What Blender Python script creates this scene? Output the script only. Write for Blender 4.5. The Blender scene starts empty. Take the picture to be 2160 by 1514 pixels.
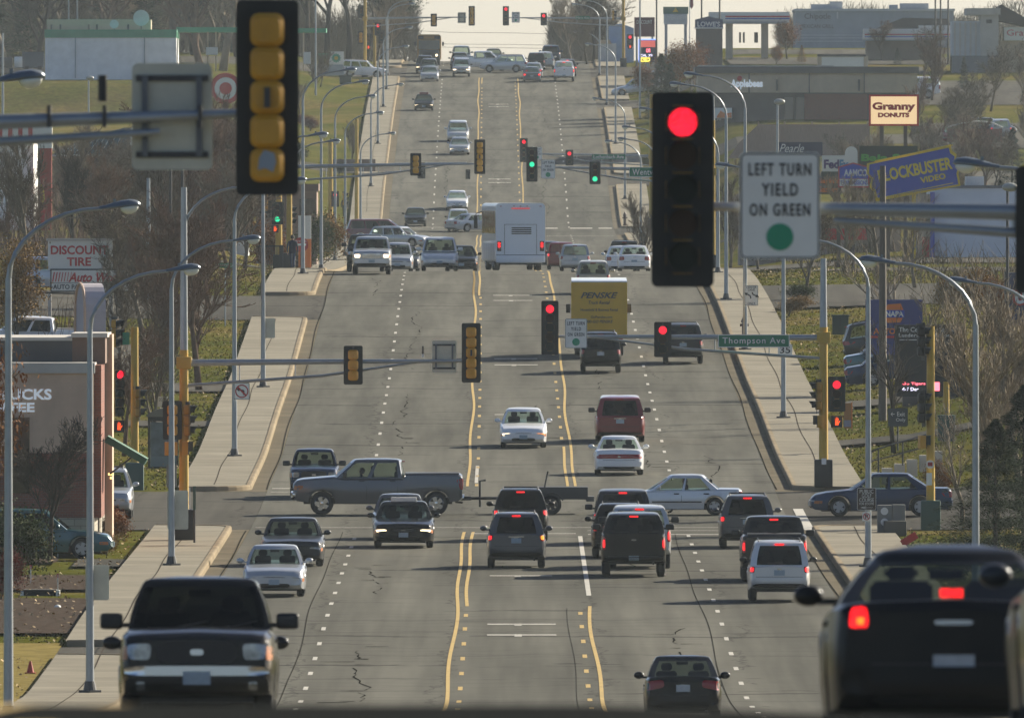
import bpy, bmesh, math, random
from mathutils import Vector, Matrix, noise
from mathutils.bvhtree import BVHTree
random.seed(11)
SC = bpy.context.scene
COL = SC.collection
F = 43500.0      # focal length in photo pixels
Y0 = 400.0       # photo row at eye level
PI = math.pi
R = math.radians

# ------------------------------------------------------------------ terrain
PROFILE = [(0,-1.55,0),(30,-1.43,0),(60,-1.552,0),(95,-2.45,0),(154,1562,1),(232,1537,1),(350,1541,1),(420,1532,1),
 (463,1519,1),(507,1483,1),(531,1427,1),(556,1363,1),(580,1303,1),(605,1254,1),(629,1213,1),(653,1176,1),
 (690,1122,1),(718,1080,1),(750,1022,1),(790,960,1),(839,870,1),(887,799,1),(936,721,1),(985,652,1),
 (1034,600,1),(1060,581,1),(1080,572,1),(1127,575,1),(1179,574,1),(1300,562,1),(1400,551,1),(1500,538,1),
 (1600,508,1),(1680,474,1),(1741,396,1),(1826,311,1),(1905,243,1),(2010,177,1),(2050,150,1),(2090,133,1),
 (2130,130,1),(2200,142,1),(2400,190,1),(3200,330,1)]
PZ = [p[0] for p in PROFILE]
PH = [(Y0-p[1])*p[0]/F if p[2] else p[1] for p in PROFILE]
def prof_exact(z):
    if z <= PZ[0]: return PH[0]
    if z >= PZ[-1]: return PH[-1]
    i = 0
    while PZ[i+1] < z: i += 1
    def m(k):
        if k == 0 or k == len(PZ)-1: return 0
        return (PH[k+1]-PH[k-1])/(PZ[k+1]-PZ[k-1])
    d = PZ[i+1]-PZ[i]; t = (z-PZ[i])/d
    return ((2*t**3-3*t*t+1)*PH[i]+(t**3-2*t*t+t)*d*m(i)+(-2*t**3+3*t*t)*PH[i+1]+(t**3-t*t)*d*m(i+1))
STEP = 4.0
ZS = [i*STEP-20 for i in range(0, 606)]          # -20 .. 2400
HS = [prof_exact(z) for z in ZS]
def prof(z):
    t = (z-ZS[0])/STEP
    if t <= 0: return HS[0]
    if t >= len(ZS)-1: return prof_exact(z)
    i = int(t); f = t-i
    return HS[i]*(1-f)+HS[i+1]*f
def interp(tab, z):
    if z <= tab[0][0]: return tab[0][1]
    for a, b in zip(tab, tab[1:]):
        if z <= b[0]: return a[1]+(b[1]-a[1])*(z-a[0])/(b[0]-a[0])
    return tab[-1][1]
CX = [(0,.25),(507,.31),(790,.34),(900,.24),(1000,.1),(1080,-.05),(1300,-.4),(1741,-1.0),(2050,-1.35),(2400,-1.6)]
def cx(z): return interp(CX, z)
RISE_R = [(0,0),(560,0),(640,.3),(700,.15),(740,.5),(790,1.3),(900,1.0),(1000,.2),(1100,0),(1250,1.0),(1500,3.0),(1720,3.6),(1850,3.4),(1960,3.2),(2090,1.5),(2400,0)]
RISE_L = [(0,0),(480,0),(600,.1),(720,0),(800,.2),(1000,.3),(1200,1.5),(1500,4.0),(1700,3.0),(1850,.7),(1940,-1.1),(1949,1.9),(1960,1.8),(2100,1.0),(2400,0)]
def sstep(t):
    t = max(0.0, min(1.0, t)); return t*t*(3-2*t)
def side(u, z):
    if u > 0: return interp(RISE_R, z)*sstep((u-12.6)/9.0)
    return interp(RISE_L, z)*sstep((-u-12.6)/14.0)
def H(X, z):
    h = prof(z)+side(X-cx(z), z)
    if z < 130: h -= .085*sstep((X-.35)/.9)*min(1, (130-z)/50)
    return h
def PX(px, z): return (px-1080.0)*z/F
def PZr(row, z): return (Y0-row)*z/F
def SCL(z): return F/z

# ------------------------------------------------------------------ materials
MATS = {}
def _nt(name):
    m = bpy.data.materials.new(name); m.use_nodes = True
    nt = m.node_tree; b = nt.nodes['Principled BSDF']
    return m, nt, b
def mat(name, col, rough=.6, metal=0, spec=.5, var=0, vs=3.0, coat=0, emit=None, es=1.0, bump=0, bs=20.0, stretch=(1,1,1), col2=None, seg=0):
    if name in MATS: return MATS[name]
    m, nt, b = _nt(name)
    c = (*col, 1) if len(col) == 3 else col
    b.inputs['Base Color'].default_value = c
    b.inputs['Roughness'].default_value = rough
    b.inputs['Metallic'].default_value = metal
    b.inputs['Specular IOR Level'].default_value = spec
    b.inputs['Coat Weight'].default_value = coat
    if coat: b.inputs['Coat Roughness'].default_value = .06
    if emit:
        b.inputs['Emission Color'].default_value = (*emit, 1); b.inputs['Emission Strength'].default_value = es
    if var or bump:
        tc = nt.nodes.new('ShaderNodeTexCoord'); mp = nt.nodes.new('ShaderNodeMapping')
        mp.inputs['Scale'].default_value = stretch
        nt.links.new(tc.outputs['Object'], mp.inputs['Vector'])
        if var:
            n = nt.nodes.new('ShaderNodeTexNoise'); n.inputs['Scale'].default_value = vs; n.inputs['Detail'].default_value = 6
            n.inputs['Roughness'].default_value = .65
            rp = nt.nodes.new('ShaderNodeMapRange'); rp.inputs['From Min'].default_value = .3; rp.inputs['From Max'].default_value = .7
            mx = nt.nodes.new('ShaderNodeMix'); mx.data_type = 'RGBA'
            c2 = col2 if col2 else tuple(v*(1-var) for v in col)
            mx.inputs['A'].default_value = (*c2, 1)
            mx.inputs['B'].default_value = (*[min(1, v*(1+(0 if col2 else var))) for v in col], 1)
            nt.links.new(mp.outputs[0], n.inputs['Vector']); nt.links.new(n.outputs['Fac'], rp.inputs['Value'])
            nt.links.new(rp.outputs[0], mx.inputs['Factor']); nt.links.new(mx.outputs['Result'], b.inputs['Base Color'])
        if bump:
            n2 = nt.nodes.new('ShaderNodeTexNoise'); n2.inputs['Scale'].default_value = bs; n2.inputs['Detail'].default_value = 3
            bp = nt.nodes.new('ShaderNodeBump'); bp.inputs['Strength'].default_value = bump; bp.inputs['Distance'].default_value = .02
            nt.links.new(mp.outputs[0], n2.inputs['Vector']); nt.links.new(n2.outputs['Fac'], bp.inputs['Height'])
            nt.links.new(bp.outputs[0], b.inputs['Normal'])
    if emit and seg:
        tc = nt.nodes.new('ShaderNodeTexCoord'); vo = nt.nodes.new('ShaderNodeTexVoronoi'); vo.inputs['Scale'].default_value = seg
        mr = nt.nodes.new('ShaderNodeMapRange'); mr.inputs[1].default_value = 0; mr.inputs[2].default_value = .65; mr.inputs[3].default_value = es*1.25; mr.inputs[4].default_value = es*.38
        nt.links.new(tc.outputs['Object'], vo.inputs['Vector']); nt.links.new(vo.outputs['Distance'], mr.inputs[0]); nt.links.new(mr.outputs[0], b.inputs['Emission Strength'])
    MATS[name] = m
    return m

def road_mat(name, base, conc=False, crack=1.0):
    """asphalt with long wheel-worn bands, transverse cracks and fine grain"""
    m, nt, b = _nt(name)
    N = nt.nodes.new; Lk = nt.links.new
    tc = N('ShaderNodeTexCoord'); sp = N('ShaderNodeSeparateXYZ'); Lk(tc.outputs['Object'], sp.inputs[0])
    def noise_(scale, det, sx, sy, rough=.6):
        mp = N('ShaderNodeMapping'); mp.inputs['Scale'].default_value = (sx, sy, 1); Lk(tc.outputs['Object'], mp.inputs[0])
        n = N('ShaderNodeTexNoise'); n.inputs['Scale'].default_value = scale; n.inputs['Detail'].default_value = det
        n.inputs['Roughness'].default_value = rough; Lk(mp.outputs[0], n.inputs['Vector']); return n.outputs['Fac']
    def mth(op, a, c=None, v=None):
        q = N('ShaderNodeMath'); q.operation = op; Lk(a, q.inputs[0])
        if c is not None: Lk(c, q.inputs[1])
        if v is not None: q.inputs[1].default_value = v
        return q.outputs[0]
    def rng(a, f0, f1, t0, t1):
        q = N('ShaderNodeMapRange'); Lk(a, q.inputs[0]); q.inputs[1].default_value = f0; q.inputs[2].default_value = f1
        q.inputs[3].default_value = t0; q.inputs[4].default_value = t1; return q.outputs[0]
    bands = rng(noise_(1.0, 3, .75, .008), .33, .67, .72, 1.28)
    patch = rng(noise_(.06, 5, 1, .3), .35, .65, .82, 1.15)
    grain = rng(noise_(1.6, 7, .5, 2.0, .8), .3, .7, .84, 1.14)
    f = mth('MULTIPLY', mth('MULTIPLY', bands, patch), grain)
    if crack > 0:
        # transverse cracks: thin dark lines across the road at uneven spacing
        w = mth('MULTIPLY', noise_(.12, 5, 1, .3, .7), v=9.0)
        y2 = mth('ADD', sp.outputs['Y'], w)
        for per, wd, amp in ((9.7, .06, .72), (23.7, .035, .5), (2.9, .2, .9)):
            fr = mth('FRACT', mth('MULTIPLY', y2, v=1.0/per))
            ln = mth('LESS_THAN', fr, v=wd)
            gate = mth('GREATER_THAN', noise_(.11, 3, 1.0, 1.2), v=.5)
            ln = mth('MULTIPLY', ln, gate)
            k = mth('SUBTRACT', mth('MULTIPLY', ln, v=-(1-amp)), v=-1.0)
            f = mth('MULTIPLY', f, k)
        # ragged long cracks
        x2 = mth('ADD', sp.outputs['X'], mth('MULTIPLY', noise_(.2, 6, 1, .35, .75), v=3.4))
        fr = mth('FRACT', mth('MULTIPLY', x2, v=1/3.9))
        ln = mth('LESS_THAN', fr, v=.022)
        gate = mth('GREATER_THAN', noise_(.07, 4, 1, .6), v=.47)
        k = mth('SUBTRACT', mth('MULTIPLY', mth('MULTIPLY', ln, gate), v=-.45), v=-1.0)
        f = mth('MULTIPLY', f, k)
    mx = N('ShaderNodeMix'); mx.data_type = 'RGBA'; mx.blend_type = 'MULTIPLY'; mx.inputs['Factor'].default_value = 1
    mx.inputs['A'].default_value = (*base, 1)
    cb = N('ShaderNodeCombineColor'); Lk(f, cb.inputs[0]); Lk(f, cb.inputs[1]); Lk(f, cb.inputs[2])
    Lk(cb.outputs[0], mx.inputs['B']); Lk(mx.outputs['Result'], b.inputs['Base Color'])
    b.inputs['Roughness'].default_value = .9; b.inputs['Specular IOR Level'].default_value = .04
    MATS[name] = m
    return m
def slab_mat(name, base, per=1.5, w=.06):
    """concrete walk with joints across it"""
    m, nt, b = _nt(name); N = nt.nodes.new; Lk = nt.links.new
    tc = N('ShaderNodeTexCoord'); sp = N('ShaderNodeSeparateXYZ'); Lk(tc.outputs['Object'], sp.inputs[0])
    def mul(a, v):
        q = N('ShaderNodeMath'); q.operation = 'MULTIPLY'; Lk(a, q.inputs[0]); q.inputs[1].default_value = v; return q.outputs[0]
    fr = N('ShaderNodeMath'); fr.operation = 'FRACT'; Lk(mul(sp.outputs['Y'], 1/per), fr.inputs[0])
    lt = N('ShaderNodeMath'); lt.operation = 'LESS_THAN'; Lk(fr.outputs[0], lt.inputs[0]); lt.inputs[1].default_value = w
    n = N('ShaderNodeTexNoise'); n.inputs['Scale'].default_value = .5; n.inputs['Detail'].default_value = 8; Lk(tc.outputs['Object'], n.inputs['Vector'])
    fl = N('ShaderNodeMath'); fl.operation = 'FLOOR'; Lk(mul(sp.outputs['Y'], 1/per), fl.inputs[0])
    wn = N('ShaderNodeTexWhiteNoise'); wn.noise_dimensions = '1D'; Lk(fl.outputs[0], wn.inputs['W'])
    a = N('ShaderNodeMapRange'); Lk(n.outputs['Fac'], a.inputs[0]); a.inputs[1].default_value=.3; a.inputs[2].default_value=.7; a.inputs[3].default_value=.86; a.inputs[4].default_value=1.1
    c = N('ShaderNodeMapRange'); Lk(wn.outputs['Value'], c.inputs[0]); c.inputs[3].default_value=.88; c.inputs[4].default_value=1.06
    q = N('ShaderNodeMath'); q.operation='MULTIPLY'; Lk(a.outputs[0], q.inputs[0]); Lk(c.outputs[0], q.inputs[1])
    j = N('ShaderNodeMapRange'); Lk(lt.outputs[0], j.inputs[0]); j.inputs[3].default_value=1; j.inputs[4].default_value=.72
    q2 = N('ShaderNodeMath'); q2.operation='MULTIPLY'; Lk(q.outputs[0], q2.inputs[0]); Lk(j.outputs[0], q2.inputs[1])
    mx = N('ShaderNodeMix'); mx.data_type='RGBA'; mx.blend_type='MULTIPLY'; mx.inputs['Factor'].default_value=1
    mx.inputs['A'].default_value=(*base,1); cb=N('ShaderNodeCombineColor')
    for i in range(3): Lk(q2.outputs[0], cb.inputs[i])
    Lk(cb.outputs[0], mx.inputs['B']); Lk(mx.outputs['Result'], b.inputs['Base Color'])
    b.inputs['Roughness'].default_value=.95; b.inputs['Specular IOR Level'].default_value=.03
    MATS[name]=m; return m
def grass_mat():
    m, nt, b = _nt('lawn grass'); N = nt.nodes.new; Lk = nt.links.new
    tc = N('ShaderNodeTexCoord')
    def nz(s, d):
        n = N('ShaderNodeTexNoise'); n.inputs['Scale'].default_value = s; n.inputs['Detail'].default_value = d; n.inputs['Roughness'].default_value=.7
        Lk(tc.outputs['Object'], n.inputs['Vector']); return n.outputs['Fac']
    r1 = N('ShaderNodeValToRGB'); Lk(nz(.07, 6), r1.inputs[0])
    e = r1.color_ramp.elements
    e[0].position=.36; e[0].color=(.055,.065,.012,1); e[1].position=.66; e[1].color=(.15,.112,.040,1)
    x = e.new(.5); x.color=(.090,.090,.018,1)
    r2 = N('ShaderNodeMapRange'); Lk(nz(2.2, 6), r2.inputs[0]); r2.inputs[1].default_value=.3; r2.inputs[2].default_value=.7; r2.inputs[3].default_value=.55; r2.inputs[4].default_value=1.35
    mx = N('ShaderNodeMix'); mx.data_type='RGBA'; mx.blend_type='MULTIPLY'; mx.inputs['Factor'].default_value=1
    cb=N('ShaderNodeCombineColor')
    for i in range(3): Lk(r2.outputs[0], cb.inputs[i])
    Lk(r1.outputs[0], mx.inputs['A']); Lk(cb.outputs[0], mx.inputs['B']); Lk(mx.outputs['Result'], b.inputs['Base Color'])
    b.inputs['Roughness'].default_value=1; b.inputs['Specular IOR Level'].default_value=0
    MATS['grass']=m; return m

M_ROAD = road_mat('road asphalt', (.098,.095,.079))
M_LOT = road_mat('side asphalt', (.070,.065,.054), crack=.6)
M_GUT = slab_mat('gutter concrete', (.135,.115,.08), 3.0, .03)
M_WALK = slab_mat('walk concrete', (.25,.228,.18), 1.8, .04)
M_CURB = slab_mat('kerb concrete', (.27,.22,.15), 3.0, .04)
M_GRASS = grass_mat()
M_YEL = mat('yellow road paint', (.42,.28,.065), .7, var=.25, vs=2.0)
M_WHT = mat('white road paint', (.42,.40,.35), .7, var=.2, vs=2.0)
M_MULCH = mat('bark mulch', (.07,.055,.045), 1, spec=0, var=.6, vs=4)
M_BLACK = mat('black plastic', (.012,.012,.012), .45)
M_SIGBLK = mat('signal black', (.010,.011,.010), .55)
M_SIGYEL = mat('signal yellow', (.55,.28,.02), .5, var=.12, vs=3)
M_POLEY = mat('pole yellow', (.52,.33,.04), .5, var=.12, vs=1.5)
M_GALV = mat('galvanised steel', (.33,.36,.38), .38, metal=.55, var=.12, vs=2)
M_DARKST = mat('dark steel', (.05,.05,.05), .5)
M_GREENPL = mat('green painted base', (.04,.09,.07), .5)
M_SIGNG = mat('sign green', (.015,.19,.09), .45)
M_SIGNW = mat('sign white', (.82,.82,.76), .45, var=.05, vs=2)
M_SIGNBK = mat('sign back aluminium', (.58,.57,.46), .55, var=.15, vs=1.5)
M_LETBK = mat('lettering black', (.02,.02,.02), .6)
M_LETWH = mat('lettering white', (.75,.75,.72), .5)

# ------------------------------------------------------------------ mesh helpers
def mesh_from(name, verts, faces, m=None, smooth=False, sharp=None):
    me = bpy.data.meshes.new(name); me.from_pydata(verts, [], faces); me.update()
    if m is not None: me.materials.append(m)
    if smooth:
        me.shade_smooth()
        if sharp: me.set_sharp_from_angle(angle=R(sharp))
    return me
def bm_mesh(name, bm, m=None, smooth=False, sharp=None):
    me = bpy.data.meshes.new(name); bm.to_mesh(me); bm.free(); me.update()
    if m is not None: me.materials.append(m)
    if smooth:
        me.shade_smooth()
        if sharp: me.set_sharp_from_angle(angle=R(sharp))
    return me
def obj(name, me, parent=None, loc=None, m=None):
    o = bpy.data.objects.new(name, me); COL.objects.link(o)
    if parent is not None: o.parent = parent
    if loc is not None: o.location = loc
    if m is not None:
        if len(me.materials) == 0: me.materials.append(None)
        o.material_slots[0].link = 'OBJECT'; o.material_slots[0].material = m
    return o
def tag(o, label, cat, group=None, kind=None):
    o['label'] = label; o['category'] = cat
    if group: o['group'] = group
    if kind: o['kind'] = kind
    return o
def struct(o): o['kind'] = 'structure'; return o
def empty(name, loc, label=None, cat=None, group=None, rz=0):
    e = bpy.data.objects.new(name, None); COL.objects.link(e); e.location = loc; e.rotation_euler = (0, 0, rz)
    e.empty_display_size = .2
    if label: tag(e, label, cat, group)
    return e
def box(bm, x0, x1, y0, y1, z0, z1, rot=None):
    v = [bm.verts.new(p) for p in ((x0,y0,z0),(x1,y0,z0),(x1,y1,z0),(x0,y1,z0),(x0,y0,z1),(x1,y0,z1),(x1,y1,z1),(x0,y1,z1))]
    for f in ((3,2,1,0),(4,5,6,7),(0,1,5,4),(1,2,6,5),(2,3,7,6),(3,0,4,7)): bm.faces.new([v[i] for i in f])
    return v
def tube(bm, pts, rad, n=8, caps=True):
    """tube through points; rad number or list"""
    rings = []
    for i, p in enumerate(pts):
        p = Vector(p)
        a = Vector(pts[max(0, i-1)]); b = Vector(pts[min(len(pts)-1, i+1)])
        d = (b-a)
        if d.length < 1e-9: d = Vector((0, 0, 1))
        d.normalize()
        up = Vector((0, 0, 1)) if abs(d.z) < .9 else Vector((0, 1, 0))
        s = d.cross(up).normalized(); t = s.cross(d)
        r = rad[i] if isinstance(rad, (list, tuple)) else rad
        rings.append([bm.verts.new(p+(s*math.cos(2*PI*k/n)+t*math.sin(2*PI*k/n))*r) for k in range(n)])
    for a, b in zip(rings, rings[1:]):
        for k in range(n): bm.faces.new((a[k], a[(k+1) % n], b[(k+1) % n], b[k]))
    if caps and n > 2:
        bm.faces.new(rings[0][::-1]); bm.faces.new(rings[-1])
def mk(fn, name='m', m=None, smooth=False, sharp=None):
    bm = bmesh.new(); fn(bm); bmesh.ops.recalc_face_normals(bm, faces=bm.faces)
    return bm_mesh(name, bm, m, smooth, sharp)
def boxmesh(x0, x1, y0, y1, z0, z1, m=None, bev=0):
    bm = bmesh.new(); box(bm, x0, x1, y0, y1, z0, z1)
    if bev: bmesh.ops.bevel(bm, geom=list(bm.edges), offset=bev, segments=2, affect='EDGES', profile=.7)
    return bm_mesh('box', bm, m, bool(bev), 40 if bev else None)
def tubemesh(pts, rad, n=10, m=None):
    bm = bmesh.new(); tube(bm, pts, rad, n); return bm_mesh('tube', bm, m, True, 45)
def text_mesh(txt, w, h, m, ext=.004, bold=0.0, shear=0.0, spacing=1.0):
    """lettering centred on the origin in the XZ plane, facing -Y, fitted to w x h"""
    cu = bpy.data.curves.new('t', 'FONT'); cu.body = txt; cu.align_x = 'CENTER'; cu.extrude = .0; cu.offset = bold; cu.shear = shear
    cu.space_character = spacing; cu.resolution_u = 3
    o = bpy.data.objects.new('t', cu); COL.objects.link(o)
    me0 = o.to_mesh(); vs = [v.co.copy() for v in me0.vertices]; fs = [tuple(p.vertices) for p in me0.polygons]
    o.to_mesh_clear(); bpy.data.objects.remove(o); bpy.data.curves.remove(cu)
    if not vs: return mesh_from('letters', [(0,0,0)], [], m)
    x0 = min(v.x for v in vs); x1 = max(v.x for v in vs); y0 = min(v.y for v in vs); y1 = max(v.y for v in vs)
    sx = w/(x1-x0); sy = h/(y1-y0)
    V = [((v.x-(x0+x1)/2)*sx, 0, (v.y-(y0+y1)/2)*sy) for v in vs]
    me = mesh_from('letters', V, fs, m)
    bm = bmesh.new(); bm.from_mesh(me)
    r = bmesh.ops.extrude_face_region(bm, geom=bm.faces[:])
    bmesh.ops.translate(bm, vec=(0, -ext, 0), verts=[g for g in r['geom'] if isinstance(g, bmesh.types.BMVert)])
    bmesh.ops.recalc_face_normals(bm, faces=bm.faces); bm.to_mesh(me); bm.free()
    return me
def poly_extrude(pts, y0, y1, m=None, bev=0):
    """polygon in XZ extruded between y0 and y1"""
    bm = bmesh.new()
    a = [bm.verts.new((x, y0, z)) for x, z in pts]; b = [bm.verts.new((x, y1, z)) for x, z in pts]
    bm.faces.new(a); bm.faces.new(b[::-1])
    n = len(pts)
    for i in range(n): bm.faces.new((a[i], b[i], b[(i+1) % n], a[(i+1) % n]))
    bmesh.ops.recalc_face_normals(bm, faces=bm.faces)
    return bm_mesh('poly', bm, m)
def rrect(w, h, r, n=4):
    out = []
    for cx_, cy_, a0 in ((w/2-r, h/2-r, 0), (-w/2+r, h/2-r, 90), (-w/2+r, -h/2+r, 180), (w/2-r, -h/2+r, 270)):
        for k in range(n+1):
            a = R(a0+90*k/n); out.append((cx_+r*math.cos(a), cy_+r*math.sin(a)))
    return out
def disc(r, n=20, y0=0, y1=-.004, cxz=(0, 0), m=None):
    return poly_extrude([(cxz[0]+r*math.cos(2*PI*k/n), cxz[1]+r*math.sin(2*PI*k/n)) for k in range(n)], y0, y1, m)

# ------------------------------------------------------------------ ground sheets
def strip(name, u0, u1, z0, z1, off, m, ucuts=1, kind=True, edge=None, zstep=STEP):
    """sheet between offsets u0,u1 (numbers or functions of z) from the road centre, laid on the terrain"""
    zz = [z for z in ZS if z0 < z < z1]; zz = [z0]+([z0+.4*i for i in range(1,7)] if callable(u0) else [])+[z for z in zz if not callable(u0) or z0+2.6 < z < z1-2.6]+([z1-.4*i for i in range(6,0,-1)] if callable(u0) else [])+[z1]
    if zstep < STEP:
        n = int((z1-z0)/zstep); zz = [z0+(z1-z0)*i/n for i in range(n+1)]
    f0 = u0 if callable(u0) else (lambda z: u0); f1 = u1 if callable(u1) else (lambda z: u1)
    V = []; Fc = []
    for z in zz:
        c = cx(z)
        for k in range(ucuts+1):
            u = f0(z)+(f1(z)-f0(z))*k/ucuts
            V.append((c+u, z, H(c+u, z)+off))
    w = ucuts+1
    for i in range(len(zz)-1):
        for k in range(ucuts): Fc.append((i*w+k, i*w+k+1, (i+1)*w+k+1, (i+1)*w+k))
    o = obj(name, mesh_from(name, V, Fc, m))
    if kind: struct(o)
    return o

def build_ground():
    us = [-700,-400,-250,-160,-110,-80,-60,-48,-40,-33,-28,-24,-20,-17,-14.5,-12.6,-9,-4,-2,-1,-.2,.2,.5,.8,1.1,1.4,2,4,9,12.6,14.5,17,20,24,28,33,40,48,60,80,110,160,250,400,700]
    zz = ZS+[2600, 2900, 3300, 4200]
    V = []; Fc = []
    for z in zz:
        c = cx(z)
        for u in us: V.append((c+u, z, H(c+u, z)-.06))
    w = len(us)
    for i in range(len(zz)-1):
        for k in range(w-1): Fc.append((i*w+k, i*w+k+1, (i+1)*w+k+1, (i+1)*w+k))
    struct(obj('ground', mesh_from('ground', V, Fc, M_GRASS, True)))
    strip('road', -9.15, 9.15, -18, 2300, 0, M_ROAD, 60)
    strip('road_shade', -9.1, 9.1, 22, 78, .006, mat('painted shade', (.02,.022,.022), 1, spec=0), 8)  # dark strip over the near crest: its shadow is painted into the colour
    # side streets: their mouths cut the kerbs
    SIDE = [(694, 742), (1096, 1150), (1640, 1668), (2030, 2062)]
    SL = SIDE+[(545, 556), (968, 1010), (1380, 1392), (1770, 1784)]
    SR = SIDE+[(1500, 1512), (1745, 1765), (1925, 1950)]
    for (a, b) in SIDE:
        strip('side_street', -160, -9.16, a, b, -.012, M_LOT, 30)
        strip('side_street', 9.16, 160, a, b, -.012, M_LOT, 30)
    for sgn, cuts in ((-1, sorted(SL)), (1, sorted(SR))):
        z = 20.0; segs = []
        for a, b in cuts: segs.append((z, a)); z = b
        segs.append((z, 2300))
        for a, b in cuts:
            if (a, b) in SIDE: continue
            strip('driveway', sgn*9.16, sgn*40, a, b, -.012, M_LOT, 14)
        for a, b in segs:
            cv = lambda z, a=a, b=b: flare(z, a, b)
            strip('gutter', lambda z: sgn*9.16, lambda z: sgn*(9.74+cv(z)), a, b, -.004, M_GUT)
            kerb(sgn, a, b)
            strip('pavement', lambda z: sgn*(9.9+cv(z)), lambda z: sgn*12.36, a+.1, b-.1, .15, M_WALK, 2)
    for sgn, a, b, u0, u1 in ((1, 1470, 1700, 30, 170), (1, 1735, 1790, 36, 200), (1, 1835, 1900, 34, 200), (1, 1960, 2010, 22, 160), (-1, 1340, 1700, 34, 220), (-1, 1985, 2020, 20, 160), (1, 760, 900, 34, 120), (-1, 880, 930, 16, 60)):
        strip('parking_lot', sgn*u0, sgn*u1, a, b, .02, M_LOT, 14)
    # driveways that cross behind the pavement
    for sgn, a, b, u1 in ((-1, 486, 494, 34), (-1, 500, 506, 30), (-1, 868, 880, 40), (-1, 822, 828, 30), (1, 800, 806, 60), (1, 842, 850, 60), (1, 985, 1030, 90), (1, 1180, 1215, 90), (-1, 640, 650, 14), (-1, 1230, 1246, 60)):
        strip('driveway', sgn*12.3, sgn*u1, a, b, .03, M_LOT, 16)
def flare(z, a, b):
    r = 2.4; e = min(z-a, b-z, r)
    k = r-math.sqrt(max(0, r*r-(r-e)**2))
    return k
def kerb(sgn, a, b):
    """kerb stone with a face and a rounded top; its ends curve into the side street"""
    prof_ = [(9.72, -.02), (9.73, .12), (9.76, .17), (9.80, .18), (9.92, .175), (9.92, 0)]
    fine = [a+i*.3 for i in range(9)]; fine2 = [b-i*.3 for i in range(9)][::-1]
    zz = fine+[z for z in ZS if a+2.6 < z < b-2.6]+fine2
    V = []; Fc = []; n = len(prof_)
    for z in zz:
        c = cx(z); cur = flare(z, a, b)
        for u, h in prof_:
            V.append((c+sgn*(u+cur), z, H(c+sgn*u, z)+h))
    for i in range(len(zz)-1):
        for k in range(n-1):
            q = (i*n+k, i*n+k+1, (i+1)*n+k+1, (i+1)*n+k)
            Fc.append(q if sgn < 0 else q[::-1])
    Fc.append(tuple(range(n))); Fc.append(tuple(range(len(V)-1, len(V)-n-1, -1)))
    struct(obj('kerb', mesh_from('kerb', V, Fc, M_CURB, False)))

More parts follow.
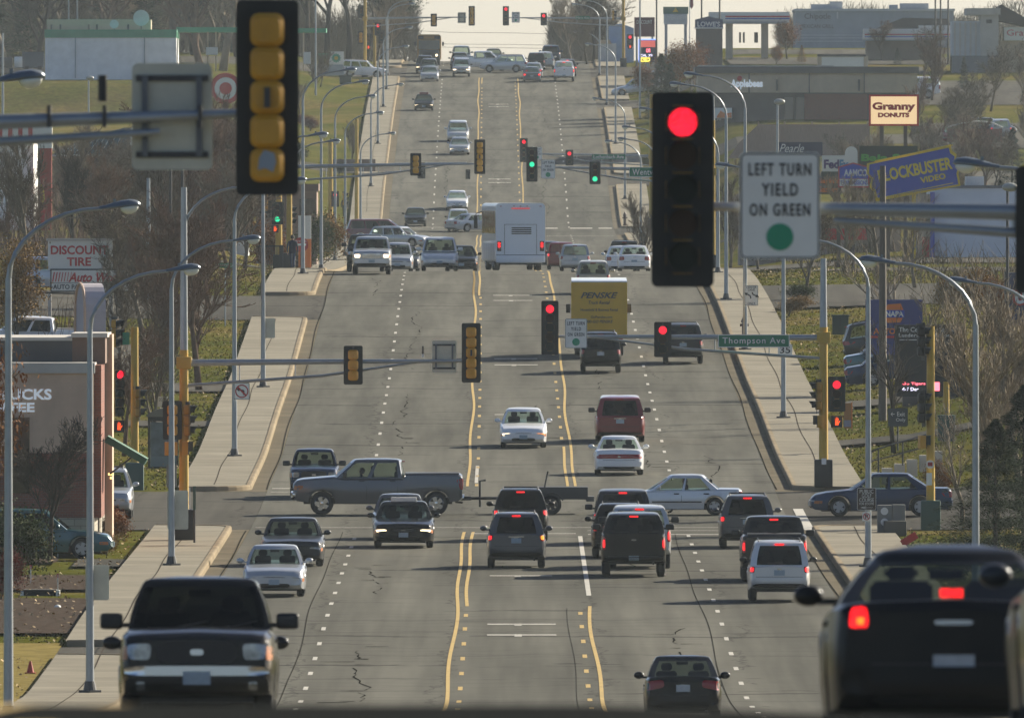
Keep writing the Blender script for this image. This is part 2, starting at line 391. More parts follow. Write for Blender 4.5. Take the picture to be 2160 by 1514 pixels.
def marks():
    def line(name, u0, u1, z0, z1, m, off=.006): strip(name, u0, u1, z0, z1, off, m)
    VY = []; 
    def quads(name, rects, m, wob=0):
        V = []; Fc = []
        for (u0, u1, z0, z1) in rects:
            n = max(1, int((z1-z0)/STEP)+1)
            zs = [z0]+[z for z in ZS if z0 < z < z1]+[z1]
            b0 = len(V)
            for z in zs:
                c = cx(z)
                # the painted line wanders a little, as a real one does
                wv = wob*math.sin(z*.071+u0)*math.sin(z*.023+1)
                V.append((c+u0+wv, z, H(c+u0, z)+.008)); V.append((c+u1+wv, z, H(c+u1, z)+.008))
            for i in range(len(zs)-1): Fc.append((b0+2*i, b0+2*i+1, b0+2*i+3, b0+2*i+2))
        struct(obj(name, mesh_from(name, V, Fc, m)))
    # lane dashes: 10 ft paint, 30 ft gap
    D = []
    ph = 3.0
    k = 0; z = 20.0
    skip = [(686, 748), (1098, 1150), (1642, 1668), (2032, 2060)]
    while z < 2280:
        if not any(a < z+1.5 < b for a, b in skip):
            D.append((-5.60, -5.46, z, z+3.05)); D.append((5.46, 5.60, z+4, z+7.05))
        z += 12.2
    D = [(a+.01, b-.01, c+.2, d-.3) for a, b, c, d in D]
    quads('lane_dashes', D, M_WHT)
    Yl = []; Yd = []
    for a, b in ((20, 592), (748, 1092), (1152, 1560), (1672, 2010)):
        Yl.append((-1.97, -1.87, a, b))
    for a, b in ((20, 592), (800, 1092), (1220, 1640), (1700, 2026)):
        Yl.append((1.87, 1.97, a, b))
    for a, b in ((592, 690), (1010, 1092), (1560, 1638), (2010, 2028)):
        Yl.append((-1.97, -1.87, a, b)); Yl.append((-1.69, -1.59, a, b))
    for a, b in ((748, 800), (1152, 1220), (1672, 1700)):
        Yl.append((1.87, 1.97, a, b)); Yl.append((1.59, 1.69, a, b))
    for a, b in ((20, 588), (748, 1006), (1160, 1560), (1700, 2000)):
        z = a
        while z < b:
            Yd.append((-1.68, -1.56, z, z+2.7)); z += 12.2
    for a, b in ((20, 588), (806, 1092), (1230, 1640), (1705, 2020)):
        z = a+2
        while z < b:
            Yd.append((1.56, 1.68, z, z+2.7)); z += 12.2
    quads('yellow_lines', Yl, M_YEL, .075); quads('yellow_dashes', Yd, M_YEL)
    W = [(1.86, 2.00, 604, 684), (-1.70, -1.58, 752, 776)]
    # stop bars, turn arrows seen edge on
    W += [(2.2, 9.0, 686.2, 686.8), (-1.7, 1.8, 687.5, 688.1), (-9.0, -2.3, 745, 745.6), (-9.0, -2.3, 741, 741.3), (2.2, 9.0, 692, 692.3), (-9.0, 9, 696.5, 696.8)]
    for zc in (565, 574, 628, 828, 836, 905, 913, 1000, 1010, 1560, 1566, 1750, 1757, 1930, 1938):
        W += [(-1.0, .9, zc, zc+.75), (-.25, -.05, zc-.9, zc+.9)]
    W += [(-12.6, -12.45, 940, 976), (-9, -2.2, 1166, 1166.6), (2.2, 9, 1164, 1164.6), (2.2, 9, 1632, 1632.6), (-9, -2.2, 1672, 1672.6)]
    W += [(2.6, 4.6, 1668, 1670.5), (5.6, 7.4, 1668, 1670.5), (7.9, 9.0, 1668, 1670.5), (10.6, 11.0, 690, 716), (-11.0, -10.5, 700, 730)]
    V = []; Fc = []; rj = random.Random(3)
    for u, a, b in ((-11.15, 430, 694), (-11.15, 744, 966), (-11.15, 1012, 1094), (11.1, 430, 694), (11.1, 744, 1094), (-11.2, 1152, 1380), (-11.1, 1700, 1760), (-11.1, 1790, 2020)):
        z = a+1; ph = rj.random()*9
        while z < b-3:
            z2 = min(z+3, b-2)
            q = [cx(z)+u+.05*math.sin(z*.13+ph), cx(z2)+u+.05*math.sin(z2*.13+ph)]; k = len(V)
            V += [(q[0]-.018, z, H(q[0], z)+.157), (q[0]+.018, z, H(q[0], z)+.157), (q[1]+.018, z2, H(q[1], z2)+.157), (q[1]-.018, z2, H(q[1], z2)+.157)]; Fc.append((k, k+1, k+2, k+3)); z = z2
    for _ in range(150):   # stains, patched slabs and cracks across the walks
        sg = rj.choice((-1, 1)); z = rj.choice((rj.uniform(450, 690), rj.uniform(746, 960), rj.uniform(1015, 1090)))
        u = sg*rj.uniform(10.0, 11.6); w_ = rj.uniform(.3, .75); l_ = rj.choice((.05, .05, .07)); k = len(V); X = cx(z)+u; t = rj.uniform(-.4, .4)
        V += [(X, z, H(X, z)+.1585), (X+w_*sg, z+t, H(X, z)+.1585), (X+w_*sg, z+t+l_, H(X, z)+.1585), (X, z+l_, H(X, z)+.1585)]; Fc.append((k, k+1, k+2, k+3))
    struct(obj('pavement_joints', mesh_from('pavement_joints', V, Fc, mat('joint dark', (.06, .05, .04), 1, spec=0))))
    S = []
    for u, w_, a, b in ((-6.05, .012, 430, 690), (5.08, .012, 430, 688), (1.3, .006, 430, 590), (-9.2, .022, 430, 692), (-9.2, .022, 744, 1094), (9.18, .022, 430, 692), (9.18, .022, 744, 1094), (-11.1, .04, 430, 692), (-11.1, .04, 745, 1094), (11.0, .04, 430, 692), (11.0, .04, 745, 1094)):
        S.append((u-w_, u+w_, a, b))
    quads('tar_seams', [q for q in S if abs(q[0]) < 9.3], mat('tar seam', (.03, .028, .023), .9, spec=0), .07)
    V = []; Fc = []; rr = random.Random(9)
    for u, a, b in ((-4.2, 505, 556), (-4.3, 606, 642), (4.35, 544, 572), (-4.7, 790, 868), (-4.6, 900, 985), (3.6, 640, 690), (-.6, 640, 668), (4.9, 770, 800), (3.3, 870, 900), (-6.9, 1010, 1050), (0.7, 800, 850), (-7.6, 520, 552), (7.1, 760, 790), (3.8, 1700, 1760), (-4.5, 1720, 1800), (4.2, 1850, 1930)):
        z = a; uu = u; k0 = len(V); n = 0
        while z < b:
            uu += rr.uniform(-.16, .16)+(u-uu)*.15; w_ = rr.uniform(.004, .032); V += [(cx(z)+uu-w_, z, H(cx(z)+uu, z)+.007), (cx(z)+uu+w_, z, H(cx(z)+uu, z)+.007)]; z += rr.uniform(.7, 2.4); n += 1
            if rr.random() < .18:   # a short side crack
                kk = len(V); sd = rr.choice((-1, 1)); L = rr.uniform(.3, .9); V += [(cx(z)+uu, z, H(cx(z)+uu, z)+.0075), (cx(z)+uu+sd*L, z+rr.uniform(-.5, .5), H(cx(z)+uu, z)+.0075), (cx(z)+uu+sd*L, z+.25, H(cx(z)+uu, z)+.0075), (cx(z)+uu, z+.35, H(cx(z)+uu, z)+.0075)]; Fc.append((kk, kk+1, kk+2, kk+3)); k0 = -1
                V += [(cx(z)+uu-w_, z, H(cx(z)+uu, z)+.007), (cx(z)+uu+w_, z, H(cx(z)+uu, z)+.007)]; k0 = len(V)-2; n = 1; continue
            if n > 1: Fc.append((len(V)-4, len(V)-3, len(V)-1, len(V)-2))
    struct(obj('road_cracks', mesh_from('road_cracks', V, Fc, mat('crack dark', (.014, .013, .011), 1, spec=0))))
    quads('white_markings', [w for w in W if abs(w[0]) < 9.1]+[(9.50, 9.85, 693, 722)], M_WHT)

# ------------------------------------------------------------------ camera, light, sky, air
def camera_light():
    cd = bpy.data.cameras.new('Camera'); c = bpy.data.objects.new('Camera', cd); COL.objects.link(c)
    c.location = (0, 0, 0); c.rotation_euler = (R(90), 0, 0)
    cd.sensor_width = 36; cd.lens = 36*F/2160; cd.shift_y = -(757-Y0)/2160; cd.clip_start = .5; cd.clip_end = 20000
    cd.dof.use_dof = True; cd.dof.focus_distance = 800; cd.dof.aperture_fstop = 14
    SC.camera = c
    az = R(47); el = R(26)       # sun ahead and to the right
    d = Vector((math.sin(az)*math.cos(el), math.cos(az)*math.cos(el), math.sin(el)))
    sd = bpy.data.lights.new('Sun', 'SUN'); sd.energy = 5.0; sd.angle = R(.55); sd.color = (1, .91, .74)
    s = bpy.data.objects.new('Sun', sd); COL.objects.link(s); s.rotation_euler = (-d).to_track_quat('-Z', 'Y').to_euler()
    w = bpy.data.worlds.new('World'); SC.world = w; w.use_nodes = True; nt = w.node_tree
    bg = nt.nodes['Background']; sk = nt.nodes.new('ShaderNodeTexSky'); sk.sky_type = 'NISHITA'; sk.sun_disc = False
    sk.sun_elevation = el; sk.sun_rotation = az; sk.air_density = .55; sk.dust_density = 1.1; sk.ozone_density = 1
    nt.links.new(sk.outputs[0], bg.inputs[0]); bg.inputs[1].default_value = .062
    SC.view_settings.view_transform = 'Standard'; SC.view_settings.look = 'None'; SC.view_settings.exposure = 1.0; SC.view_settings.gamma = 1
    SC.cycles.max_bounces = 6; SC.cycles.transparent_max_bounces = 12; SC.cycles.volume_bounces = 0
    SC.cycles.caustics_reflective = False; SC.cycles.caustics_refractive = False
    hz = bpy.data.materials.new('haze air'); hz.use_nodes = True; nt = hz.node_tree; nt.nodes.clear()
    out = nt.nodes.new('ShaderNodeOutputMaterial'); pv = nt.nodes.new('ShaderNodeVolumePrincipled')
    pv.inputs['Color'].default_value = (.80, .92, 1, 1); pv.inputs['Density'].default_value = .000038; pv.inputs['Anisotropy'].default_value = .3
    nt.links.new(pv.outputs[0], out.inputs['Volume'])
    lo = min(min(HS), min(prof_exact(z) for z in (2600, 2900, 3200)))-2
    o = obj('haze', boxmesh(-720, 720, -30, 4250, lo-1, 48, hz)); o['kind'] = 'stuff'
build_ground(); marks(); camera_light()
# ================================================================== vehicles
def glass_mat(name, tint, refl=.5, dark=0.0):
    m = bpy.data.materials.new(name); m.use_nodes = True; nt = m.node_tree; nt.nodes.clear()
    N = nt.nodes.new; Lk = nt.links.new
    out = N('ShaderNodeOutputMaterial'); tr = N('ShaderNodeBsdfTransparent'); tr.inputs[0].default_value = (*tint, 1)
    gl = N('ShaderNodeBsdfGlossy'); gl.inputs[0].default_value = (.9, .95, 1, 1); gl.inputs[1].default_value = .03
    fr = N('ShaderNodeFresnel'); fr.inputs[0].default_value = 1.5
    mp = N('ShaderNodeMath'); mp.operation = 'MULTIPLY_ADD'; Lk(fr.outputs[0], mp.inputs[0]); mp.inputs[1].default_value = refl; mp.inputs[2].default_value = .0
    mx = N('ShaderNodeMixShader'); Lk(mp.outputs[0], mx.inputs[0]); Lk(tr.outputs[0], mx.inputs[1]); Lk(gl.outputs[0], mx.inputs[2])
    Lk(mx.outputs[0], out.inputs[0]); MATS[name] = m
    return m
M_GLASS = glass_mat('tinted window glass', (.55, .62, .56))
M_GLASSD = glass_mat('privacy window glass', (.10, .12, .115))
M_TYRE = mat('tyre rubber', (.015, .015, .015), .8)
M_RIM = mat('wheel rim', (.42, .42, .42), .35, metal=.7)
M_TRIM = mat('dark trim', (.02, .02, .02), .5)
M_SEAT = mat('seat fabric', (.03, .03, .03), .9)
M_CHROME = mat('chrome', (.6, .6, .6), .15, metal=1)
M_TAIL = mat('tail lamp', (.30, .012, .01), .25, coat=.5)
M_TAILON = mat('tail lamp lit', (.6, .02, .01), .3, emit=(1, .010, .014), es=1.6, seg=38)
M_TAILOR = mat('turn lamp lit', (.6, .2, .01), .3, emit=(1, .30, .02), es=1.2, seg=38)
M_HEAD = mat('headlamp glass', (.32, .33, .33), .12, metal=.5, var=.5, vs=9, coat=.6)
M_HEADON = mat('headlamp lit', (.8, .7, .5), .3, emit=(1, .78, .5), es=1.5)
M_AMBER = mat('amber lamp', (.42, .12, .01), .3)
M_PLATE = mat('number plate', (.32, .40, .46), .5, var=.12, vs=20)
M_PLATEW = mat('number plate white', (.48, .50, .50), .5, var=.12, vs=20)
PAINTS = {}
def paint(name, c, metal=.0, rough=.28):
    if name not in PAINTS: PAINTS[name] = mat('paint '+name, c, rough, metal=metal, coat=.8 if sum(c) > .15 else (.35 if sum(c) > .05 else .22), spec=.5 if sum(c) > .15 else .25)
    return PAINTS[name]
P_BLACK = paint('black', (.006, .007, .008), rough=.22); P_DGREY = paint('dark grey', (.03, .032, .035)); P_GREY = paint('grey', (.09, .095, .10), .3)
P_GUN = paint('gunmetal', (.085, .09, .10), .35); P_SILVER = paint('silver', (.50, .52, .54), .4); P_WHITE = paint('white', (.84, .85, .86))
P_MAROON = paint('maroon', (.16, .01, .015)); P_RED = paint('red', (.25, .015, .02)); P_NAVY = paint('navy', (.012, .03, .075), .2)
P_BLUE = paint('blue', (.02, .04, .085), .3); P_BEIGE = paint('beige', (.46, .42, .33), .3); P_TEAL = paint('teal', (.02, .10, .11), .2)
P_LSIL = paint('pale silver', (.66, .67, .67), .3); P_BGREY = paint('blue grey', (.13, .17, .20), .3)

def arch_floor(x, P):
    z = P['gc']
    for xa in (P['xf'], P['xr']):
        d = abs(x-xa); ra = P['r']+.07
        if d < ra: z = max(z, P['r']+math.sqrt(max(0, ra*ra-d*d))*.98)
    return z
def halfw(x, P):
    L2 = P['L']/2; W2 = P['W']/2
    fr = P.get('taper_f', .13); rr = P.get('taper_r', .09); q = .85
    d = L2-x
    if d < q: return W2*(1-fr*((q-d)/q)**2.6)
    d = x+L2
    if d < q: return W2*(1-rr*((q-d)/q)**2.6)
    return W2
def top_at(x, P): return interp(P['top'], x)
def build_body(P):
    """lower body lofted from stations with real wheel arches"""
    L2 = P['L']/2; xs = {-L2, L2, -L2+.05, L2-.05, -L2+.14, L2-.14, -L2+.3, L2-.3, 0, .5, -.5}
    for xa in (P['xf'], P['xr']):
        ra = P['r']+.07
        for k in range(0, 13): xs.add(round(xa+ra*math.cos(PI*k/12), 4))
        xs.add(xa+ra+.02); xs.add(xa-ra-.02)
    for x, z in P['top']: xs.add(x)
    xs = sorted(x for x in xs if -L2 <= x <= L2)
    bm = bmesh.new(); rings = []
    for x in xs:
        e = min(L2-x, x+L2); k = 0 if e > .13 else (1-e/.13)
        w = halfw(x, P)*(1-.05*k*k); zt = top_at(x, P); zb = arch_floor(x, P)
        if zb < P['gc']+.01: zb += .10*k*(k > 0)+P.get('lift', .05)*(1-min(1, e/.75))
        zt -= P.get('nose', .05)*k*k if x > 0 else P.get('tailr', .03)*k*k
        zs = zt-P.get('sh', .07); zb = min(zb, zs-.1)
        m1 = max(zb+.03, min(zs-.05, P['gc']+(zs-P['gc'])*.38)); m2 = max(m1+.01, P['gc']+(zs-P['gc'])*.72)
        if m1 > m2: m2 = m1+.005
        pts = [(w*.86, zb), (w*.975, zb+.01), (w*.995, m1), (w*1.0, (m1+m2)/2), (w*.99, m2), (w*.965, zs), (w*.90, zt-.015), (w*.72, zt+.004), (0, zt+P.get('crown', .025))]
        ring = [bm.verts.new((x, -y, z)) for y, z in pts]+[bm.verts.new((x, y, z)) for y, z in pts[-2::-1]]
        rings.append(ring)
    n = len(rings[0])
    for a, b in zip(rings, rings[1:]):
        for i in range(n): bm.faces.new((a[i], b[i], b[(i+1) % n], a[(i+1) % n]))
    bm.faces.new(rings[0]); bm.faces.new(rings[-1][::-1])
    bmesh.ops.recalc_face_normals(bm, faces=bm.faces)
    return bm_mesh('body', bm, None, True, 32)
def build_cabin(P):
    """greenhouse as a ring loft; returns (painted shell, glass)"""
    xA, xB, xC, xD = P['cab']; zb = P['belt']-.03; zr = P['H']; wb = P['W']/2*P.get('wb', .92); wr = P['W']/2*P.get('wr', .74)
    bf = P.get('bf', .16); br = P.get('br', .10)
    fe = P.get('fe', .055); ffr = [0, fe, .3, .5, .7, 1-fe, 1]
    rfr = [0, P.get('rp', .09), .3, .5, .7, 1-P.get('rp', .09), 1]
    sfr = P.get('pillars', [0, .05, .42, .47, .86, 1])
    sgl = P.get('sideglass', [0, 1, 0, 1, 0])
    vs = [0, .05, .35, .65, P.get('gt', .89), 1.0]
    def ring(v):
        z = zb+(zr-.05-zb)*v; xf = xA+(xB-xA)*v; xr = xD+(xC-xD)*v; w = wb+(wr-wb)*v+.03*math.sin(PI*v)
        bff = bf*(1-.3*v); pts = []
        for t in ffr[:-1]:
            y = -w+2*w*t; pts.append((xf+bff*(1-(y/w)**2)-.0, y, z))
        for t in sfr[:-1]: pts.append((xf+(xr-xf)*t, w+.02*math.sin(PI*t), z))
        for t in rfr[:-1]:
            y = w-2*w*t; pts.append((xr-br*(1-(y/w)**2), y, z))
        for t in sfr[::-1][:-1]: pts.append((xf+(xr-xf)*t, -w-.02*math.sin(PI*t), z))
        return pts
    nf, ns, nr = len(ffr)-1, len(sfr)-1, len(rfr)-1
    bp = bmesh.new(); bg = bmesh.new()
    rings = [ring(v) for v in vs]
    c = Vector(((xB+xC)/2, 0, 0))
    top = rings[-1]
    def scaled(s, dz): return [(c.x+(p[0]-c.x)*s, p[1]*s, p[2]+dz) for p in top]
    rc = P.get('roofc', .022)
    rings += [scaled(.955, .032), scaled(.85, .047+rc*.4), scaled(.4, .058+rc)]
    n = len(top)
    vp = [[bp.verts.new(p) for p in r] for r in rings]
    for i in range(len(rings)-1):
        for k in range(n):
            j = (k+1) % n; g = False
            if i in (1, 2, 3):
                if k < nf: g = 0 < k < nf-1
                elif k < nf+ns: g = bool(sgl[k-nf])
                elif k < nf+ns+nr: g = (0 < k-nf-ns < nr-1) and P.get('rearglass', 1) and not (P.get('rglow') and i == 1)
                else: g = bool(sgl[ns-1-(k-nf-ns-nr)])
            f = (vp[i][k], vp[i][j], vp[i+1][j], vp[i+1][k])
            if g:
                q = [bg.verts.new(v.co) for v in f]; bg.faces.new(q)
            else: bp.faces.new(f)
    bp.faces.new(vp[-1])
    bmesh.ops.recalc_face_normals(bp, faces=bp.faces)
    bmesh.ops.remove_doubles(bg, verts=bg.verts, dist=1e-4)
    loose = [v for v in bp.verts if not v.link_faces]
    bmesh.ops.delete(bp, geom=loose, context='VERTS')
    bmesh.ops.recalc_face_normals(bg, faces=bg.faces)
    return bm_mesh('cabin', bp, None, True, 40), bm_mesh('glass', bg, None, True, 50)
def bvh_of(*meshes):
    V = []; Fc = []
    for me in meshes:
        b = len(V); V += [v.co.copy() for v in me.vertices]; Fc += [tuple(i+b for i in p.vertices) for p in me.polygons]
    return BVHTree.FromPolygons(V, Fc)
def patch(bvh, ax, quad, th=.015, nu=6, nv=4, rnd=True):
    """thin raised piece that follows the body. ax: 'F','B' (quad in y,z) or 'L','R' (quad in x,z). quad = 4 corners bl,br,tr,tl"""
    bm = bmesh.new(); grid = {}; 
    d = {'F': Vector((-1, 0, 0)), 'B': Vector((1, 0, 0)), 'L': Vector((0, -1, 0)), 'R': Vector((0, 1, 0))}[ax]
    for i in range(nu+1):
        for j in range(nv+1):
            u, v = i/nu, j/nv
            if rnd:   # squircle corners
                a, b_ = 2*u-1, 2*v-1
                m_ = max(abs(a), abs(b_)); l = (abs(a)**5+abs(b_)**5)**.2 or 1
                a, b_ = a*m_/l, b_*m_/l; u2, v2 = (a+1)/2, (b_+1)/2
            else: u2, v2 = u, v
            p = [(1-u2)*(1-v2)*quad[0][k]+u2*(1-v2)*quad[1][k]+u2*v2*quad[2][k]+(1-u2)*v2*quad[3][k] for k in (0, 1)]
            if ax in 'FB': o = Vector((4 if ax == 'F' else -4, p[0], p[1])); 
            else: o = Vector((p[0], 3 if ax == 'L' else -3, p[1]))
            if ax in 'FB': o.x *= 3
            h = bvh.ray_cast(o, d)
            if h[0] is None: continue
            grid[i, j] = h[0]
    if len(grid) < 4: bm.free(); return None
    # drop hits that fell through to something far behind
    dep = sorted((-d).dot(g) for g in grid.values()); mid = dep[len(dep)//2]
    for k in list(grid):
        if abs((-d).dot(grid[k])-mid) > .5: del grid[k]
    o_ = {}; i_ = {}
    for k, g in grid.items(): o_[k] = bm.verts.new(g-d*th); i_[k] = bm.verts.new(g+d*.03)
    cells = [(i, j) for i in range(nu) for j in range(nv) if all(c in grid for c in ((i, j), (i+1, j), (i+1, j+1), (i, j+1)))]
    edges = {}
    for i, j in cells:
        c = ((i, j), (i+1, j), (i+1, j+1), (i, j+1)); bm.faces.new([o_[q] for q in c])
        for a, b in zip(c, c[1:]+c[:1]): edges[(a, b)] = 1
    for a, b in edges:
        if (b, a) not in edges: bm.faces.new((o_[b], o_[a], i_[a], i_[b]))
    bmesh.ops.delete(bm, geom=[v for v in bm.verts if not v.link_faces], context='VERTS')
    if not bm.faces: bm.free(); return None
    bmesh.ops.recalc_face_normals(bm, faces=bm.faces)
    return bm_mesh('patch', bm, None, True, 40)
def rect(cy, cz, w, h): return [(cy-w/2, cz-h/2), (cy+w/2, cz-h/2), (cy+w/2, cz+h/2), (cy-w/2, cz+h/2)]
def mir(q): return [(-q[1][0], q[1][1]), (-q[0][0], q[0][1]), (-q[3][0], q[3][1]), (-q[2][0], q[2][1])]
_tyre = {}
def tyre_meshes(r, w, truck=False):
    k = (round(r, 3), round(w, 3))
    if k in _tyre: return _tyre[k]
    prof_ = [(r*.62, -w/2+.01), (r*.86, -w/2-.005), (r*.97, -w/2+.02), (r, -w/2+.05), (r, w/2-.05), (r*.97, w/2-.02), (r*.86, w/2+.005), (r*.62, w/2-.01)]
    n = 24
    def lathe(bm, pr, close=False):
        rs = [[bm.verts.new((a*math.cos(2*PI*i/n), y, a*math.sin(2*PI*i/n))) for i in range(n)] for a, y in pr]
        for a, b in zip(rs, rs[1:]):
            for i in range(n): bm.faces.new((a[i], a[(i+1) % n], b[(i+1) % n], b[i]))
        return rs
    bm = bmesh.new(); rs = lathe(bm, prof_)
    for i in range(n): bm.faces.new((rs[-1][i], rs[-1][(i+1) % n], rs[0][(i+1) % n], rs[0][i]))
    bmesh.ops.recalc_face_normals(bm, faces=bm.faces); ty = bm_mesh('wheel', bm, M_TYRE, True, 40)
    bm = bmesh.new()
    y = w/2
    for s in (-1, 1):
        rs = lathe(bm, [(r*.66, s*(y-.02)), (r*.60, s*(y-.005)), (r*.56, s*(y-.05))])
        hub = lathe(bm, [(r*.17, s*(y-.06)), (r*.16, s*(y-.012)), (.001, s*(y-.008))])
        for q in range(5):   # spokes
            a = 2*PI*q/5
            for wv, rr in ((.055, 1),):
                ca, sa = math.cos(a), math.sin(a); px, pz = -sa, ca
                v = []
                for rad, hw in ((r*.13, .05), (r*.59, .065)):
                    for sg in (-1, 1):
                        for yy in (s*(y-.02), s*(y-.06)):
                            v.append(bm.verts.new((ca*rad+px*hw*sg*r/.33, yy, sa*rad+pz*hw*sg*r/.33)))
                for f in ((0,2,6,4), (1,3,7,5), (0,4,5,1), (2,6,7,3), (0,1,3,2), (4,5,7,6)): bm.faces.new([v[i] for i in f])
        dk = bm.verts.new((0, s*(y-.075), 0))
        ringv = [bm.verts.new((r*.58*math.cos(2*PI*i/n), s*(y-.072), r*.58*math.sin(2*PI*i/n))) for i in range(n)]
    bmesh.ops.delete(bm, geom=[v for v in bm.verts if not v.link_faces], context='VERTS')
    bmesh.ops.recalc_face_normals(bm, faces=bm.faces); ri = bm_mesh('rim', bm, M_RIM, True, 30)
    _tyre[k] = (ty, ri); return _tyre[k]

# ---- vehicle families (x forward, metres)
SPEC = {}
def spec(k, **P): SPEC[k] = P
spec('sedan', L=4.85, W=1.82, H=1.46, gc=.2, xf=1.45, xr=-1.35, r=.33, belt=.93, cab=(1.0, .28, -.95, -1.75),
     top=[(-2.43,.90),(-2.3,.96),(-1.6,.97),(1.0,.93),(1.9,.84),(2.25,.76),(2.43,.66)], wr=.70, pillars=[0,.06,.44,.48,.84,1], sideglass=[0,1,0,1,0])
spec('civic', L=4.5, W=1.75, H=1.43, gc=.19, xf=1.4, xr=-1.25, r=.31, belt=.90, cab=(1.25, .35, -.75, -1.6),
     top=[(-2.25,.88),(-2.15,.97),(-1.6,.98),(1.2,.90),(1.8,.80),(2.1,.70),(2.25,.62)], wr=.70, pillars=[0,.06,.46,.50,.84,1], sideglass=[0,1,0,1,0])
spec('oldsedan', L=4.42, W=1.70, H=1.38, gc=.2, xf=1.35, xr=-1.27, r=.30, belt=.86, cab=(.95, .22, -.85, -1.45),
     top=[(-2.21,.86),(-2.1,.90),(-1.5,.91),(.95,.86),(1.7,.76),(2.1,.68),(2.21,.60)], wr=.74, pillars=[0,.05,.45,.49,.88,1], sideglass=[0,1,0,1,0])
spec('vic', L=5.35, W=1.97, H=1.46, gc=.2, xf=1.55, xr=-1.4, r=.34, belt=.93, cab=(.85, .15, -1.1, -1.85),
     top=[(-2.67,.88),(-2.55,.95),(-1.9,.96),(.9,.93),(2.2,.84),(2.55,.78),(2.67,.70)], wr=.72, pillars=[0,.05,.45,.49,.88,1], sideglass=[0,1,0,1,0])
spec('oval', L=4.95, W=1.85, H=1.40, gc=.19, xf=1.5, xr=-1.3, r=.32, belt=.90, cab=(1.05, .3, -.8, -1.7),
     top=[(-2.47,.80),(-2.3,.93),(-1.7,.97),(1.0,.90),(1.9,.78),(2.3,.68),(2.47,.58)], wr=.66, taper_r=.14, tailr=.08, rp=.06, pillars=[0,.05,.45,.49,.86,1], sideglass=[0,1,0,1,0])
spec('lux', fe=.04, L=5.0, W=1.89, H=1.41, gc=.19, xf=1.55, xr=-1.5, r=.36, belt=1.0, cab=(.95, .2, -1.0, -1.75),
     top=[(-2.5,.98),(-2.42,1.03),(-1.8,1.03),(1.0,1.0),(2.0,.95),(2.4,.88),(2.5,.80)], wr=.60, sh=.06, rp=.07, roofc=.06, gt=.93, pillars=[0,.05,.45,.49,.86,1], sideglass=[0,1,0,1,0])
spec('wagon', L=4.8, W=1.80, H=1.55, gc=.21, xf=1.45, xr=-1.35, r=.33, belt=.93, cab=(1.0, .3, -2.0, -2.3),
     top=[(-2.4,.92),(-2.3,.96),(1.0,.93),(1.9,.84),(2.25,.76),(2.4,.66)], wr=.76, pillars=[0,.04,.32,.35,.60,.63,.94,1], sideglass=[0,1,0,1,0,1,0])
spec('hatch', L=4.25, W=1.75, H=1.62, gc=.2, xf=1.3, xr=-1.2, r=.32, belt=1.0, cab=(1.15, .35, -1.75, -2.05),
     top=[(-2.12,.98),(-2.05,1.02),(1.1,.98),(1.7,.88),(2.0,.78),(2.12,.68)], wr=.74, pillars=[0,.04,.38,.42,.74,.78,.93,1], sideglass=[0,1,0,1,0,1,0])
spec('suv', L=4.65, W=1.84, H=1.70, gc=.27, lift=.12, rp=.13, crownr=1, xf=1.4, xr=-1.25, r=.36, belt=1.08, cab=(1.0, .35, -1.95, -2.25),
     top=[(-2.32,1.05),(-2.25,1.10),(1.0,1.07),(1.9,.98),(2.2,.90),(2.32,.78)], wr=.70, rack=1, pillars=[0,.04,.34,.38,.66,.70,.94,1], sideglass=[0,1,0,1,0,1,0])
spec('boxsuv', L=4.45, W=1.80, H=1.76, gc=.32, lift=.12, xf=1.35, xr=-1.25, r=.37, belt=1.08, cab=(.85, .35, -2.0, -2.15),
     top=[(-2.22,1.05),(-2.15,1.10),(.9,1.08),(1.9,1.02),(2.15,.96),(2.22,.86)], wr=.76, wb=.94, rack=1, rp=.11, pillars=[0,.04,.34,.38,.66,.70,.94,1], sideglass=[0,1,0,1,0,1,0])
spec('van', L=5.1, W=1.97, H=1.77, gc=.22, lift=.10, rp=.11, xf=1.6, xr=-1.45, r=.35, belt=1.06, cab=(1.65, .75, -2.2, -2.45),
     top=[(-2.55,1.02),(-2.47,1.08),(1.5,1.02),(2.1,.88),(2.4,.76),(2.55,.66)], wr=.76, taper_f=.2, pillars=[0,.05,.33,.36,.64,.67,.95,1], sideglass=[0,1,0,1,0,1,0])
spec('crew', L=5.85, W=2.02, H=1.92, gc=.40, lift=.10, xf=1.94, xr=-2.02, r=.40, belt=1.30, cab=(1.45, .80, -.73, -.83), bed=(-2.85, -.95),
     top=[(-2.92,1.38),(-2.8,1.42),(-.95,1.43),(-.88,1.27),(1.2,1.27),(1.5,1.34),(2.6,1.25),(2.8,1.20),(2.92,1.12)], wr=.78, wb=.93, taper_f=.07, taper_r=.03, nose=.05, pillars=[0,.06,.47,.53,.94,1], sideglass=[0,1,0,1,0])
spec('pickup', fe=.035, gt=.93, L=5.0, W=1.76, H=1.70, gc=.32, lift=.08, xf=1.6, xr=-1.5, r=.36, belt=1.12, cab=(.75, .25, -.75, -.85), bed=(-2.45, -1.0),
     top=[(-2.5,1.10),(-.95,1.12),(-.88,1.08),(.7,1.10),(.9,1.14),(2.2,1.10),(2.4,1.06),(2.5,1.02)], wr=.73, wb=.92, taper_f=.07, taper_r=.03, nose=.03, pillars=[0,.06,.60,.66,.92,1], sideglass=[0,1,0,1,0])
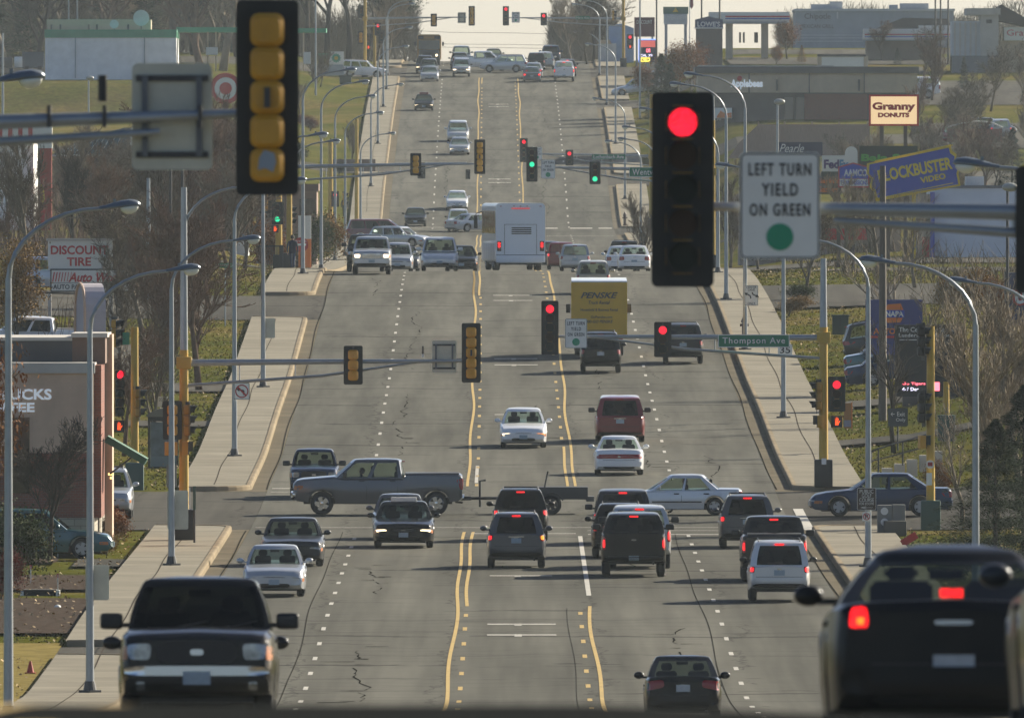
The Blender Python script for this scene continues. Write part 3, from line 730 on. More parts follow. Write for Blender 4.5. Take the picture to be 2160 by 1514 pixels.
spec('cappickup', L=5.6, W=1.98, H=1.93, gc=.42, lift=.08, xf=1.85, xr=-1.75, r=.40, belt=1.36, cab=(.95, .45, -2.6, -2.75),
     top=[(-2.8,1.34),(.95,1.34),(2.5,1.22),(2.7,1.14),(2.8,1.06)], wr=.76, wb=.94, taper_f=.07, taper_r=.03, rp=.08, pillars=[0,.04,.27,.30,.48,.52,.58,.94,1], sideglass=[0,1,0,1,0,0,1,0])

PARTS = {}
def family(kind):
    """list of (name, mesh, role, parent index or None, loc)"""
    if kind in PARTS: return PARTS[kind]
    P = SPEC[kind]; L2 = P['L']/2; W2 = P['W']/2; out = []
    body = build_body(P); out.append(('body', body, 'paint', None, None))
    cab, gl = build_cabin(P); out.append(('roof', cab, 'paint', None, None)); out.append(('windows', gl, 'glass', None, None))
    bv = bvh_of(body)
    zt_f = top_at(L2, P); zt_r = top_at(-L2, P); belt = P['belt']; gc = P['gc']
    truck = kind in ('crew', 'pickup', 'cappickup'); tall = kind in ('suv', 'boxsuv', 'van', 'hatch', 'wagon')
    def add(name, me, role, par=None, loc=None):
        if me is not None: out.append((name, me, role, par, loc))
    for xa in (P['xf'], P['xr']):
        bm = bmesh.new(); pr = []; ra = P['r']+.062; w_ = W2-.035
        for k in range(15):
            a = PI*k/14; pr.append((bm.verts.new((xa+ra*math.cos(a), -w_, max(P['r']+ra*math.sin(a)*.975, gc))), bm.verts.new((xa+ra*math.cos(a), w_, max(P['r']+ra*math.sin(a)*.975, gc)))))
        for p, q in zip(pr, pr[1:]): bm.faces.new((p[0], q[0], q[1], p[1]))
        add('wheel_arch_liner', bm_mesh('liner', bm, None, True), 'trim')
    # front
    zc = zt_f-.12
    if truck:
        gq = rect(0, zt_f-.16, W2*1.02, .26); hq = [(W2*.60, zt_f-.25), (W2*.88, zt_f-.24), (W2*.90, zt_f-.07), (W2*.58, zt_f-.06)]
        bz = zt_f-.42
        if kind == 'pickup': bz = zt_f-.37
        add('front_bumper', patch(bv, 'F', rect(0, bz, W2*1.86, .20 if kind != 'pickup' else .11), .09, 14, 4), 'bump')
        add('lower_grille', patch(bv, 'F', rect(0, bz-.19, W2*1.5, .14), .02) if kind != 'pickup' else patch(bv, 'F', rect(0, bz-.17, W2*1.84, .22), .085, 14, 4), 'trim')
        if kind == 'pickup':
            for q in (W2*.72, -W2*.72): add('fog_lamp', patch(bv, 'F', rect(q, bz-.17, .10, .10), .10, 4, 4), 'head')
            for q in (.28, -.28): add('wiper', tubemesh([(P['cab'][0]+.18, q, belt+.02), (P['cab'][0]+.06, q+.38, belt+.10)], .012, 5), 'trim')
    else:
        gq = rect(0, zc-.02, W2*.80, .13); hq = [(W2*.54, zc-.09), (W2*.88, zc-.06), (W2*.92, zc+.03), (W2*.56, zc+.04)]
        bz = gc+.24
        add('front_bumper', patch(bv, 'F', rect(0, bz+.02, W2*1.78, .22), .05, 14, 5), 'paint')
        add('lower_grille', patch(bv, 'F', rect(0, bz-.10, W2*1.0, .12), .06), 'trim')
    add('grille', patch(bv, 'F', gq, .02), 'grille')
    add('badge', patch(bv, 'F', rect(0, gq[0][1]+(gq[2][1]-gq[0][1])/2, .15, .07), .03, 4, 3), 'chrome')
    add('headlight', patch(bv, 'F', hq, .02), 'head'); add('headlight', patch(bv, 'F', mir(hq), .02), 'head')
    hs = [(hq[2][0]*.985, hq[0][1]), (W2*.97, hq[0][1]), (W2*.97, hq[2][1]-.02), (hq[2][0]*.985, hq[2][1]-.02)]
    add('turn_signal', patch(bv, 'F', hs, .015, 3, 3), 'amber'); add('turn_signal', patch(bv, 'F', mir(hs), .015, 3, 3), 'amber')
    add('front_plate', patch(bv, 'F', rect(0, bz-(.08 if kind == 'pickup' else 0), .31, .15), .11 if truck else .08, 2, 2, False), 'plate')
    xD_ = P['cab'][3]-P.get('br', .10)
    # rear
    if kind in ('van',): tq = [(W2*.84, .92), (W2*.97, .92), (W2*.96, 1.08), (W2*.84, 1.08)]
    elif tall: tq = [(W2*.80, belt-.22), (W2*.97, belt-.24), (W2*.96, belt-.03), (W2*.78, belt-.04)]
    elif truck: tq = [(W2*.86, zt_r-.50), (W2*.975, zt_r-.50), (W2*.965, zt_r-.12), (W2*.865, zt_r-.12)]
    elif kind == 'lux': tq = [(W2*.67, .84), (W2*.83, .84), (W2*.81, .99), (W2*.69, 1.00)]
    elif kind == 'vic': tq = [(W2*.50, .62), (W2*.96, .60), (W2*.95, .82), (W2*.50, .84)]
    elif kind == 'civic': tq = [(W2*.48, .74), (W2*.95, .66), (W2*.93, .88), (W2*.50, .91)]
    elif kind == 'oval': tq = [(W2*.32, .64), (W2*.92, .62), (W2*.90, .74), (W2*.34, .76)]
    else: tq = [(W2*.60, zt_r-.24), (W2*.96, zt_r-.26), (W2*.95, zt_r-.05), (W2*.62, zt_r-.03)]
    cq = [((q[0]*.62+(tq[0][0]+tq[1][0])/2*.38), q[1]*.62+(tq[0][1]+tq[2][1])/2*.38) for q in tq]
    for q_, c_ in ((tq, cq), (mir(tq), mir(cq))):
        add('tail_light', patch(bv, 'B', q_, .02), 'tailbody'); add('bulb', patch(bv, 'B', c_, .032, 4, 3), 'tail', 'last')
    rs = [(max(q[0]*.9, W2*.6), q[1]) for q in tq]
    add('rear_bumper', patch(bv, 'B', rect(0, gc+.25 if not truck else zt_r-.78, W2*1.8, .22 if not truck else .18), .06, 14, 4), 'rbump')
    pz = zt_r-.30 if not tall else belt-.22
    if truck: pz = zt_r-.76
    add('rear_plate', patch(bv, 'B', rect(0, pz if kind not in ('lux', 'civic') else (.56 if kind == 'lux' else .72), .31, .155), .07 if truck else .02, 2, 2, False), 'plate')
    if kind == 'lux':
        for sg in (1, -1): add('bulb', patch(bv, 'B', rect(sg*W2*.74, .89, .05, .05), .045, 4, 4), 'hot', 'last')
    if kind == 'oval': add('tail_trim', patch(bv, 'B', rect(0, .71, W2*1.9, .16), .012, 14, 3), 'tail')
    if truck:
        add('tailgate_recess', patch(bv, 'B', rect(0, zt_r-.28, W2*1.35, .34), .008, 6, 4), 'paint')
        add('badge', patch(bv, 'B', rect(0, zt_r-.20, .16, .05), .018, 3, 2), 'chrome')
        if 'bed' in P:
            a, b = P['bed']; bm = bmesh.new(); w = W2*.80
            z0 = top_at(a, P)+.025
            box(bm, a+.04, b, -w, w, z0-.1, z0+.02); add('bed_cover', bm_mesh('bed', bm), 'trim')
    else:
        zc2 = zt_r-.10 if not tall else belt-.12
        add('badge', patch(bv, 'B', rect(0, zc2, .30 if kind in ('lux', 'hatch') else .12, .035 if kind in ('lux', 'hatch') else .06), .015, 4, 2), 'chrome')
        add('bumper_vent', patch(bv, 'B', rect(0, gc+(.16 if tall else .11), W2*(1.75 if tall else 1.3), .13 if tall else .10), .07 if tall else .04, 8, 2), 'trim')
        if kind in ('suv', 'van'): add('handle_strip', patch(bv, 'B', rect(0, belt-.10, .55, .03), .03, 6, 1), 'chrome')
        if tall:
            add('wiper', boxmesh(xD_-.02, xD_+.0, -.02, .35, belt+.06, belt+.075), 'trim')
            add('tailgate_seam', patch(bv, 'B', rect(0, gc+.42, W2*1.5, .012), .004, 8, 1, False), 'trim')
        else: add('tailgate_seam', patch(bv, 'B', rect(0, gc+.38, W2*1.3, .012), .004, 8, 1, False), 'trim')
    # high brake lamp just inside/above the rear glass
    xA, xB, xC, xD = P['cab']
    zb_ = P['H']-.10 if (tall or truck) else belt+(.045 if kind != 'lux' else .075)
    xb = (xC-.10 if (tall or truck) else xD+.10)
    add('brake_light', boxmesh(xb-(.10 if (tall or truck) else .0), xb+.02, -.13 if kind != 'lux' else -.085, .13 if kind != 'lux' else .085, zb_-.0, zb_+(.04 if kind != 'lux' else .06)), 'brake')
    # mirrors, wipers, handles, seams
    for s in (1, -1):
        mm = bmesh.new(); mxp = xA-.30; wq = W2*P.get('wb', .92)
        big = 1.12 if truck or kind == 'van' else 1.0
        if truck or kind == 'van':
            box(mm, -1, 1, -1, 1, -1, 1); bmesh.ops.bevel(mm, geom=list(mm.edges), offset=.45, segments=3, affect='EDGES', profile=.6)
        else: bmesh.ops.create_uvsphere(mm, u_segments=14, v_segments=9, radius=1)
        for v in mm.verts:
            y = v.co.y*.115*big; z = v.co.z*.082*big
            v.co = Vector((mxp+v.co.x*.07, s*(wq+.17*big)+y, belt+.10+z))
        box(mm, mxp-.03, mxp+.03, min(s*wq*.93, s*(wq+.1)), max(s*wq*.93, s*(wq+.1)), belt+.03, belt+.08)
        add('side_mirror', bm_mesh('mirror', mm, None, True, 50), 'mirror')
        ax = 'L' if s > 0 else 'R'
        sfr = P.get('pillars', [0, .05, .42, .47, .86, 1])
        for t in (sfr[2], sfr[4] if len(sfr) > 5 else .85):
            xh = xA+(xD-xA)*t+.18
            add('door_handle', patch(bv, ax, rect(xh, belt-.12, .20, .045), .025, 3, 2), 'handle')
            add('door_seam', patch(bv, ax, rect(xh-.17, gc+.38, .012, belt-gc-.45), .002, 1, 5, False), 'trim')
        add('side_moulding', patch(bv, ax, rect((P['xf']+P['xr'])/2, gc+.26, (P['xf']-P['xr'])-2*P['r']-.3, .045), .015, 8, 1, False), 'mould')
        if P.get('rack'):
            wr = W2*P.get('wr', .74)*.88
            add('roof_rail', tubemesh([(xB-.1, s*wr, P['H']), (xB-.25, s*wr, P['H']+.05), (xC+.25, s*wr, P['H']+.05), (xC+.1, s*wr, P['H'])], .018, 6), 'trim')
    if P.get('rack'):
        for xx in (xC+.45, xB-.5):
            add('roof_rack_bar', boxmesh(xx-.03, xx+.03, -W2*P.get('wr')*.88, W2*P.get('wr')*.88, P['H']+.04, P['H']+.065), 'trim')
    # seats and inside
    bm = bmesh.new()
    zc_ = belt-.02
    box(bm, xD+.2, xA-.2, -W2*.80, W2*.80, zc_-.10, zc_+.02)
    add('dashboard', bm_mesh('deck', bm), 'seat')
    rows = [xA-1.25] if kind in ('crew', 'pickup') and False else [xA-1.25, xA-2.1]
    if kind == 'pickup': rows = [xA-1.2]
    for xr_ in rows:
        if xr_ < xD+.15: continue
        for s in (1, -1):
            bm = bmesh.new(); hb = zc_
            box(bm, xr_-.06, xr_+.08, s*.36-.23, s*.36+.23, zc_, zc_+.22)
            box(bm, xr_-.04, xr_+.05, s*.36-.12, s*.36+.12, zc_+.23, zc_+(.33 if kind == 'lux' else .40))
            bmesh.ops.bevel(bm, geom=list(bm.edges), offset=.03, segments=2, affect='EDGES')
            add('seat', bm_mesh('seat', bm, None, True, 50), 'seat')
    if not truck or kind == 'cappickup' or True:
        add('rear_view_mirror', boxmesh(xB-.02, xB+.02, -.13, .13, P['H']-.19, P['H']-.12), 'trim')
    add('exhaust', tubemesh([(-L2+.25, -W2*.6, gc+.02), (-L2-.01, -W2*.6, gc+.0)], .035, 8), 'trim')
    add('underbody', boxmesh(-L2+.35, L2-.35, -W2*.72, W2*.72, gc-.02, gc+.2), 'trim')
    PARTS[kind] = out
    return out
VEH = []
def vehicle(kind, name, label, cat, px, z, face, pnt, lon=None, head=0, tail=0, brake=0, glass='n', bump=None, plate=None, X=None, yaw=0, group=None, turn=None, grille=None, mirror=None, handle=None, mould=None, rim=None, dz=0):
    """px: photo column of the vehicle's middle at distance z. face: 'to' (front to camera), 'away', 'left', 'right'.
    z is the distance of the end (or side) nearest the camera."""
    P = SPEC[kind]; L = P['L']; W = P['W']
    base = {'away': 90, 'to': -90, 'left': 180, 'right': 0}[face]
    zc = z+(L/2 if face in ('away', 'to') else W/2)
    Xc = PX(px, z) if X is None else X
    g0 = H(Xc, zc)+dz
    a = R(base+yaw); fw = Vector((math.cos(a), math.sin(a), 0))
    d = L*.33
    hf = H(Xc+fw.x*d, zc+fw.y*d); hr = H(Xc-fw.x*d, zc-fw.y*d)
    lf = Vector((-fw.y, fw.x, 0)); dl = W*.4
    hl = H(Xc+lf.x*dl, zc+lf.y*dl); hrr = H(Xc-lf.x*dl, zc-lf.y*dl)
    X3 = Vector((fw.x*2*d, fw.y*2*d, hf-hr)).normalized(); Y3 = Vector((lf.x*2*dl, lf.y*2*dl, hl-hrr)).normalized()
    Z3 = X3.cross(Y3).normalized(); Y3 = Z3.cross(X3).normalized()
    M = Matrix((X3, Y3, Z3)).transposed().to_4x4(); M.translation = (Xc, zc, (hf+hr)/2+.005+dz)
    root = empty(name, (0, 0, 0), label, cat, group); root.matrix_world = M
    mats = dict(paint=pnt, glass=M_GLASS if glass == 'n' else M_GLASSD, trim=M_TRIM, bump=bump or pnt, rbump=bump or pnt, grille=grille or M_TRIM,
                chrome=M_CHROME, head=M_HEADON if head else M_HEAD, amber=M_AMBER, plate=plate or M_PLATE, tail=M_TAILON if tail else M_TAIL, tailbody=M_TAILON if (kind == 'lux' and tail) else M_TAIL,
                brake=M_TAILON if brake else M_TAIL, hot=M_TAILOR if tail else M_TAIL, mirror=mirror or (M_TRIM if kind in ('crew', 'pickup', 'boxsuv', 'cappickup') else pnt), handle=handle or pnt, mould=mould or pnt, seat=M_SEAT)
    turned = False; last = root
    for nm, me, role, par, loc in family(kind):
        if z > 1150 and nm in ('seat', 'dashboard', 'exhaust', 'door_seam', 'door_handle', 'side_moulding', 'rear_view_mirror', 'bumper_vent', 'roof_rack_bar', 'turn_signal') and face != 'right': continue
        if nm == 'side_moulding' and mould is None: continue
        if face == 'away' and z > 300 and nm in ('headlight', 'turn_signal', 'grille', 'lower_grille', 'front_plate'): continue
        if face == 'to' and nm in ('tail_light', 'bulb', 'rear_plate', 'brake_light', 'exhaust', 'tail_trim'): continue
        mm = mats[role]
        if turn and nm == ('bulb' if turn[0] == 'tail_light' else turn[0]) and not turned:
            if turn[1] == 0: mm = M_TAILOR if turn[0] != 'headlight' else M_TAILOR; turned = True
            else: turn = (turn[0], turn[1]-1)
        last = obj(nm, me, last if par == 'last' else root, None, mm)
    w_ = .24 if P['r'] > .38 else .215
    ty, ri = tyre_meshes(P['r'], w_)
    for xa in (P['xf'], P['xr']):
        for s in (1, -1):
            t = obj('wheel', ty, root, (xa, s*(W/2-w_/2-.035), P['r']))
            obj('rim', ri, t, None, rim)
    VEH.append(root)
    return root

def V_(kind, px, z, face, pnt, label, cat='car', name='car', **k): return vehicle(kind, name, label, cat, px, z, face, pnt, **k)
QT = 'vehicles waiting at the red light'; OC = 'oncoming cars beyond the crest'; TC = 'cars by the far crest'
def fleet():
    # ---- near
    v = V_('pickup', 415, 232, 'to', P_BLACK, 'black pickup with chrome bumper driving towards us in front of the left pavement', 'pickup', 'pickup_truck', bump=M_CHROME, mirror=M_BLACK, glass='d')
    V_('sedan', 0, 246, 'to', P_BLACK, 'dark vehicle almost hidden behind the near black pickup, one mirror showing', X=-3.80, glass='d')
    V_('lux', 2012, 154, 'away', mat('paint deep black', (.005, .006, .007), .3, spec=.2, coat=.1), 'large black sedan with glowing tail lamp and brake light, nearest car', 'sedan', 'car', tail=1, brake=1, plate=M_PLATEW)
    V_('lux', 2010, 136, 'away', P_DGREY, 'dark car cut by the right photo edge, its round mirror overlapping the near black sedan', 'car', 'car', X=4.30)
    V_('civic', 1441, 463, 'away', P_BLACK, 'black sedan with unlit wide red tail lamps alone in the right lane', 'sedan', 'car', plate=M_PLATEW, turn=None)
    # ---- oncoming before Thompson
    V_('sedan', 578, 602, 'to', P_SILVER, 'silver sedan in the kerb lane behind the near black pickup', 'sedan', 'car', head=0)
    V_('vic', 616, 640, 'to', P_DGREY, 'dark grey sedan following the silver sedan in the kerb lane', 'sedan', 'car')
    v = V_('vic', 851, 666, 'to', P_BLACK, 'black taxi with lit headlamps and a roof sign', 'taxi', 'taxi', head=1)
    obj('roof_sign', boxmesh(-.10, .10, -.42, .42, 1.44, 1.60, M_SIGNW, .03), v)
    V_('sedan', 843, 678, 'to', P_GREY, 'grey sedan directly behind the black taxi', 'sedan', 'car')
    V_('pickup', 662, 733, 'to', P_NAVY, 'dark blue pickup waiting behind the crossing grey pickup', 'pickup', 'pickup_truck')
    # ---- crossing at Thompson
    v = V_('crew', 797, 714, 'left', P_GUN, 'grey crew cab pickup crossing the junction and towing a flat trailer', 'pickup', 'pickup_truck', bump=M_CHROME, rim=M_CHROME, yaw=0, handle=M_TRIM)
    trailer()
    V_('oldsedan', 1430, 714, 'left', P_LSIL, 'white sedan crossing the junction behind the waiting queue', 'sedan', 'car', mould=M_TRIM, handle=M_TRIM)
    V_('sedan', 1868, 712, 'left', P_BLUE, 'blue sedan on the side street by the right kerb corner', 'sedan', 'car', rim=None, X=12.75)
    # ---- queue at Thompson
    G = QT
    V_('suv', 1089, 638, 'away', P_GUN, 'grey SUV with orange turn lamp, last in the left turn lane', 'suv', 'car', tail=1, brake=1, group=G, glass='d', turn=('tail_light', 1))
    V_('suv', 1098, 676, 'away', P_BLACK, 'tall black SUV just ahead of the grey SUV in the left turn lane', 'suv', 'car', tail=1, brake=1, group=G, glass='d', mirror=M_BLACK)
    V_('cappickup', 1337, 626, 'away', P_BLACK, 'black pickup with a bed cap, lit square tail lamps, last in the middle queue', 'pickup', 'pickup_truck', tail=1, brake=1, group=G, glass='d', bump=P_DGREY)
    V_('cappickup', 1349, 637, 'away', P_SILVER, 'silver pickup hidden behind the black capped pickup', 'pickup', 'pickup_truck', tail=1, brake=1, group=G)
    V_('suv', 1309, 652, 'away', P_BLACK, 'black SUV with lit lamp, second from the front of the middle queue', 'suv', 'car', tail=1, brake=1, group=G, glass='d')
    V_('van', 1314, 671, 'away', P_DGREY, 'dark minivan at the head of the middle queue', 'minivan', 'car', tail=1, brake=1, group=G, glass='d')
    V_('suv', 1577, 666, 'away', P_GREY, 'grey SUV with a roof rack first in the kerb lane queue', 'suv', 'car', tail=1, brake=1, group=G, glass='d')
    V_('crew', 1634, 620, 'away', P_BLACK, 'black pickup between the roof rack SUV and the pale SUV', 'pickup', 'pickup_truck', tail=1, brake=1, group=G, glass='d')
    V_('boxsuv', 1644, 596, 'away', P_LSIL, 'pale silver boxy SUV last in the kerb lane queue', 'suv', 'car', tail=1, brake=1, group=G, glass='d', mirror=M_BLACK)
    # ---- between the junctions
    V_('sedan', 1104, 798, 'to', P_WHITE, 'white sedan in the centre turn lane with an orange turn lamp lit', 'sedan', 'car', head=1, turn=('headlight', 0))
    V_('van', 1308, 804, 'away', P_MAROON, 'maroon minivan ahead of the white rounded sedan', 'minivan', 'car', glass='d', mirror=M_BLACK)
    V_('oval', 1306, 762, 'away', P_WHITE, 'white rounded sedan with a full width tail lamp bar just past the junction', 'sedan', 'car', plate=M_PLATEW)
    V_('boxsuv', 1267, 894, 'away', P_BLACK, 'black SUV right behind the yellow rental truck', 'suv', 'car', tail=0, brake=0, glass='d', plate=M_PLATEW)
    V_('boxsuv', 1441, 906, 'away', P_DGREY, 'dark SUV with a roof rack beside the hanging red signal', 'suv', 'car', glass='d', mirror=M_BLACK)
    V_('hatch', 1251, 1012, 'away', P_BEIGE, 'beige hatchback ahead of the yellow rental truck', 'hatchback', 'car')
    # ---- on the crest
    V_('crew', 784, 1062, 'to', P_SILVER, 'silver pickup with lit headlamps on the crest', 'pickup', 'pickup_truck', head=1, bump=P_LSIL, grille=M_CHROME)
    V_('crew', 771, 1074, 'to', P_BLACK, 'black pickup half hidden behind the silver pickup', 'pickup', 'pickup_truck', head=0)
    V_('van', 927, 1086, 'to', P_LSIL, 'silver minivan facing us at the crest', 'minivan', 'car')
    V_('hatch', 838, 1125, 'to', P_SILVER, 'silver car peeking out behind the silver pickup', 'car', 'car')
    V_('sedan', 852, 1165, 'to', P_DGREY, 'dark car behind the silver car at the crest', 'car', 'car')
    V_('sedan', 973, 1128, 'to', P_BLACK, 'black car half hidden beside the silver minivan', 'car', 'car')
    V_('wagon', 1213, 1195, 'away', P_SILVER, 'silver wagon sunk behind the crest beside the red car', 'wagon', 'car')
    V_('hatch', 1184, 1235, 'away', P_RED, 'red hatchback just right of the white bus', 'hatchback', 'car', tail=1)
    V_('hatch', 1158, 1265, 'away', P_BLUE, 'blue car squeezed between white bus and red hatchback', 'car', 'car')
    V_('boxsuv', 1317, 1150, 'away', P_BLACK, 'black SUV beside the white sedan at the crest', 'suv', 'car', glass='d')
    V_('sedan', 1338, 1122, 'away', P_WHITE, 'white sedan at the crest with its brake lamps unlit', 'sedan', 'car')
    V_('sedan', 1311, 1135, 'away', P_WHITE, 'white sedan mostly hidden behind the other white sedan', 'sedan', 'car')
    # ---- Lothenbach
    V_('wagon', 845, 1560, 'right', P_SILVER, 'silver wagon turning across the far lanes behind the crest', 'wagon', 'car', yaw=-28)
    V_('van', 800, 1590, 'right', P_MAROON, 'maroon van behind the turning silver wagon', 'van', 'car', glass='d')
    V_('sedan', 1002, 1655, 'right', P_SILVER, 'silver sedan turning away left of the white bus', 'sedan', 'car', yaw=35)
    V_('boxsuv', 967, 1656, 'to', P_WHITE, 'white truck like SUV facing us beside the turning silver sedan', 'suv', 'car')
    V_('sedan', 876, 1674, 'to', P_BLACK, 'black sedan facing us alone in the far kerb lane', 'sedan', 'car')
    V_('sedan', 964, 1706, 'to', P_WHITE, 'white sedan facing us up the slope behind the white SUV', 'sedan', 'car')
    V_('sedan', 969, 1808, 'to', P_SILVER, 'silver car with one lit headlamp beside the hanging sign back', 'sedan', 'car', head=1)
    V_('van', 966, 1838, 'to', P_LSIL, 'pale minivan above the silver car on the far slope', 'minivan', 'car')
    v = V_('sedan', 894, 1917, 'to', P_BLACK, 'black car with a roof sign alone on the far slope', 'taxi', 'taxi', head=1)
    obj('roof_sign', boxmesh(-.10, .10, -.42, .42, 1.45, 1.68, P_MAROON, .03), v)
    # ---- near Marie
    V_('sedan', 906, 2016, 'to', P_SILVER, 'silver sedan facing us in front of the school bus group', 'sedan', 'car')
    V_('suv', 905, 2030, 'to', P_DGREY, 'dark grey SUV between the silver sedan and the school bus', 'suv', 'car')
    V_('suv', 896, 2040, 'to', P_BLACK, 'black SUV with one lamp beside the school bus', 'suv', 'car', head=1)
    V_('boxsuv', 973, 2030, 'to', P_SILVER, 'silver SUV with lit headlamps facing us below the crest', 'suv', 'car', head=1)
    V_('suv', 969, 2052, 'to', P_DGREY, 'dark SUV behind the silver SUV below the crest', 'suv', 'car')
    V_('van', 973, 2082, 'to', P_BGREY, 'blue grey van on the crest line in the inner lane', 'van', 'car')
    V_('crew', 1018, 2050, 'right', P_LSIL, 'white pickup crossing the farthest junction', 'pickup', 'pickup_truck', yaw=0)
    V_('suv', 1062, 2044, 'left', P_SILVER, 'silver SUV crossing in front of the white pickup', 'suv', 'car')
    V_('sedan', 1041, 2084, 'to', P_DGREY, 'dark car on the crest line above the crossing SUV', 'sedan', 'car', head=1)
    V_('sedan', 1122, 2014, 'away', P_BGREY, 'blue grey sedan braking at the farthest junction', 'sedan', 'car', tail=1)
    V_('sedan', 1126, 2026, 'away', P_SILVER, 'silver sedan ahead of the braking blue grey sedan', 'sedan', 'car', tail=1)
    V_('boxsuv', 1131, 2050, 'away', P_BLACK, 'black boxy SUV near the crest', 'suv', 'car', glass='d')
    V_('suv', 1150, 2056, 'away', P_LSIL, 'pale SUV beside the black boxy SUV near the crest', 'suv', 'car')
    V_('van', 1162, 2088, 'away', P_NAVY, 'dark blue van topping the crest', 'van', 'car', glass='d')
    V_('crew', 1190, 2016, 'away', P_WHITE, 'white pickup with lit tail lamps at the farthest junction', 'pickup', 'pickup_truck', tail=1, brake=1)
    V_('suv', 1197, 2030, 'away', P_DGREY, 'dark SUV ahead of the white pickup at the farthest junction', 'suv', 'car', tail=1, brake=1)
    # ---- parked and roadside
def trailer():
    z = 716.0; s = SCL(z)
    x0, x1 = PX(985, z), PX(1240, z)
    g = H(4, 715)
    r = empty('trailer', (x0, z, g), 'low flat trailer with a raised drawbar behind the grey pickup', 'trailer')
    L = x1-x0
    obj('drawbar', tubemesh([(.1, 0, .55), (L*.38, -.35, .55)], .05, 8, M_DARKST), r)
    obj('drawbar', tubemesh([(.1, 0, .55), (L*.38, .55, .55)], .05, 8, M_DARKST), r)
    obj('coupling', boxmesh(-.25, .15, -.07, .07, .48, .62, M_DARKST, .02), r)
    obj('jack', tubemesh([(.45, 0, .25), (.45, 0, 1.15), (.65, 0, 1.18)], .04, 8, M_DARKST), r)
    obj('bed', boxmesh(L*.42, L*1.0, -.75, 1.0, .52, .95, M_DARKST, .02), r)
    obj('loading_ramp', boxmesh(L*.985, L*1.05, -.7, .95, .45, .62, M_DARKST), r)
    obj('post', tubemesh([(L*.64, -.7, .9), (L*.67, -.72, 1.5)], .03, 6, M_DARKST), r)
    ty, ri = tyre_meshes(.34, .2)
    for y in (-.86, 1.12):
        w = obj('wheel', ty, r, (L*.70, y, .34)); obj('rim', ri, w, None, M_TRIM)
        obj('mudguard', mk(lambda bm, y=y: tube(bm, [(L*.70+.42*math.cos(a), y, .34+.42*math.sin(a)) for a in [R(20+14*i) for i in range(11)]], .03, 6), 'guard', M_DARKST), r)
# ---- big vehicles
def penske():
    z = 914; X = PX(1264, z); g = H(X, z+3.5); r = empty('rental_truck', (X, z, g), 'yellow rental box truck seen from behind under the hanging turn sign', 'truck')
    sl = math.atan((prof(z+6)-prof(z))/6); r.rotation_euler = (sl, 0, 0)
    Yp = mat('truck yellow', (.64, .38, .02), .45, var=.08, vs=1.5)
    obj('cargo_box', boxmesh(-1.22, 1.22, 0, 4.9, .95, 3.28, Yp, .03), r)
    obj('roof_edge', boxmesh(-1.23, 1.23, -.01, 4.9, 3.27, 3.34, P_WHITE, .02), r)
    obj('door_frame', boxmesh(-1.24, -1.14, -.03, .02, .95, 3.27, Yp), r); obj('door_frame', boxmesh(1.14, 1.24, -.03, .02, .95, 3.27, Yp), r)
    obj('door_frame', boxmesh(-1.24, 1.24, -.032, .02, 3.12, 3.27, Yp), r)
    dk = mat('truck lettering', (.02, .03, .04), .5)
    obj('lettering', text_mesh('PENSKE', 1.65, .27, dk, bold=.03, shear=.35), r, (0, -.01, 2.70))
    obj('lettering', text_mesh('Truck Rental', .95, .15, dk, bold=.015, shear=.3), r, (0, -.01, 2.38))
    obj('lettering', text_mesh('Household & Business Rental', 1.65, .12, dk, bold=.01), r, (0, -.01, 2.06))
    obj('lettering', text_mesh('GoPenske.com', .95, .11, dk, bold=.01), r, (.1, -.01, 1.74))
    obj('lettering', text_mesh('800-GO PENSKE', 1.2, .13, dk, bold=.015, shear=.25), r, (0, -.01, 1.54))
    obj('bumper', boxmesh(-1.15, 1.15, -.25, .1, .55, .68, M_DARKST, .02), r)
    obj('underframe', boxmesh(-.5, .5, .1, 6.6, .55, .93, M_DARKST), r)
    for s in (-1, 1):
        obj('tail_light', boxmesh(s*.95-.1, s*.95+.1, -.05, 0, .72, .88, M_TAIL), r)
        mr = obj('side_mirror', boxmesh(s*1.36-.10, s*1.36+.10, 5.3, 5.4, 1.75, 2.15, M_BLACK, .03), r)
        obj('mirror_arm', tubemesh([(s*1.1, 5.4, 1.9), (s*1.36, 5.38, 1.9)], .02, 6, M_BLACK), mr)
    obj('cab', boxmesh(-1.05, 1.05, 4.95, 6.9, .6, 2.35, Yp, .12), r)
    ty, ri = tyre_meshes(.42, .26)
    for y in (1.2, 5.9):
        for s in (-1, 1):
            w = obj('wheel', ty, r, (s*.95, y, .42)); w.rotation_euler = (0, 0, PI/2); obj('rim', ri, w)
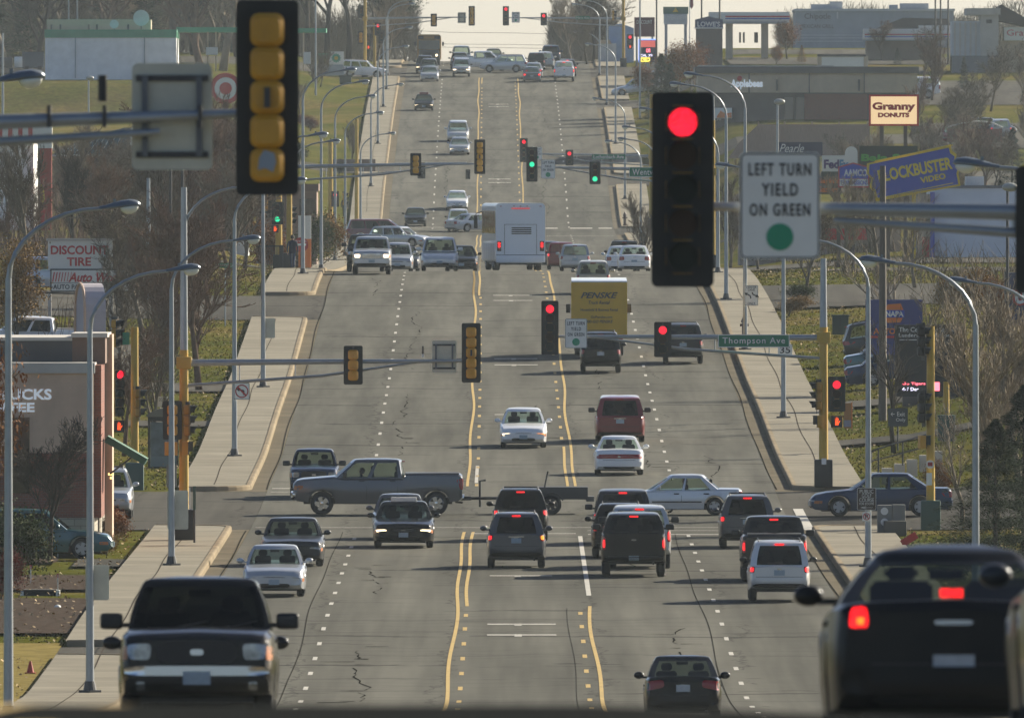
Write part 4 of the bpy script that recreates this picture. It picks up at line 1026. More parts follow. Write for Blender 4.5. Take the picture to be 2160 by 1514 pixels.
def coach():
    z = 1087; X = PX(1096, z)+.05; g = prof(z+5)+.05; r = empty('coach', (X, z, g), 'white coach bus seen from behind at the crest', 'bus', rz=R(3.6))
    Wp = mat('coach white', (.80, .85, .90), .35, coat=.4, var=.03, vs=.8)
    W2 = 1.30
    body = poly_extrude(rrect(2*W2, 3.15, .22, 5), 0, 12.2, Wp); 
    b = obj('body', body, r, (0, 0, 3.55-1.575)); body.shade_smooth(); body.set_sharp_from_angle(angle=R(35))
    vent = M_BLACK
    for i in range(4): obj('vent', boxmesh(-.52, .52, -.03, 0, 1.92+i*.10, 1.97+i*.10, vent), r, (.05, 0, 0))
    obj('top_brake_light', boxmesh(-.48, .48, -.03, .02, 3.24, 3.30, mat('coach lamp', (.35, .02, .03), .4, emit=(1, .05, .05), es=.2)), r)
    for x in (-.35, 0, .35, 1.05, -1.05): obj('marker_light', boxmesh(x-.05, x+.05, -.03, .02, 3.37, 3.40, M_TAIL), r)
    for s in (-1, 1):
        h = obj('lamp_housing', boxmesh(s*1.13-.11, s*1.13+.11, -.03, .02, 1.02, 1.55, M_BLACK, .03), r)
        for zz in (1.42, 1.28): obj('tail_light', disc(.075, 16, 0, -.02, m=M_TAILON), h, (s*1.13, -.03, zz))
        obj('tail_light', disc(.075, 16, 0, -.02, m=M_TAIL), h, (s*1.13, -.03, 1.13))
    obj('rear_bumper', boxmesh(-1.29, 1.29, -.09, .05, .42, .80, Wp, .04), r)
    obj('bumper_seam', boxmesh(-1.28, 1.28, -.025, .0, .80, .83, M_TRIM), r)
    obj('engine_door_seam', boxmesh(-.85, .85, -.02, 0, 2.42, 2.435, M_TRIM), r)
    obj('engine_door_seam', boxmesh(.84, .855, -.021, 0, .85, 2.42, M_TRIM), r); obj('engine_door_seam', boxmesh(-.855, -.84, -.021, 0, .85, 2.42, M_TRIM), r)
    sg = mat('coach side glass', (.03, .035, .035), .08, coat=1)
    for i in range(8): obj('side_window', boxmesh(-W2-.015, -W2+.02, .6+i*1.42, 1.88+i*1.42, 1.95, 3.15, sg, .03), r)
    for i in range(7): obj('luggage_door', boxmesh(-W2-.012, -W2+.02, .9+i*1.5, 2.3+i*1.5, .6, 1.45, Wp, .02), r)
    mrr = obj('side_mirror', boxmesh(-W2-.42, -W2-.22, 12.1, 12.3, 2.2, 2.9, M_BLACK, .05), r)
    obj('mirror_arm', tubemesh([(-W2+.1, 12.1, 3.1), (-W2-.3, 12.2, 3.0), (-W2-.32, 12.2, 2.8)], .03, 6, M_BLACK), mrr)
    obj('underframe', boxmesh(-1.1, 1.1, .3, 11.9, .3, .5, M_TRIM), r)
    ty, ri = tyre_meshes(.5, .3)
    for y in (2.6, 3.8, 9.6):
        for s in (-1, 1):
            w = obj('wheel', ty, r, (s*1.1, y, .5)); w.rotation_euler = (0, 0, PI/2); obj('rim', ri, w)
def schoolbus():
    z = 2072; X = PX(905, z); r = empty('school_bus', (X, z, prof(z+4)), 'yellow school bus facing us just below the far crest', 'bus')
    Yb = mat('school bus yellow', (.30, .15, .012), .45)
    b = obj('body', poly_extrude(rrect(2.4, 2.6, .3, 5), .9, 10, Yb), r, (0, 0, 1.75))
    obj('windscreen', boxmesh(-1.05, 1.05, .84, .9, 1.55, 2.45, mat('coach side glass', (.03, .035, .035), .08)), r)
    obj('front_band', boxmesh(-1.12, 1.12, .85, .92, 2.55, 2.9, M_BLACK, .02), r)
    obj('destination_sign', boxmesh(-.55, .55, .80, .86, 2.6, 2.86, Yb), r)
    obj('bonnet', boxmesh(-1.0, 1.0, 0, 1.0, .6, 1.5, P_DGREY, .1), r)
    obj('grille', boxmesh(-.5, .5, -.03, .02, .7, 1.3, M_BLACK), r)
    for s in (-1, 1):
        obj('headlight', disc(.12, 14, 0, -.03, m=M_HEADON if s > 0 else M_HEAD), r, (s*.75, -.0, .95))
        obj('side_mirror', boxmesh(s*1.4-.1, s*1.4+.1, .8, .9, 1.9, 2.3, M_BLACK, .03), r)
        ty, ri = tyre_meshes(.48, .28)
        for y in (1.0, 7.5):
            w = obj('wheel', ty, r, (s*.95, y, .48)); w.rotation_euler = (0, 0, PI/2)
    obj('bumper', boxmesh(-1.1, 1.1, -.15, .05, .4, .65, M_BLACK, .03), r)
fleet(); penske(); coach(); schoolbus()
# ================================================================== signals, lamps, signs
def lens_mat(name, col, es): return mat(name, tuple(c*.5 for c in col), .3, emit=col, es=es, seg=34)
L_RED = lens_mat('signal red lit', (1, .008, .028), 1.5); L_GRN = lens_mat('signal green lit', (.02, .80, .36), 1.1); L_HAND = lens_mat('walk hand lit', (1, .085, .012), 1.3)
L_ROFF = mat('lens red dark', (.02, .004, .003), .3, spec=.2); L_AOFF = mat('lens amber dark', (.035, .012, .002), .3, spec=.2); L_GOFF = mat('lens green dark', (.003, .012, .008), .3, spec=.2)
SIGM = {}
def signal(px, row, z, n, lit=None, back=False, label='', group=None, yaw=0, sidewise=False, scale=1.0, yellow=True, X=None, plate=True):
    """signal head centred at photo px,row; lit = index from top; back = seen from behind"""
    s = .335; hh = n*s/2
    X = PX(px, z) if X is None else X
    a = yaw+(180 if back else 0)
    r = empty('traffic_signal', (X, z, PZr(row, z)), label, 'traffic light', group, rz=R(a)); r.scale = (scale,)*3
    key = n
    if key not in SIGM:
        bp = poly_extrude(rrect(.62, n*s+.26, .06), .02, .035, M_SIGBLK)
        hb = bmesh.new()
        for i in range(n):
            zc = hh-s*(i+.5)
            q = rrect(.335, s-.004, .085, 4)
            a_ = [hb.verts.new((x, .0, z_+zc)) for x, z_ in q]; b_ = [hb.verts.new((x, .17, z_+zc)) for x, z_ in q]
            c_ = [hb.verts.new((x*.72, .22, z_*.72+zc)) for x, z_ in q]
            m = len(q); hb.faces.new(a_); hb.faces.new(c_[::-1])
            for k in range(m):
                hb.faces.new((a_[k], b_[k], b_[(k+1) % m], a_[(k+1) % m])); hb.faces.new((b_[k], c_[k], c_[(k+1) % m], b_[(k+1) % m]))
        bmesh.ops.recalc_face_normals(hb, faces=hb.faces)
        house = bm_mesh('housing', hb, M_SIGYEL, True, 35)
        fb = bmesh.new()
        for i in range(n):
            zc = hh-s*(i+.5); box(fb, -.165, .165, -.012, 0, zc-.16, zc+.16)
        front = bm_mesh('front', fb, M_SIGBLK)
        vb = bmesh.new(); m = 14; pr = []
        for k in range(m+1):
            t = R(-35+250*k/m); c, sn = math.cos(t), math.sin(t)
            d = .25*(.55+.45*max(0, sn)+.0)
            pr.append((vb.verts.new((.152*c, -.01, .152*sn)), vb.verts.new((.150*c, -.01-d, .150*sn))))
        for p, q in zip(pr, pr[1:]): vb.faces.new((p[0], q[0], q[1], p[1]))
        vis = bm_mesh('visor', vb, M_SIGBLK, True, 60)
        lens = disc(.142, 22, -.012, -.022)
        SIGM[key] = (bp, house, front, vis, lens)
    bp, house, front, vis, lens = SIGM[key]
    if plate: obj('backplate', bp, r)
    h = obj('housing', house, r, None, M_SIGYEL if yellow else M_SIGBLK)
    obj('door', front, r)
    off = {3: [L_ROFF, L_AOFF, L_GOFF], 5: [L_ROFF, L_AOFF, L_GOFF, L_AOFF, L_GOFF], 4: [L_ROFF, L_AOFF, L_AOFF, L_GOFF]}[n]
    on = {3: [L_RED, L_AOFF, L_GRN], 5: [L_RED, L_AOFF, L_GRN, L_AOFF, L_GRN], 4: [L_RED, L_AOFF, L_AOFF, L_GRN]}[n]
    for i in range(n):
        zc = hh-s*(i+.5)
        if not back: obj('lens', lens, r, (0, 0, zc), on[i] if lit == i else off[i])
        obj('visor', vis, r, (0, 0, zc))
    obj('bracket', boxmesh(-.03, .03, .0, .26, hh-.0, hh+.10, M_DARKST) if n == 3 else boxmesh(-.03, .03, .2, .28, -.1, .1, M_DARKST), r)
    return r
def hand_signal(px, row, z, label, back=False, yaw=0, lit=True, group=None):
    r = empty('pedestrian_signal', (PX(px, z), z, PZr(row, z)), label, 'pedestrian light', group, rz=R(yaw+(180 if back else 0)))
    obj('housing', boxmesh(-.21, .21, 0, .2, -.22, .22, M_SIGYEL, .02), r)
    obj('door', boxmesh(-.2, .2, -.02, 0, -.21, .21, M_SIGBLK), r)
    obj('visor', mk(lambda bm: (box(bm, -.22, .22, -.18, -.02, .205, .22), box(bm, -.225, -.21, -.15, -.02, -.1, .22), box(bm, .21, .225, -.15, -.02, -.1, .22)), 'visor', M_SIGBLK), r)
    if lit and not back:
        bm = bmesh.new()
        def fing(x0, z0, x1, z1, w):
            d = Vector((x1-x0, 0, z1-z0)); n_ = Vector((-d.z, 0, d.x)).normalized()*w
            p = [Vector((x0, 0, z0))-n_, Vector((x0, 0, z0))+n_, Vector((x1, 0, z1))+n_*.8, Vector((x1, 0, z1))+d.normalized()*w*.8, Vector((x1, 0, z1))-n_*.8]
            bm.faces.new([bm.verts.new((q.x, -.028, q.z)) for q in p])
        box(bm, -.055, .06, -.032, -.027, -.13, .02)
        for x, t in ((-.042, .115), (-.012, .15), (.018, .145), (.046, .11)): fing(x, .0, x*1.25, t, .0135)
        fing(.05, -.07, .115, .03, .017)
        obj('hand_symbol', bm_mesh('hand', bm, L_HAND), r)
    return r
def signal_mast(name, X, z, gz, top, arm_row, px_end, label, yellow_to=None, arm_rise=.15, base='dark', lum=None, r0=.16, strut=True, group=None, armr=.11):
    """pole on the pavement with a long arm over the road; rows are photo rows"""
    za = PZr(arm_row, z); g = gz; e = empty('signal_mast', (X, z, g), label, 'signal pole', group)
    zt = top; yt = yellow_to if yellow_to else zt
    obj('pole', tubemesh([(0, 0, .0), (0, 0, yt)], [r0, r0*.86], 14, M_POLEY), e)
    if yt < zt: obj('upper_pole', tubemesh([(0, 0, yt-.02), (0, 0, zt)], [r0*.8, r0*.6], 14, M_GALV), e)
    obj('base', boxmesh(-.33, .33, -.33, .33, 0, 1.0, M_BLACK if base == 'dark' else M_GREENPL, .06), e)
    if px_end is not None:
        xe = PX(px_end, z)-X; h = za-g
        obj('mast_arm', tubemesh([(0, 0, h), (xe*.5, 0, h+arm_rise*.6), (xe, 0, h+arm_rise)], [armr, armr*.8, armr*.45], 12, M_GALV), e)
        if strut:
            obj('brace_arm', tubemesh([(0, 0, h-.75), (xe*.5, 0, h-.42), (xe*.86, 0, h+arm_rise*.8)], [.055, .05, .035], 8, M_GALV), e)
            for t in (.2, .4, .6): obj('arm_tie', tubemesh([(xe*t, 0, h+arm_rise*t), (xe*t, 0, h-.72+.66*t)], .02, 6, M_GALV), e)
        obj('arm_clamp', boxmesh(-.24, .24, -.24, .24, h-.2, h+.2, M_POLEY, .03), e)
    if lum:   # luminaire arm from the top
        lamp_arm(e, lum, zt)
    return e
HEADM = {}
def lamp_head_mesh():
    if 'h' in HEADM: return HEADM['h']
    bm = bmesh.new(); st = [(-.02, .05, .05, 0), (.10, .07, .06, 0), (.22, .09, .085, 0), (.42, .15, .11, .01), (.62, .17, .12, .012), (.78, .14, .09, .0), (.84, .05, .04, -.01)]
    rings = []
    for x, w, h, dz in st:
        pts = []
        for k in range(12):
            a = 2*PI*k/12; c, s_ = math.cos(a), math.sin(a)
            pts.append(bm.verts.new((x, w*c, dz+(h*s_ if s_ > 0 else h*.35*s_))))
        rings.append(pts)
    for a, b in zip(rings, rings[1:]):
        for k in range(12): bm.faces.new((a[k], a[(k+1) % 12], b[(k+1) % 12], b[k]))
    bm.faces.new(rings[0]); bm.faces.new(rings[-1])
    box(bm, .28, .34, -.03, .03, .08, .17)
    bmesh.ops.recalc_face_normals(bm, faces=bm.faces)
    hd = bm_mesh('lamp_head', bm, mat('lamp head paint', (.16, .19, .22), .35, metal=.5), True, 50)
    bm = bmesh.new(); bmesh.ops.create_uvsphere(bm, u_segments=14, v_segments=8, radius=1)
    for v in bm.verts: v.co = Vector((.60+v.co.x*.20, v.co.y*.15, -.03+(v.co.z*.15 if v.co.z < 0 else v.co.z*.03)))
    gm = glass_mat('lamp bowl glass', (.8, .85, .8), .9); 
    g2 = mat('lamp bowl', (.72, .74, .66), .12, coat=1)
    gl = bm_mesh('lamp_bowl', bm, g2, True)
    HEADM['h'] = (hd, gl); return HEADM['h']
def lamp_arm(e, d, zt, reach=1.95, rise=1.5):
    """d=+1 arm to the right, -1 to the left"""
    pts = []
    for k in range(9):
        t = k/8; pts.append((d*reach*(1-math.cos(t*PI/2))*1.0, 0, zt-rise+rise*math.sin(t*PI/2)))
    obj('arm', tubemesh(pts, [.055-.015*k/8 for k in range(9)], 8, M_GALV), e)
    hd, gl = lamp_head_mesh()
    h = obj('lamp_head', hd, e, (d*reach-.03*d, 0, zt+.0)); h.rotation_euler = (0, R(-6)*d*1, 0)
    if d < 0: h.rotation_euler = (0, R(-6), PI)
    obj('lamp_bowl', gl, h)
def lamp(X, z, head_row, d, label, group='street lamps along the road', u=None, base_h=None, r0=.105):
    g = H(X, z)+(.15 if 9.9 < abs(X-cx(z)) < 12.3 else 0); zt = PZr(head_row, z)-g
    e = empty('street_lamp', (X, z, g), label, 'street lamp', group)
    obj('pole', tubemesh([(0, 0, .1), (0, 0, zt-1.45)], [r0, r0*.62], 12, M_GALV), e)
    obj('base', mk(lambda bm: (tube(bm, [(0, 0, 0), (0, 0, .06)], .28, 4), tube(bm, [(0, 0, .05), (0, 0, .28)], [.17, .12], 12)), 'base', M_DARKST), e)
    lamp_arm(e, d, zt)
    return e
def post(e, x, y0, y1, r=.035, m=None, yy=.03): obj('post', tubemesh([(x, yy, y0), (x, yy, y1)], r, 8, m or M_DARKST), e)
def sign(px, row, z, w, h, face, label, cat='sign', name='road_sign', border=None, lines=(), postto=None, group=None, rot=0, back=None, th=.02, rad=None, posts=None, X=None, yaw=0, postm=None, postr=.035):
    """flat sign w x h photo px; lines: (text, dx, dy, w, h, material, kw) in photo px from the centre, y down"""
    s = SCL(z); X0 = PX(px, z) if X is None else X
    e = empty(name, (X0, z, PZr(row, z)), label, cat, group); e.rotation_euler = (0, R(rot), R(yaw))
    W, Hh = w/s, h/s
    obj('panel', poly_extrude(rrect(W, Hh, rad if rad is not None else min(W, Hh)*.08), 0, th, face), e)
    if border:
        bm_, t = border; t = t/s
        o = rrect(W, Hh, min(W, Hh)*.08, 4); i = rrect(W-2*t, Hh-2*t, min(W, Hh)*.06, 4)
        bm = bmesh.new(); A = [bm.verts.new((x, -.006, z_)) for x, z_ in o]; B = [bm.verts.new((x, -.006, z_)) for x, z_ in i]
        for k in range(len(o)): bm.faces.new((A[k], A[(k+1) % len(o)], B[(k+1) % len(o)], B[k]))
        obj('border', bm_mesh('border', bm, bm_), e)
    for ln in lines:
        txt, dx, dy, tw, thh, m = ln[:6]; kw = ln[6] if len(ln) > 6 else {}
        obj('lettering', text_mesh(txt, tw/s, thh/s, m, ext=.004, **kw), e, (dx/s, -.009, -dy/s))
    if postto is not None:
        for dx in (posts or [0]):
            obj('post', tubemesh([(dx/s, th+postr+.01, Hh*.3), (dx/s, th+postr+.01, PZr(postto, z)-PZr(row, z))], postr, 8, postm or M_DARKST), e)
    return e
def ltyg(px, row, z, hgt, label, back=False, g='left turn yield signs on the signal arms'):
    """LEFT TURN YIELD ON GREEN"""
    s = SCL(z); W, Hh = .80, 1.06
    e = empty('turn_yield_sign', (PX(px, z), z, PZr(row, z)), label, 'sign', g, rz=PI if back else 0)
    obj('panel', poly_extrude(rrect(W, Hh, .06), 0, .012, M_SIGNBK if back else M_SIGNW), e)
    if not back:
        obj('border', mk(lambda bm: ring_xz(bm, rrect(W-.02, Hh-.02, .055), rrect(W-.045, Hh-.045, .045), -.004), 'border', M_LETBK), e)
        for t, w, dz in (('LEFT TURN', .62, .36), ('YIELD', .36, .16), ('ON GREEN', .60, -.04)):
            obj('lettering', text_mesh(t, w, .125, M_LETBK, bold=.02, spacing=1.25), e, (0, -.006, dz))
        obj('green_disc', disc(.135, 24, -.003, -.008, m=mat('sign green disc', (.02, .30, .16), .5)), e, (0, 0, -.31))
    else:
        for zz in (.38, -.38): obj('bracket', boxmesh(-.36, .36, .012, .04, zz-.03, zz+.03, M_DARKST), e)
        for xx in (-.27, .27): obj('bracket', boxmesh(xx-.03, xx+.03, .04, .07, -.4, .4, mat('bracket steel', (.14, .15, .16), .5)), e)
    return e
def ring_xz(bm, o, i, y):
    A = [bm.verts.new((x, y, z_)) for x, z_ in o]; B = [bm.verts.new((x, y, z_)) for x, z_ in i]
    for k in range(len(o)): bm.faces.new((A[k], A[(k+1) % len(o)], B[(k+1) % len(o)], B[k]))

def junctions():
    GH = 'signal heads over the road'
    # ---------- nearest junction, out of focus
    z = 205
    zg = H(-12, z)
    e = empty('signal_mast', (-11.0, z, zg+.15), 'blurred signal arm reaching in from the left photo edge', 'signal pole', 'signal masts')
    hh = PZr(248, z)-zg-.15
    obj('pole', tubemesh([(0, 0, 0), (0, 0, hh+3)], [.17, .12], 12, M_POLEY), e)
    obj('mast_arm', tubemesh([(0, 0, hh-.12), (5.5, 0, hh-.06), (8.28, 0, hh+.04)], [.12, .085, .045], 14, M_GALV), e)
    obj('brace_arm', tubemesh([(0, 0, hh-.75), (5.6, 0, hh-.26), (7.5, 0, hh-.14)], [.06, .055, .035], 10, M_GALV), e)
    for x in (6.4, 6.95, 7.9): obj('arm_clamp', boxmesh(x-.02, x+.02, -.13, .11, hh-.1, hh+.12, M_DARKST), e)
    obj('camera', tubemesh([(6.93, -.05, hh+.16), (6.93, -.05, hh+.42)], .045, 10, M_BLACK), e)
    sb = signal(564, 206, z-.25, 5, back=True, label='huge blurred yellow and black signal back at the top left', group=GH)
    obj('faded_sticker', poly_extrude([(-.06, -.74), (.02, -.70), (.09, -.72), (.08, -.6), (.03, -.52), (-.07, -.55), (-.09, -.64)], .205, .225, mat('faded sticker', (.28, .33, .38), .6)), sb)
    ltyg(363, 246, z+.2, 1, 'blurred sign back with a dark frame on the nearest left arm', back=True)
    e = empty('signal_mast', (11.2, z, zg+.15), 'blurred signal arm reaching in from the right photo edge', 'signal pole', 'signal masts')
    hh = PZr(444, z)-zg-.15; xe = PX(1500, z)-11.2
    obj('pole', tubemesh([(0, 0, 0), (0, 0, hh+3)], [.17, .12], 12, M_POLEY), e)
    obj('mast_arm', tubemesh([(0, 0, hh-.1), (-6, 0, hh-.02), (xe, 0, hh+.04)], [.12, .09, .045], 14, M_GALV), e)
    obj('brace_arm', tubemesh([(0, 0, hh-.75), (-6.2, 0, hh-.22), (-8, 0, hh-.1)], [.06, .055, .035], 10, M_GALV), e)
    for x in (-6.2, -4.2): obj('arm_tie', tubemesh([(x, 0, hh-.02), (x, 0, hh-.26)], .025, 6, M_GALV), e)
    signal(1440, 400, z-.2, 5, lit=0, label='huge blurred black signal head with red lit beside the largest turn sign', group=GH, yaw=1)
    ltyg(1645, 434, z-.12, 1, 'largest white turn yield sign, on the nearest signal arm')
    signal(2208, 485, z-.2, 3, lit=0, label='black signal head cut by the right photo edge', group=GH)
    # ---------- Thompson Ave
    z = 672; X = PX(388, z); g = H(X, z)+.15
    signal_mast('m', X, z, g, PZr(395, z)-g, 765, 975, 'yellow signal mast on the left corner with its arm over the oncoming lanes', yellow_to=PZr(738, z)-g, lum=1, group='signal masts', arm_rise=.06)
    signal(745, 770, z-.2, 3, back=True, label='yellow back of the three lamp signal over the oncoming kerb lane', group=GH)
    signal(994, 744, z-.2, 5, back=True, label='yellow back of the five lamp signal at the end of the left arm', group=GH)
    ltyg(937, 752, z+.15, 1, 'pale sign back hanging beside the five lamp signal back', back=True)
    e = empty('antenna', (PX(892, z), z-.05, PZr(748, z)), 'small dark antenna standing on the left signal arm', 'antenna')
    obj('rod', tubemesh([(0, 0, 0), (0, 0, .28)], .03, 8, M_BLACK), e); obj('foot', boxmesh(-.04, .04, -.04, .04, -.08, .02, M_SIGNW), e)
    signal(366, 886, z-.3, 3, back=True, label='yellow signal back on the left corner mast', group='side mounted signals', X=PX(364, z))
    signal(401, 886, z-.1, 3, label='dark signal in profile right of the left corner mast', group='side mounted signals', yaw=90)
    hand_signal(361, 946, z-.2, 'yellow pedestrian light back low on the left corner mast', back=True)
    hand_signal(397, 945, z-.1, 'pedestrian light in profile on the left corner mast', yaw=90, lit=False)
    z = 742; X = PX(1737, z); g = H(X, z)+.15
    signal_mast('m', X, z, g, PZr(545, z)-g, 712, 1165, 'yellow signal mast on the right corner with street name on its arm', yellow_to=PZr(690, z)-g, group='signal masts', arm_rise=.04, r0=.17)
    signal(1160, 691, z-.2, 5, lit=0, label='five lamp signal red lit at the tip of the right arm', group=GH)
    signal(1398, 716, z-.2, 3, lit=0, label='three lamp signal red lit in front of the dark rack SUV', group=GH)
    ltyg(1215, 703, z-.12, 1, 'white turn yield sign in front of the yellow rental truck')
    sign(1590, 719, z-.15, 151, 27, M_SIGNG, 'green street name sign reading Thompson Ave', name='street_name_sign', border=(M_LETWH, 1.6), lines=[('Thompson Ave', 0, 1, 132, 17, M_LETWH, dict(bold=.01, spacing=1.15))])
    signal(1765, 831, z-.25, 3, lit=0, label='side signal red lit on the right corner mast', group='side mounted signals')
    signal(1721, 835, z-.1, 3, label='dark signal in profile left of the right corner mast', group='side mounted signals', yaw=-90)
    hand_signal(1765, 889, z-.25, 'orange hand light on the right corner mast')
    hand_signal(1724, 889, z-.1, 'pedestrian light in profile on the right corner mast', yaw=-90, lit=False)
    # far left corner pole
    z = 740; X = PX(284, z); g = H(X, z)+.1
    e = signal_mast('m', X, z, g, PZr(690, z)-g, 765, None, 'yellow pole with a dark green base by the coffee shop', group='signal masts', base='green', r0=.15)
    signal(252, 829, z-.25, 5, lit=0, label='five lamp signal red lit beside the coffee shop corner', group='side mounted signals', yaw=22, plate=False)
    signal(249, 703, z-.3, 3, label='three dark visors above the coffee shop roof', group='side mounted signals', yaw=60, plate=False)
    signal(296, 850, z-.1, 3, label='dark signal in profile right of the coffee shop corner pole', group='side mounted signals', yaw=90)
    hand_signal(251, 899, z-.25, 'orange hand light beside the coffee shop wall')
    sign(266, 714, z-.3, 17, 26, M_SIGNG, 'small green street sign edge above the coffee shop roof', name='street_name_sign', yaw=35)
    # near right corner pole
    z = 688; X = PX(1963, z); g = H(X, z)+.1
    e = signal_mast('m', X, z, g, PZr(688, z)-g, 765, None, 'yellow pole with green base beside the blue sedan', group='signal masts', base='green', r0=.15)
    signal(1949, 720, z-.2, 3, label='dark signal at the top of the pole by the blue sedan', group='side mounted signals', yaw=100, yellow=False)
    signal(1950, 860, z-.2, 3, label='lower dark signal on the pole by the blue sedan', group='side mounted signals', yaw=100, yellow=False)
    hand_signal(1951, 932, z-.2, 'dark pedestrian light on the pole by the blue sedan', yaw=100, lit=False)
    M_BUSR = mat('bus stop red', (.35, .02, .02), .5)
    e = sign(1962, 979, z-.3, 16, 17, M_SIGNW, 'red ringed bus stop sign on the yellow pole by the blue sedan', name='bus_stop_sign', rad=.1)
    obj('pictogram', boxmesh(-.08, .08, -.012, -.004, -.06, .07, M_BUSR, .0), e)
    sign(1960, 1010, z-.3, 12, 26, M_SIGNW, 'white notice below the bus stop sign', name='notice')
    sign(1738, 973, 741.7-.2, 10, 13, M_SIGNW, 'push button notice on the right corner mast', name='notice')
    # another yellow pole further right
    z = 792; X = PX(1996, z); g = H(X, z)
    signal_mast('m', X, z, g, PZr(805, z)-g, 765, None, 'short yellow pole behind the bare tree at the right', group='signal masts', base='green', r0=.13)
    # ---------- Wentworth
    z = 1104; X = PX(610, z); g = H(X, z)
    signal_mast('m', X, z, g, PZr(300, z)-g, 352, 1000, 'distant signal mast left of the crest with a long arm', group='signal masts at the second junction', yellow_to=8.5, arm_rise=.15, lum=1)
    signal(877, 347, z-.2, 3, back=True, label='yellow back of the distant three lamp signal', group=GH, scale=.95)
    signal(1012, 331, z-.2, 5, back=True, label='yellow back of the distant five lamp signal above the white bus', group=GH, scale=.95)
    z = 1152; X = PX(1503, z); g = H(X, z)
    signal_mast('m', X, z, g, PZr(200, z)-g, 362, 1128, 'distant signal mast right of the crest, mostly behind the near signal', group='signal masts at the second junction', yellow_to=8.5, arm_rise=.25)
    signal(1122, 347, z-.2, 5, lit=2, label='five lamp signal showing green above the white bus', group=GH)
    signal(1255, 365, z-.2, 3, lit=2, label='three lamp signal showing green beside the Wentworth street sign', group=GH)
    ltyg(1156, 357, z-.1, 1, 'distant turn yield sign right of the green signal')
    sign(1386, 363, z-.2, 118, 21, M_SIGNG, 'green street sign reading Wentworth Ave, half behind the near signal', name='street_name_sign', border=(M_LETWH, 1.2), lines=[('Wentworth Ave', 0, 0, 104, 13, M_LETWH, dict(bold=.01, spacing=1.1))])
    z = 1150
    for px, rw, lt, yw, lb in ((585, 450, 2, 0, 'green lit signal behind the left lamp poles'), (617, 455, None, 80, 'dark signal visors right of the second junction pole'), (707, 420, 0, 0, 'red lit signal by the far left pavement'), (729, 420, None, 80, 'dark signal visors beside the far red light')):
        signal(px, rw, z if px < 640 else 1660, 3, lit=lt, label=lb, group='small distant signals', yaw=yw, plate=lt is not None)
    signal(559, 425, 1106, 3, back=True, label='yellow signal back under the giant near signal', group='small distant signals')
    hand_signal(580, 483, 1150, 'small orange hand light left of the walking man')
    for px, z_, top, lb in ((588, 1152, 390, 'ochre pole left of the walking man'), (697, 1662, 300, 'ochre pole beside the far pavement'), (1374, 1662, 250, 'ochre signal pole behind the near red signal')):
        X = PX(px, z_); g = H(X, z_); signal_mast('m', X, z_, g, PZr(top, z_)-g, 765, None, lb, group='signal poles at the middle junctions', r0=.2)
    # ---------- Lothenbach
    z = 1640; X = PX(752, z); g = H(X, z)
    signal_mast('m', X, z, g, PZr(250, z)-g, 349, 985, 'thin far signal arm below the second junction arm', group='signal masts at the third junction', arm_rise=.2)
    signal(889, 360, z-.2, 3, back=True, label='small dark signal back left of the centre line', group=GH, yellow=False)
    signal(987, 368, z-.2, 3, back=True, label='small dark signal back beside the yellow line', group=GH, yellow=False, scale=.6)
    z = 1668; X = PX(1374, z); g = H(X, z)
    e = signal_mast('m', X, z, g, PZr(200, z)-g, 330, 1112, 'far signal mast with the Lothenbach street sign on its arm', group='signal masts at the third junction', arm_rise=.2)
    signal(1105, 317, z-.2, 5, lit=0, label='red lit signal half behind the green five lamp signal', group=GH)
    signal(1201, 333, z-.2, 3, lit=0, label='small red lit signal beside the Lothenbach street sign', group=GH, scale=1.0)
    sign(1284, 331, z-.2, 70, 11, M_SIGNG, 'green street sign reading Lothenbach Ave', name='street_name_sign', lines=[('Lothenbach Ave', 0, 0, 64, 7.5, M_LETWH, dict(bold=.01))])
    ltyg(1133, 324, z-.1, 1, 'turn yield sign peeking from behind the green signal')
    # ---------- Marie
    z = 2030; X = PX(770, z); g = H(X, z)
    signal_mast('m', X, z, g, PZr(-40, z)-g, 40, 985, 'farthest left signal mast against the trees', group='signal masts at the farthest junction', arm_rise=.15)
    signal(915, 43, z-.2, 3, back=True, label='grey signal back against the sky', group=GH)
    signal(995, 34, z-.2, 5, back=True, label='tall signal back against the sky', group=GH)
    ltyg(974, 38, z+.1, 1, 'grey sign back against the sky', back=True)
    z = 2062; X = PX(1315, z); g = H(X, z)
    signal_mast('m', X, z, g, PZr(-40, z)-g, 40, 1070, 'farthest right signal mast against the sky', group='signal masts at the farthest junction', arm_rise=.1)
    signal(1067, 34, z-.2, 5, lit=0, label='red lit five lamp signal against the sky', group=GH)
    signal(1147, 41, z-.2, 3, lit=0, label='red lit three lamp signal against the sky', group=GH)
    signal(1329, 86, z-.2, 3, lit=0, label='red lit signal beside the blue roadside screen', group='small distant signals')
    signal(1296, 33, z-.2, 3, label='dark visors standing above the farthest right arm', group='small distant signals', yaw=80, plate=False)
    hand_signal(1329, 99, z-.5, 'tiny red hand light beside the blue roadside screen')
    ltyg(1088, 37, z-.1, 1, 'small turn yield sign against the sky')
    sign(1229, 38, z-.2, 30, 7, M_SIGNG, 'tiny green street sign against the bare tree', name='street_name_sign', lines=[('Marie Ave', 0, 0, 26, 4.5, M_LETWH)])
    for px, rw, lt, b_, lb in ((761, 80, None, True, 'far yellow signal back by the evergreens'), (777, 85, None, False, 'far dark signal by the evergreens'), (797, 62, 0, False, 'far red lit signal by the evergreens'), (805, 78, None, False, 'far visors by the evergreens'), (762, 25, None, False, 'topmost dark signal by the evergreens')):
        signal(px, rw, 2034, 3, lit=lt, back=b_, label=lb, group='small distant signals')
    hand_signal(777, 100, 2033, 'tiny red hand light by the evergreens')
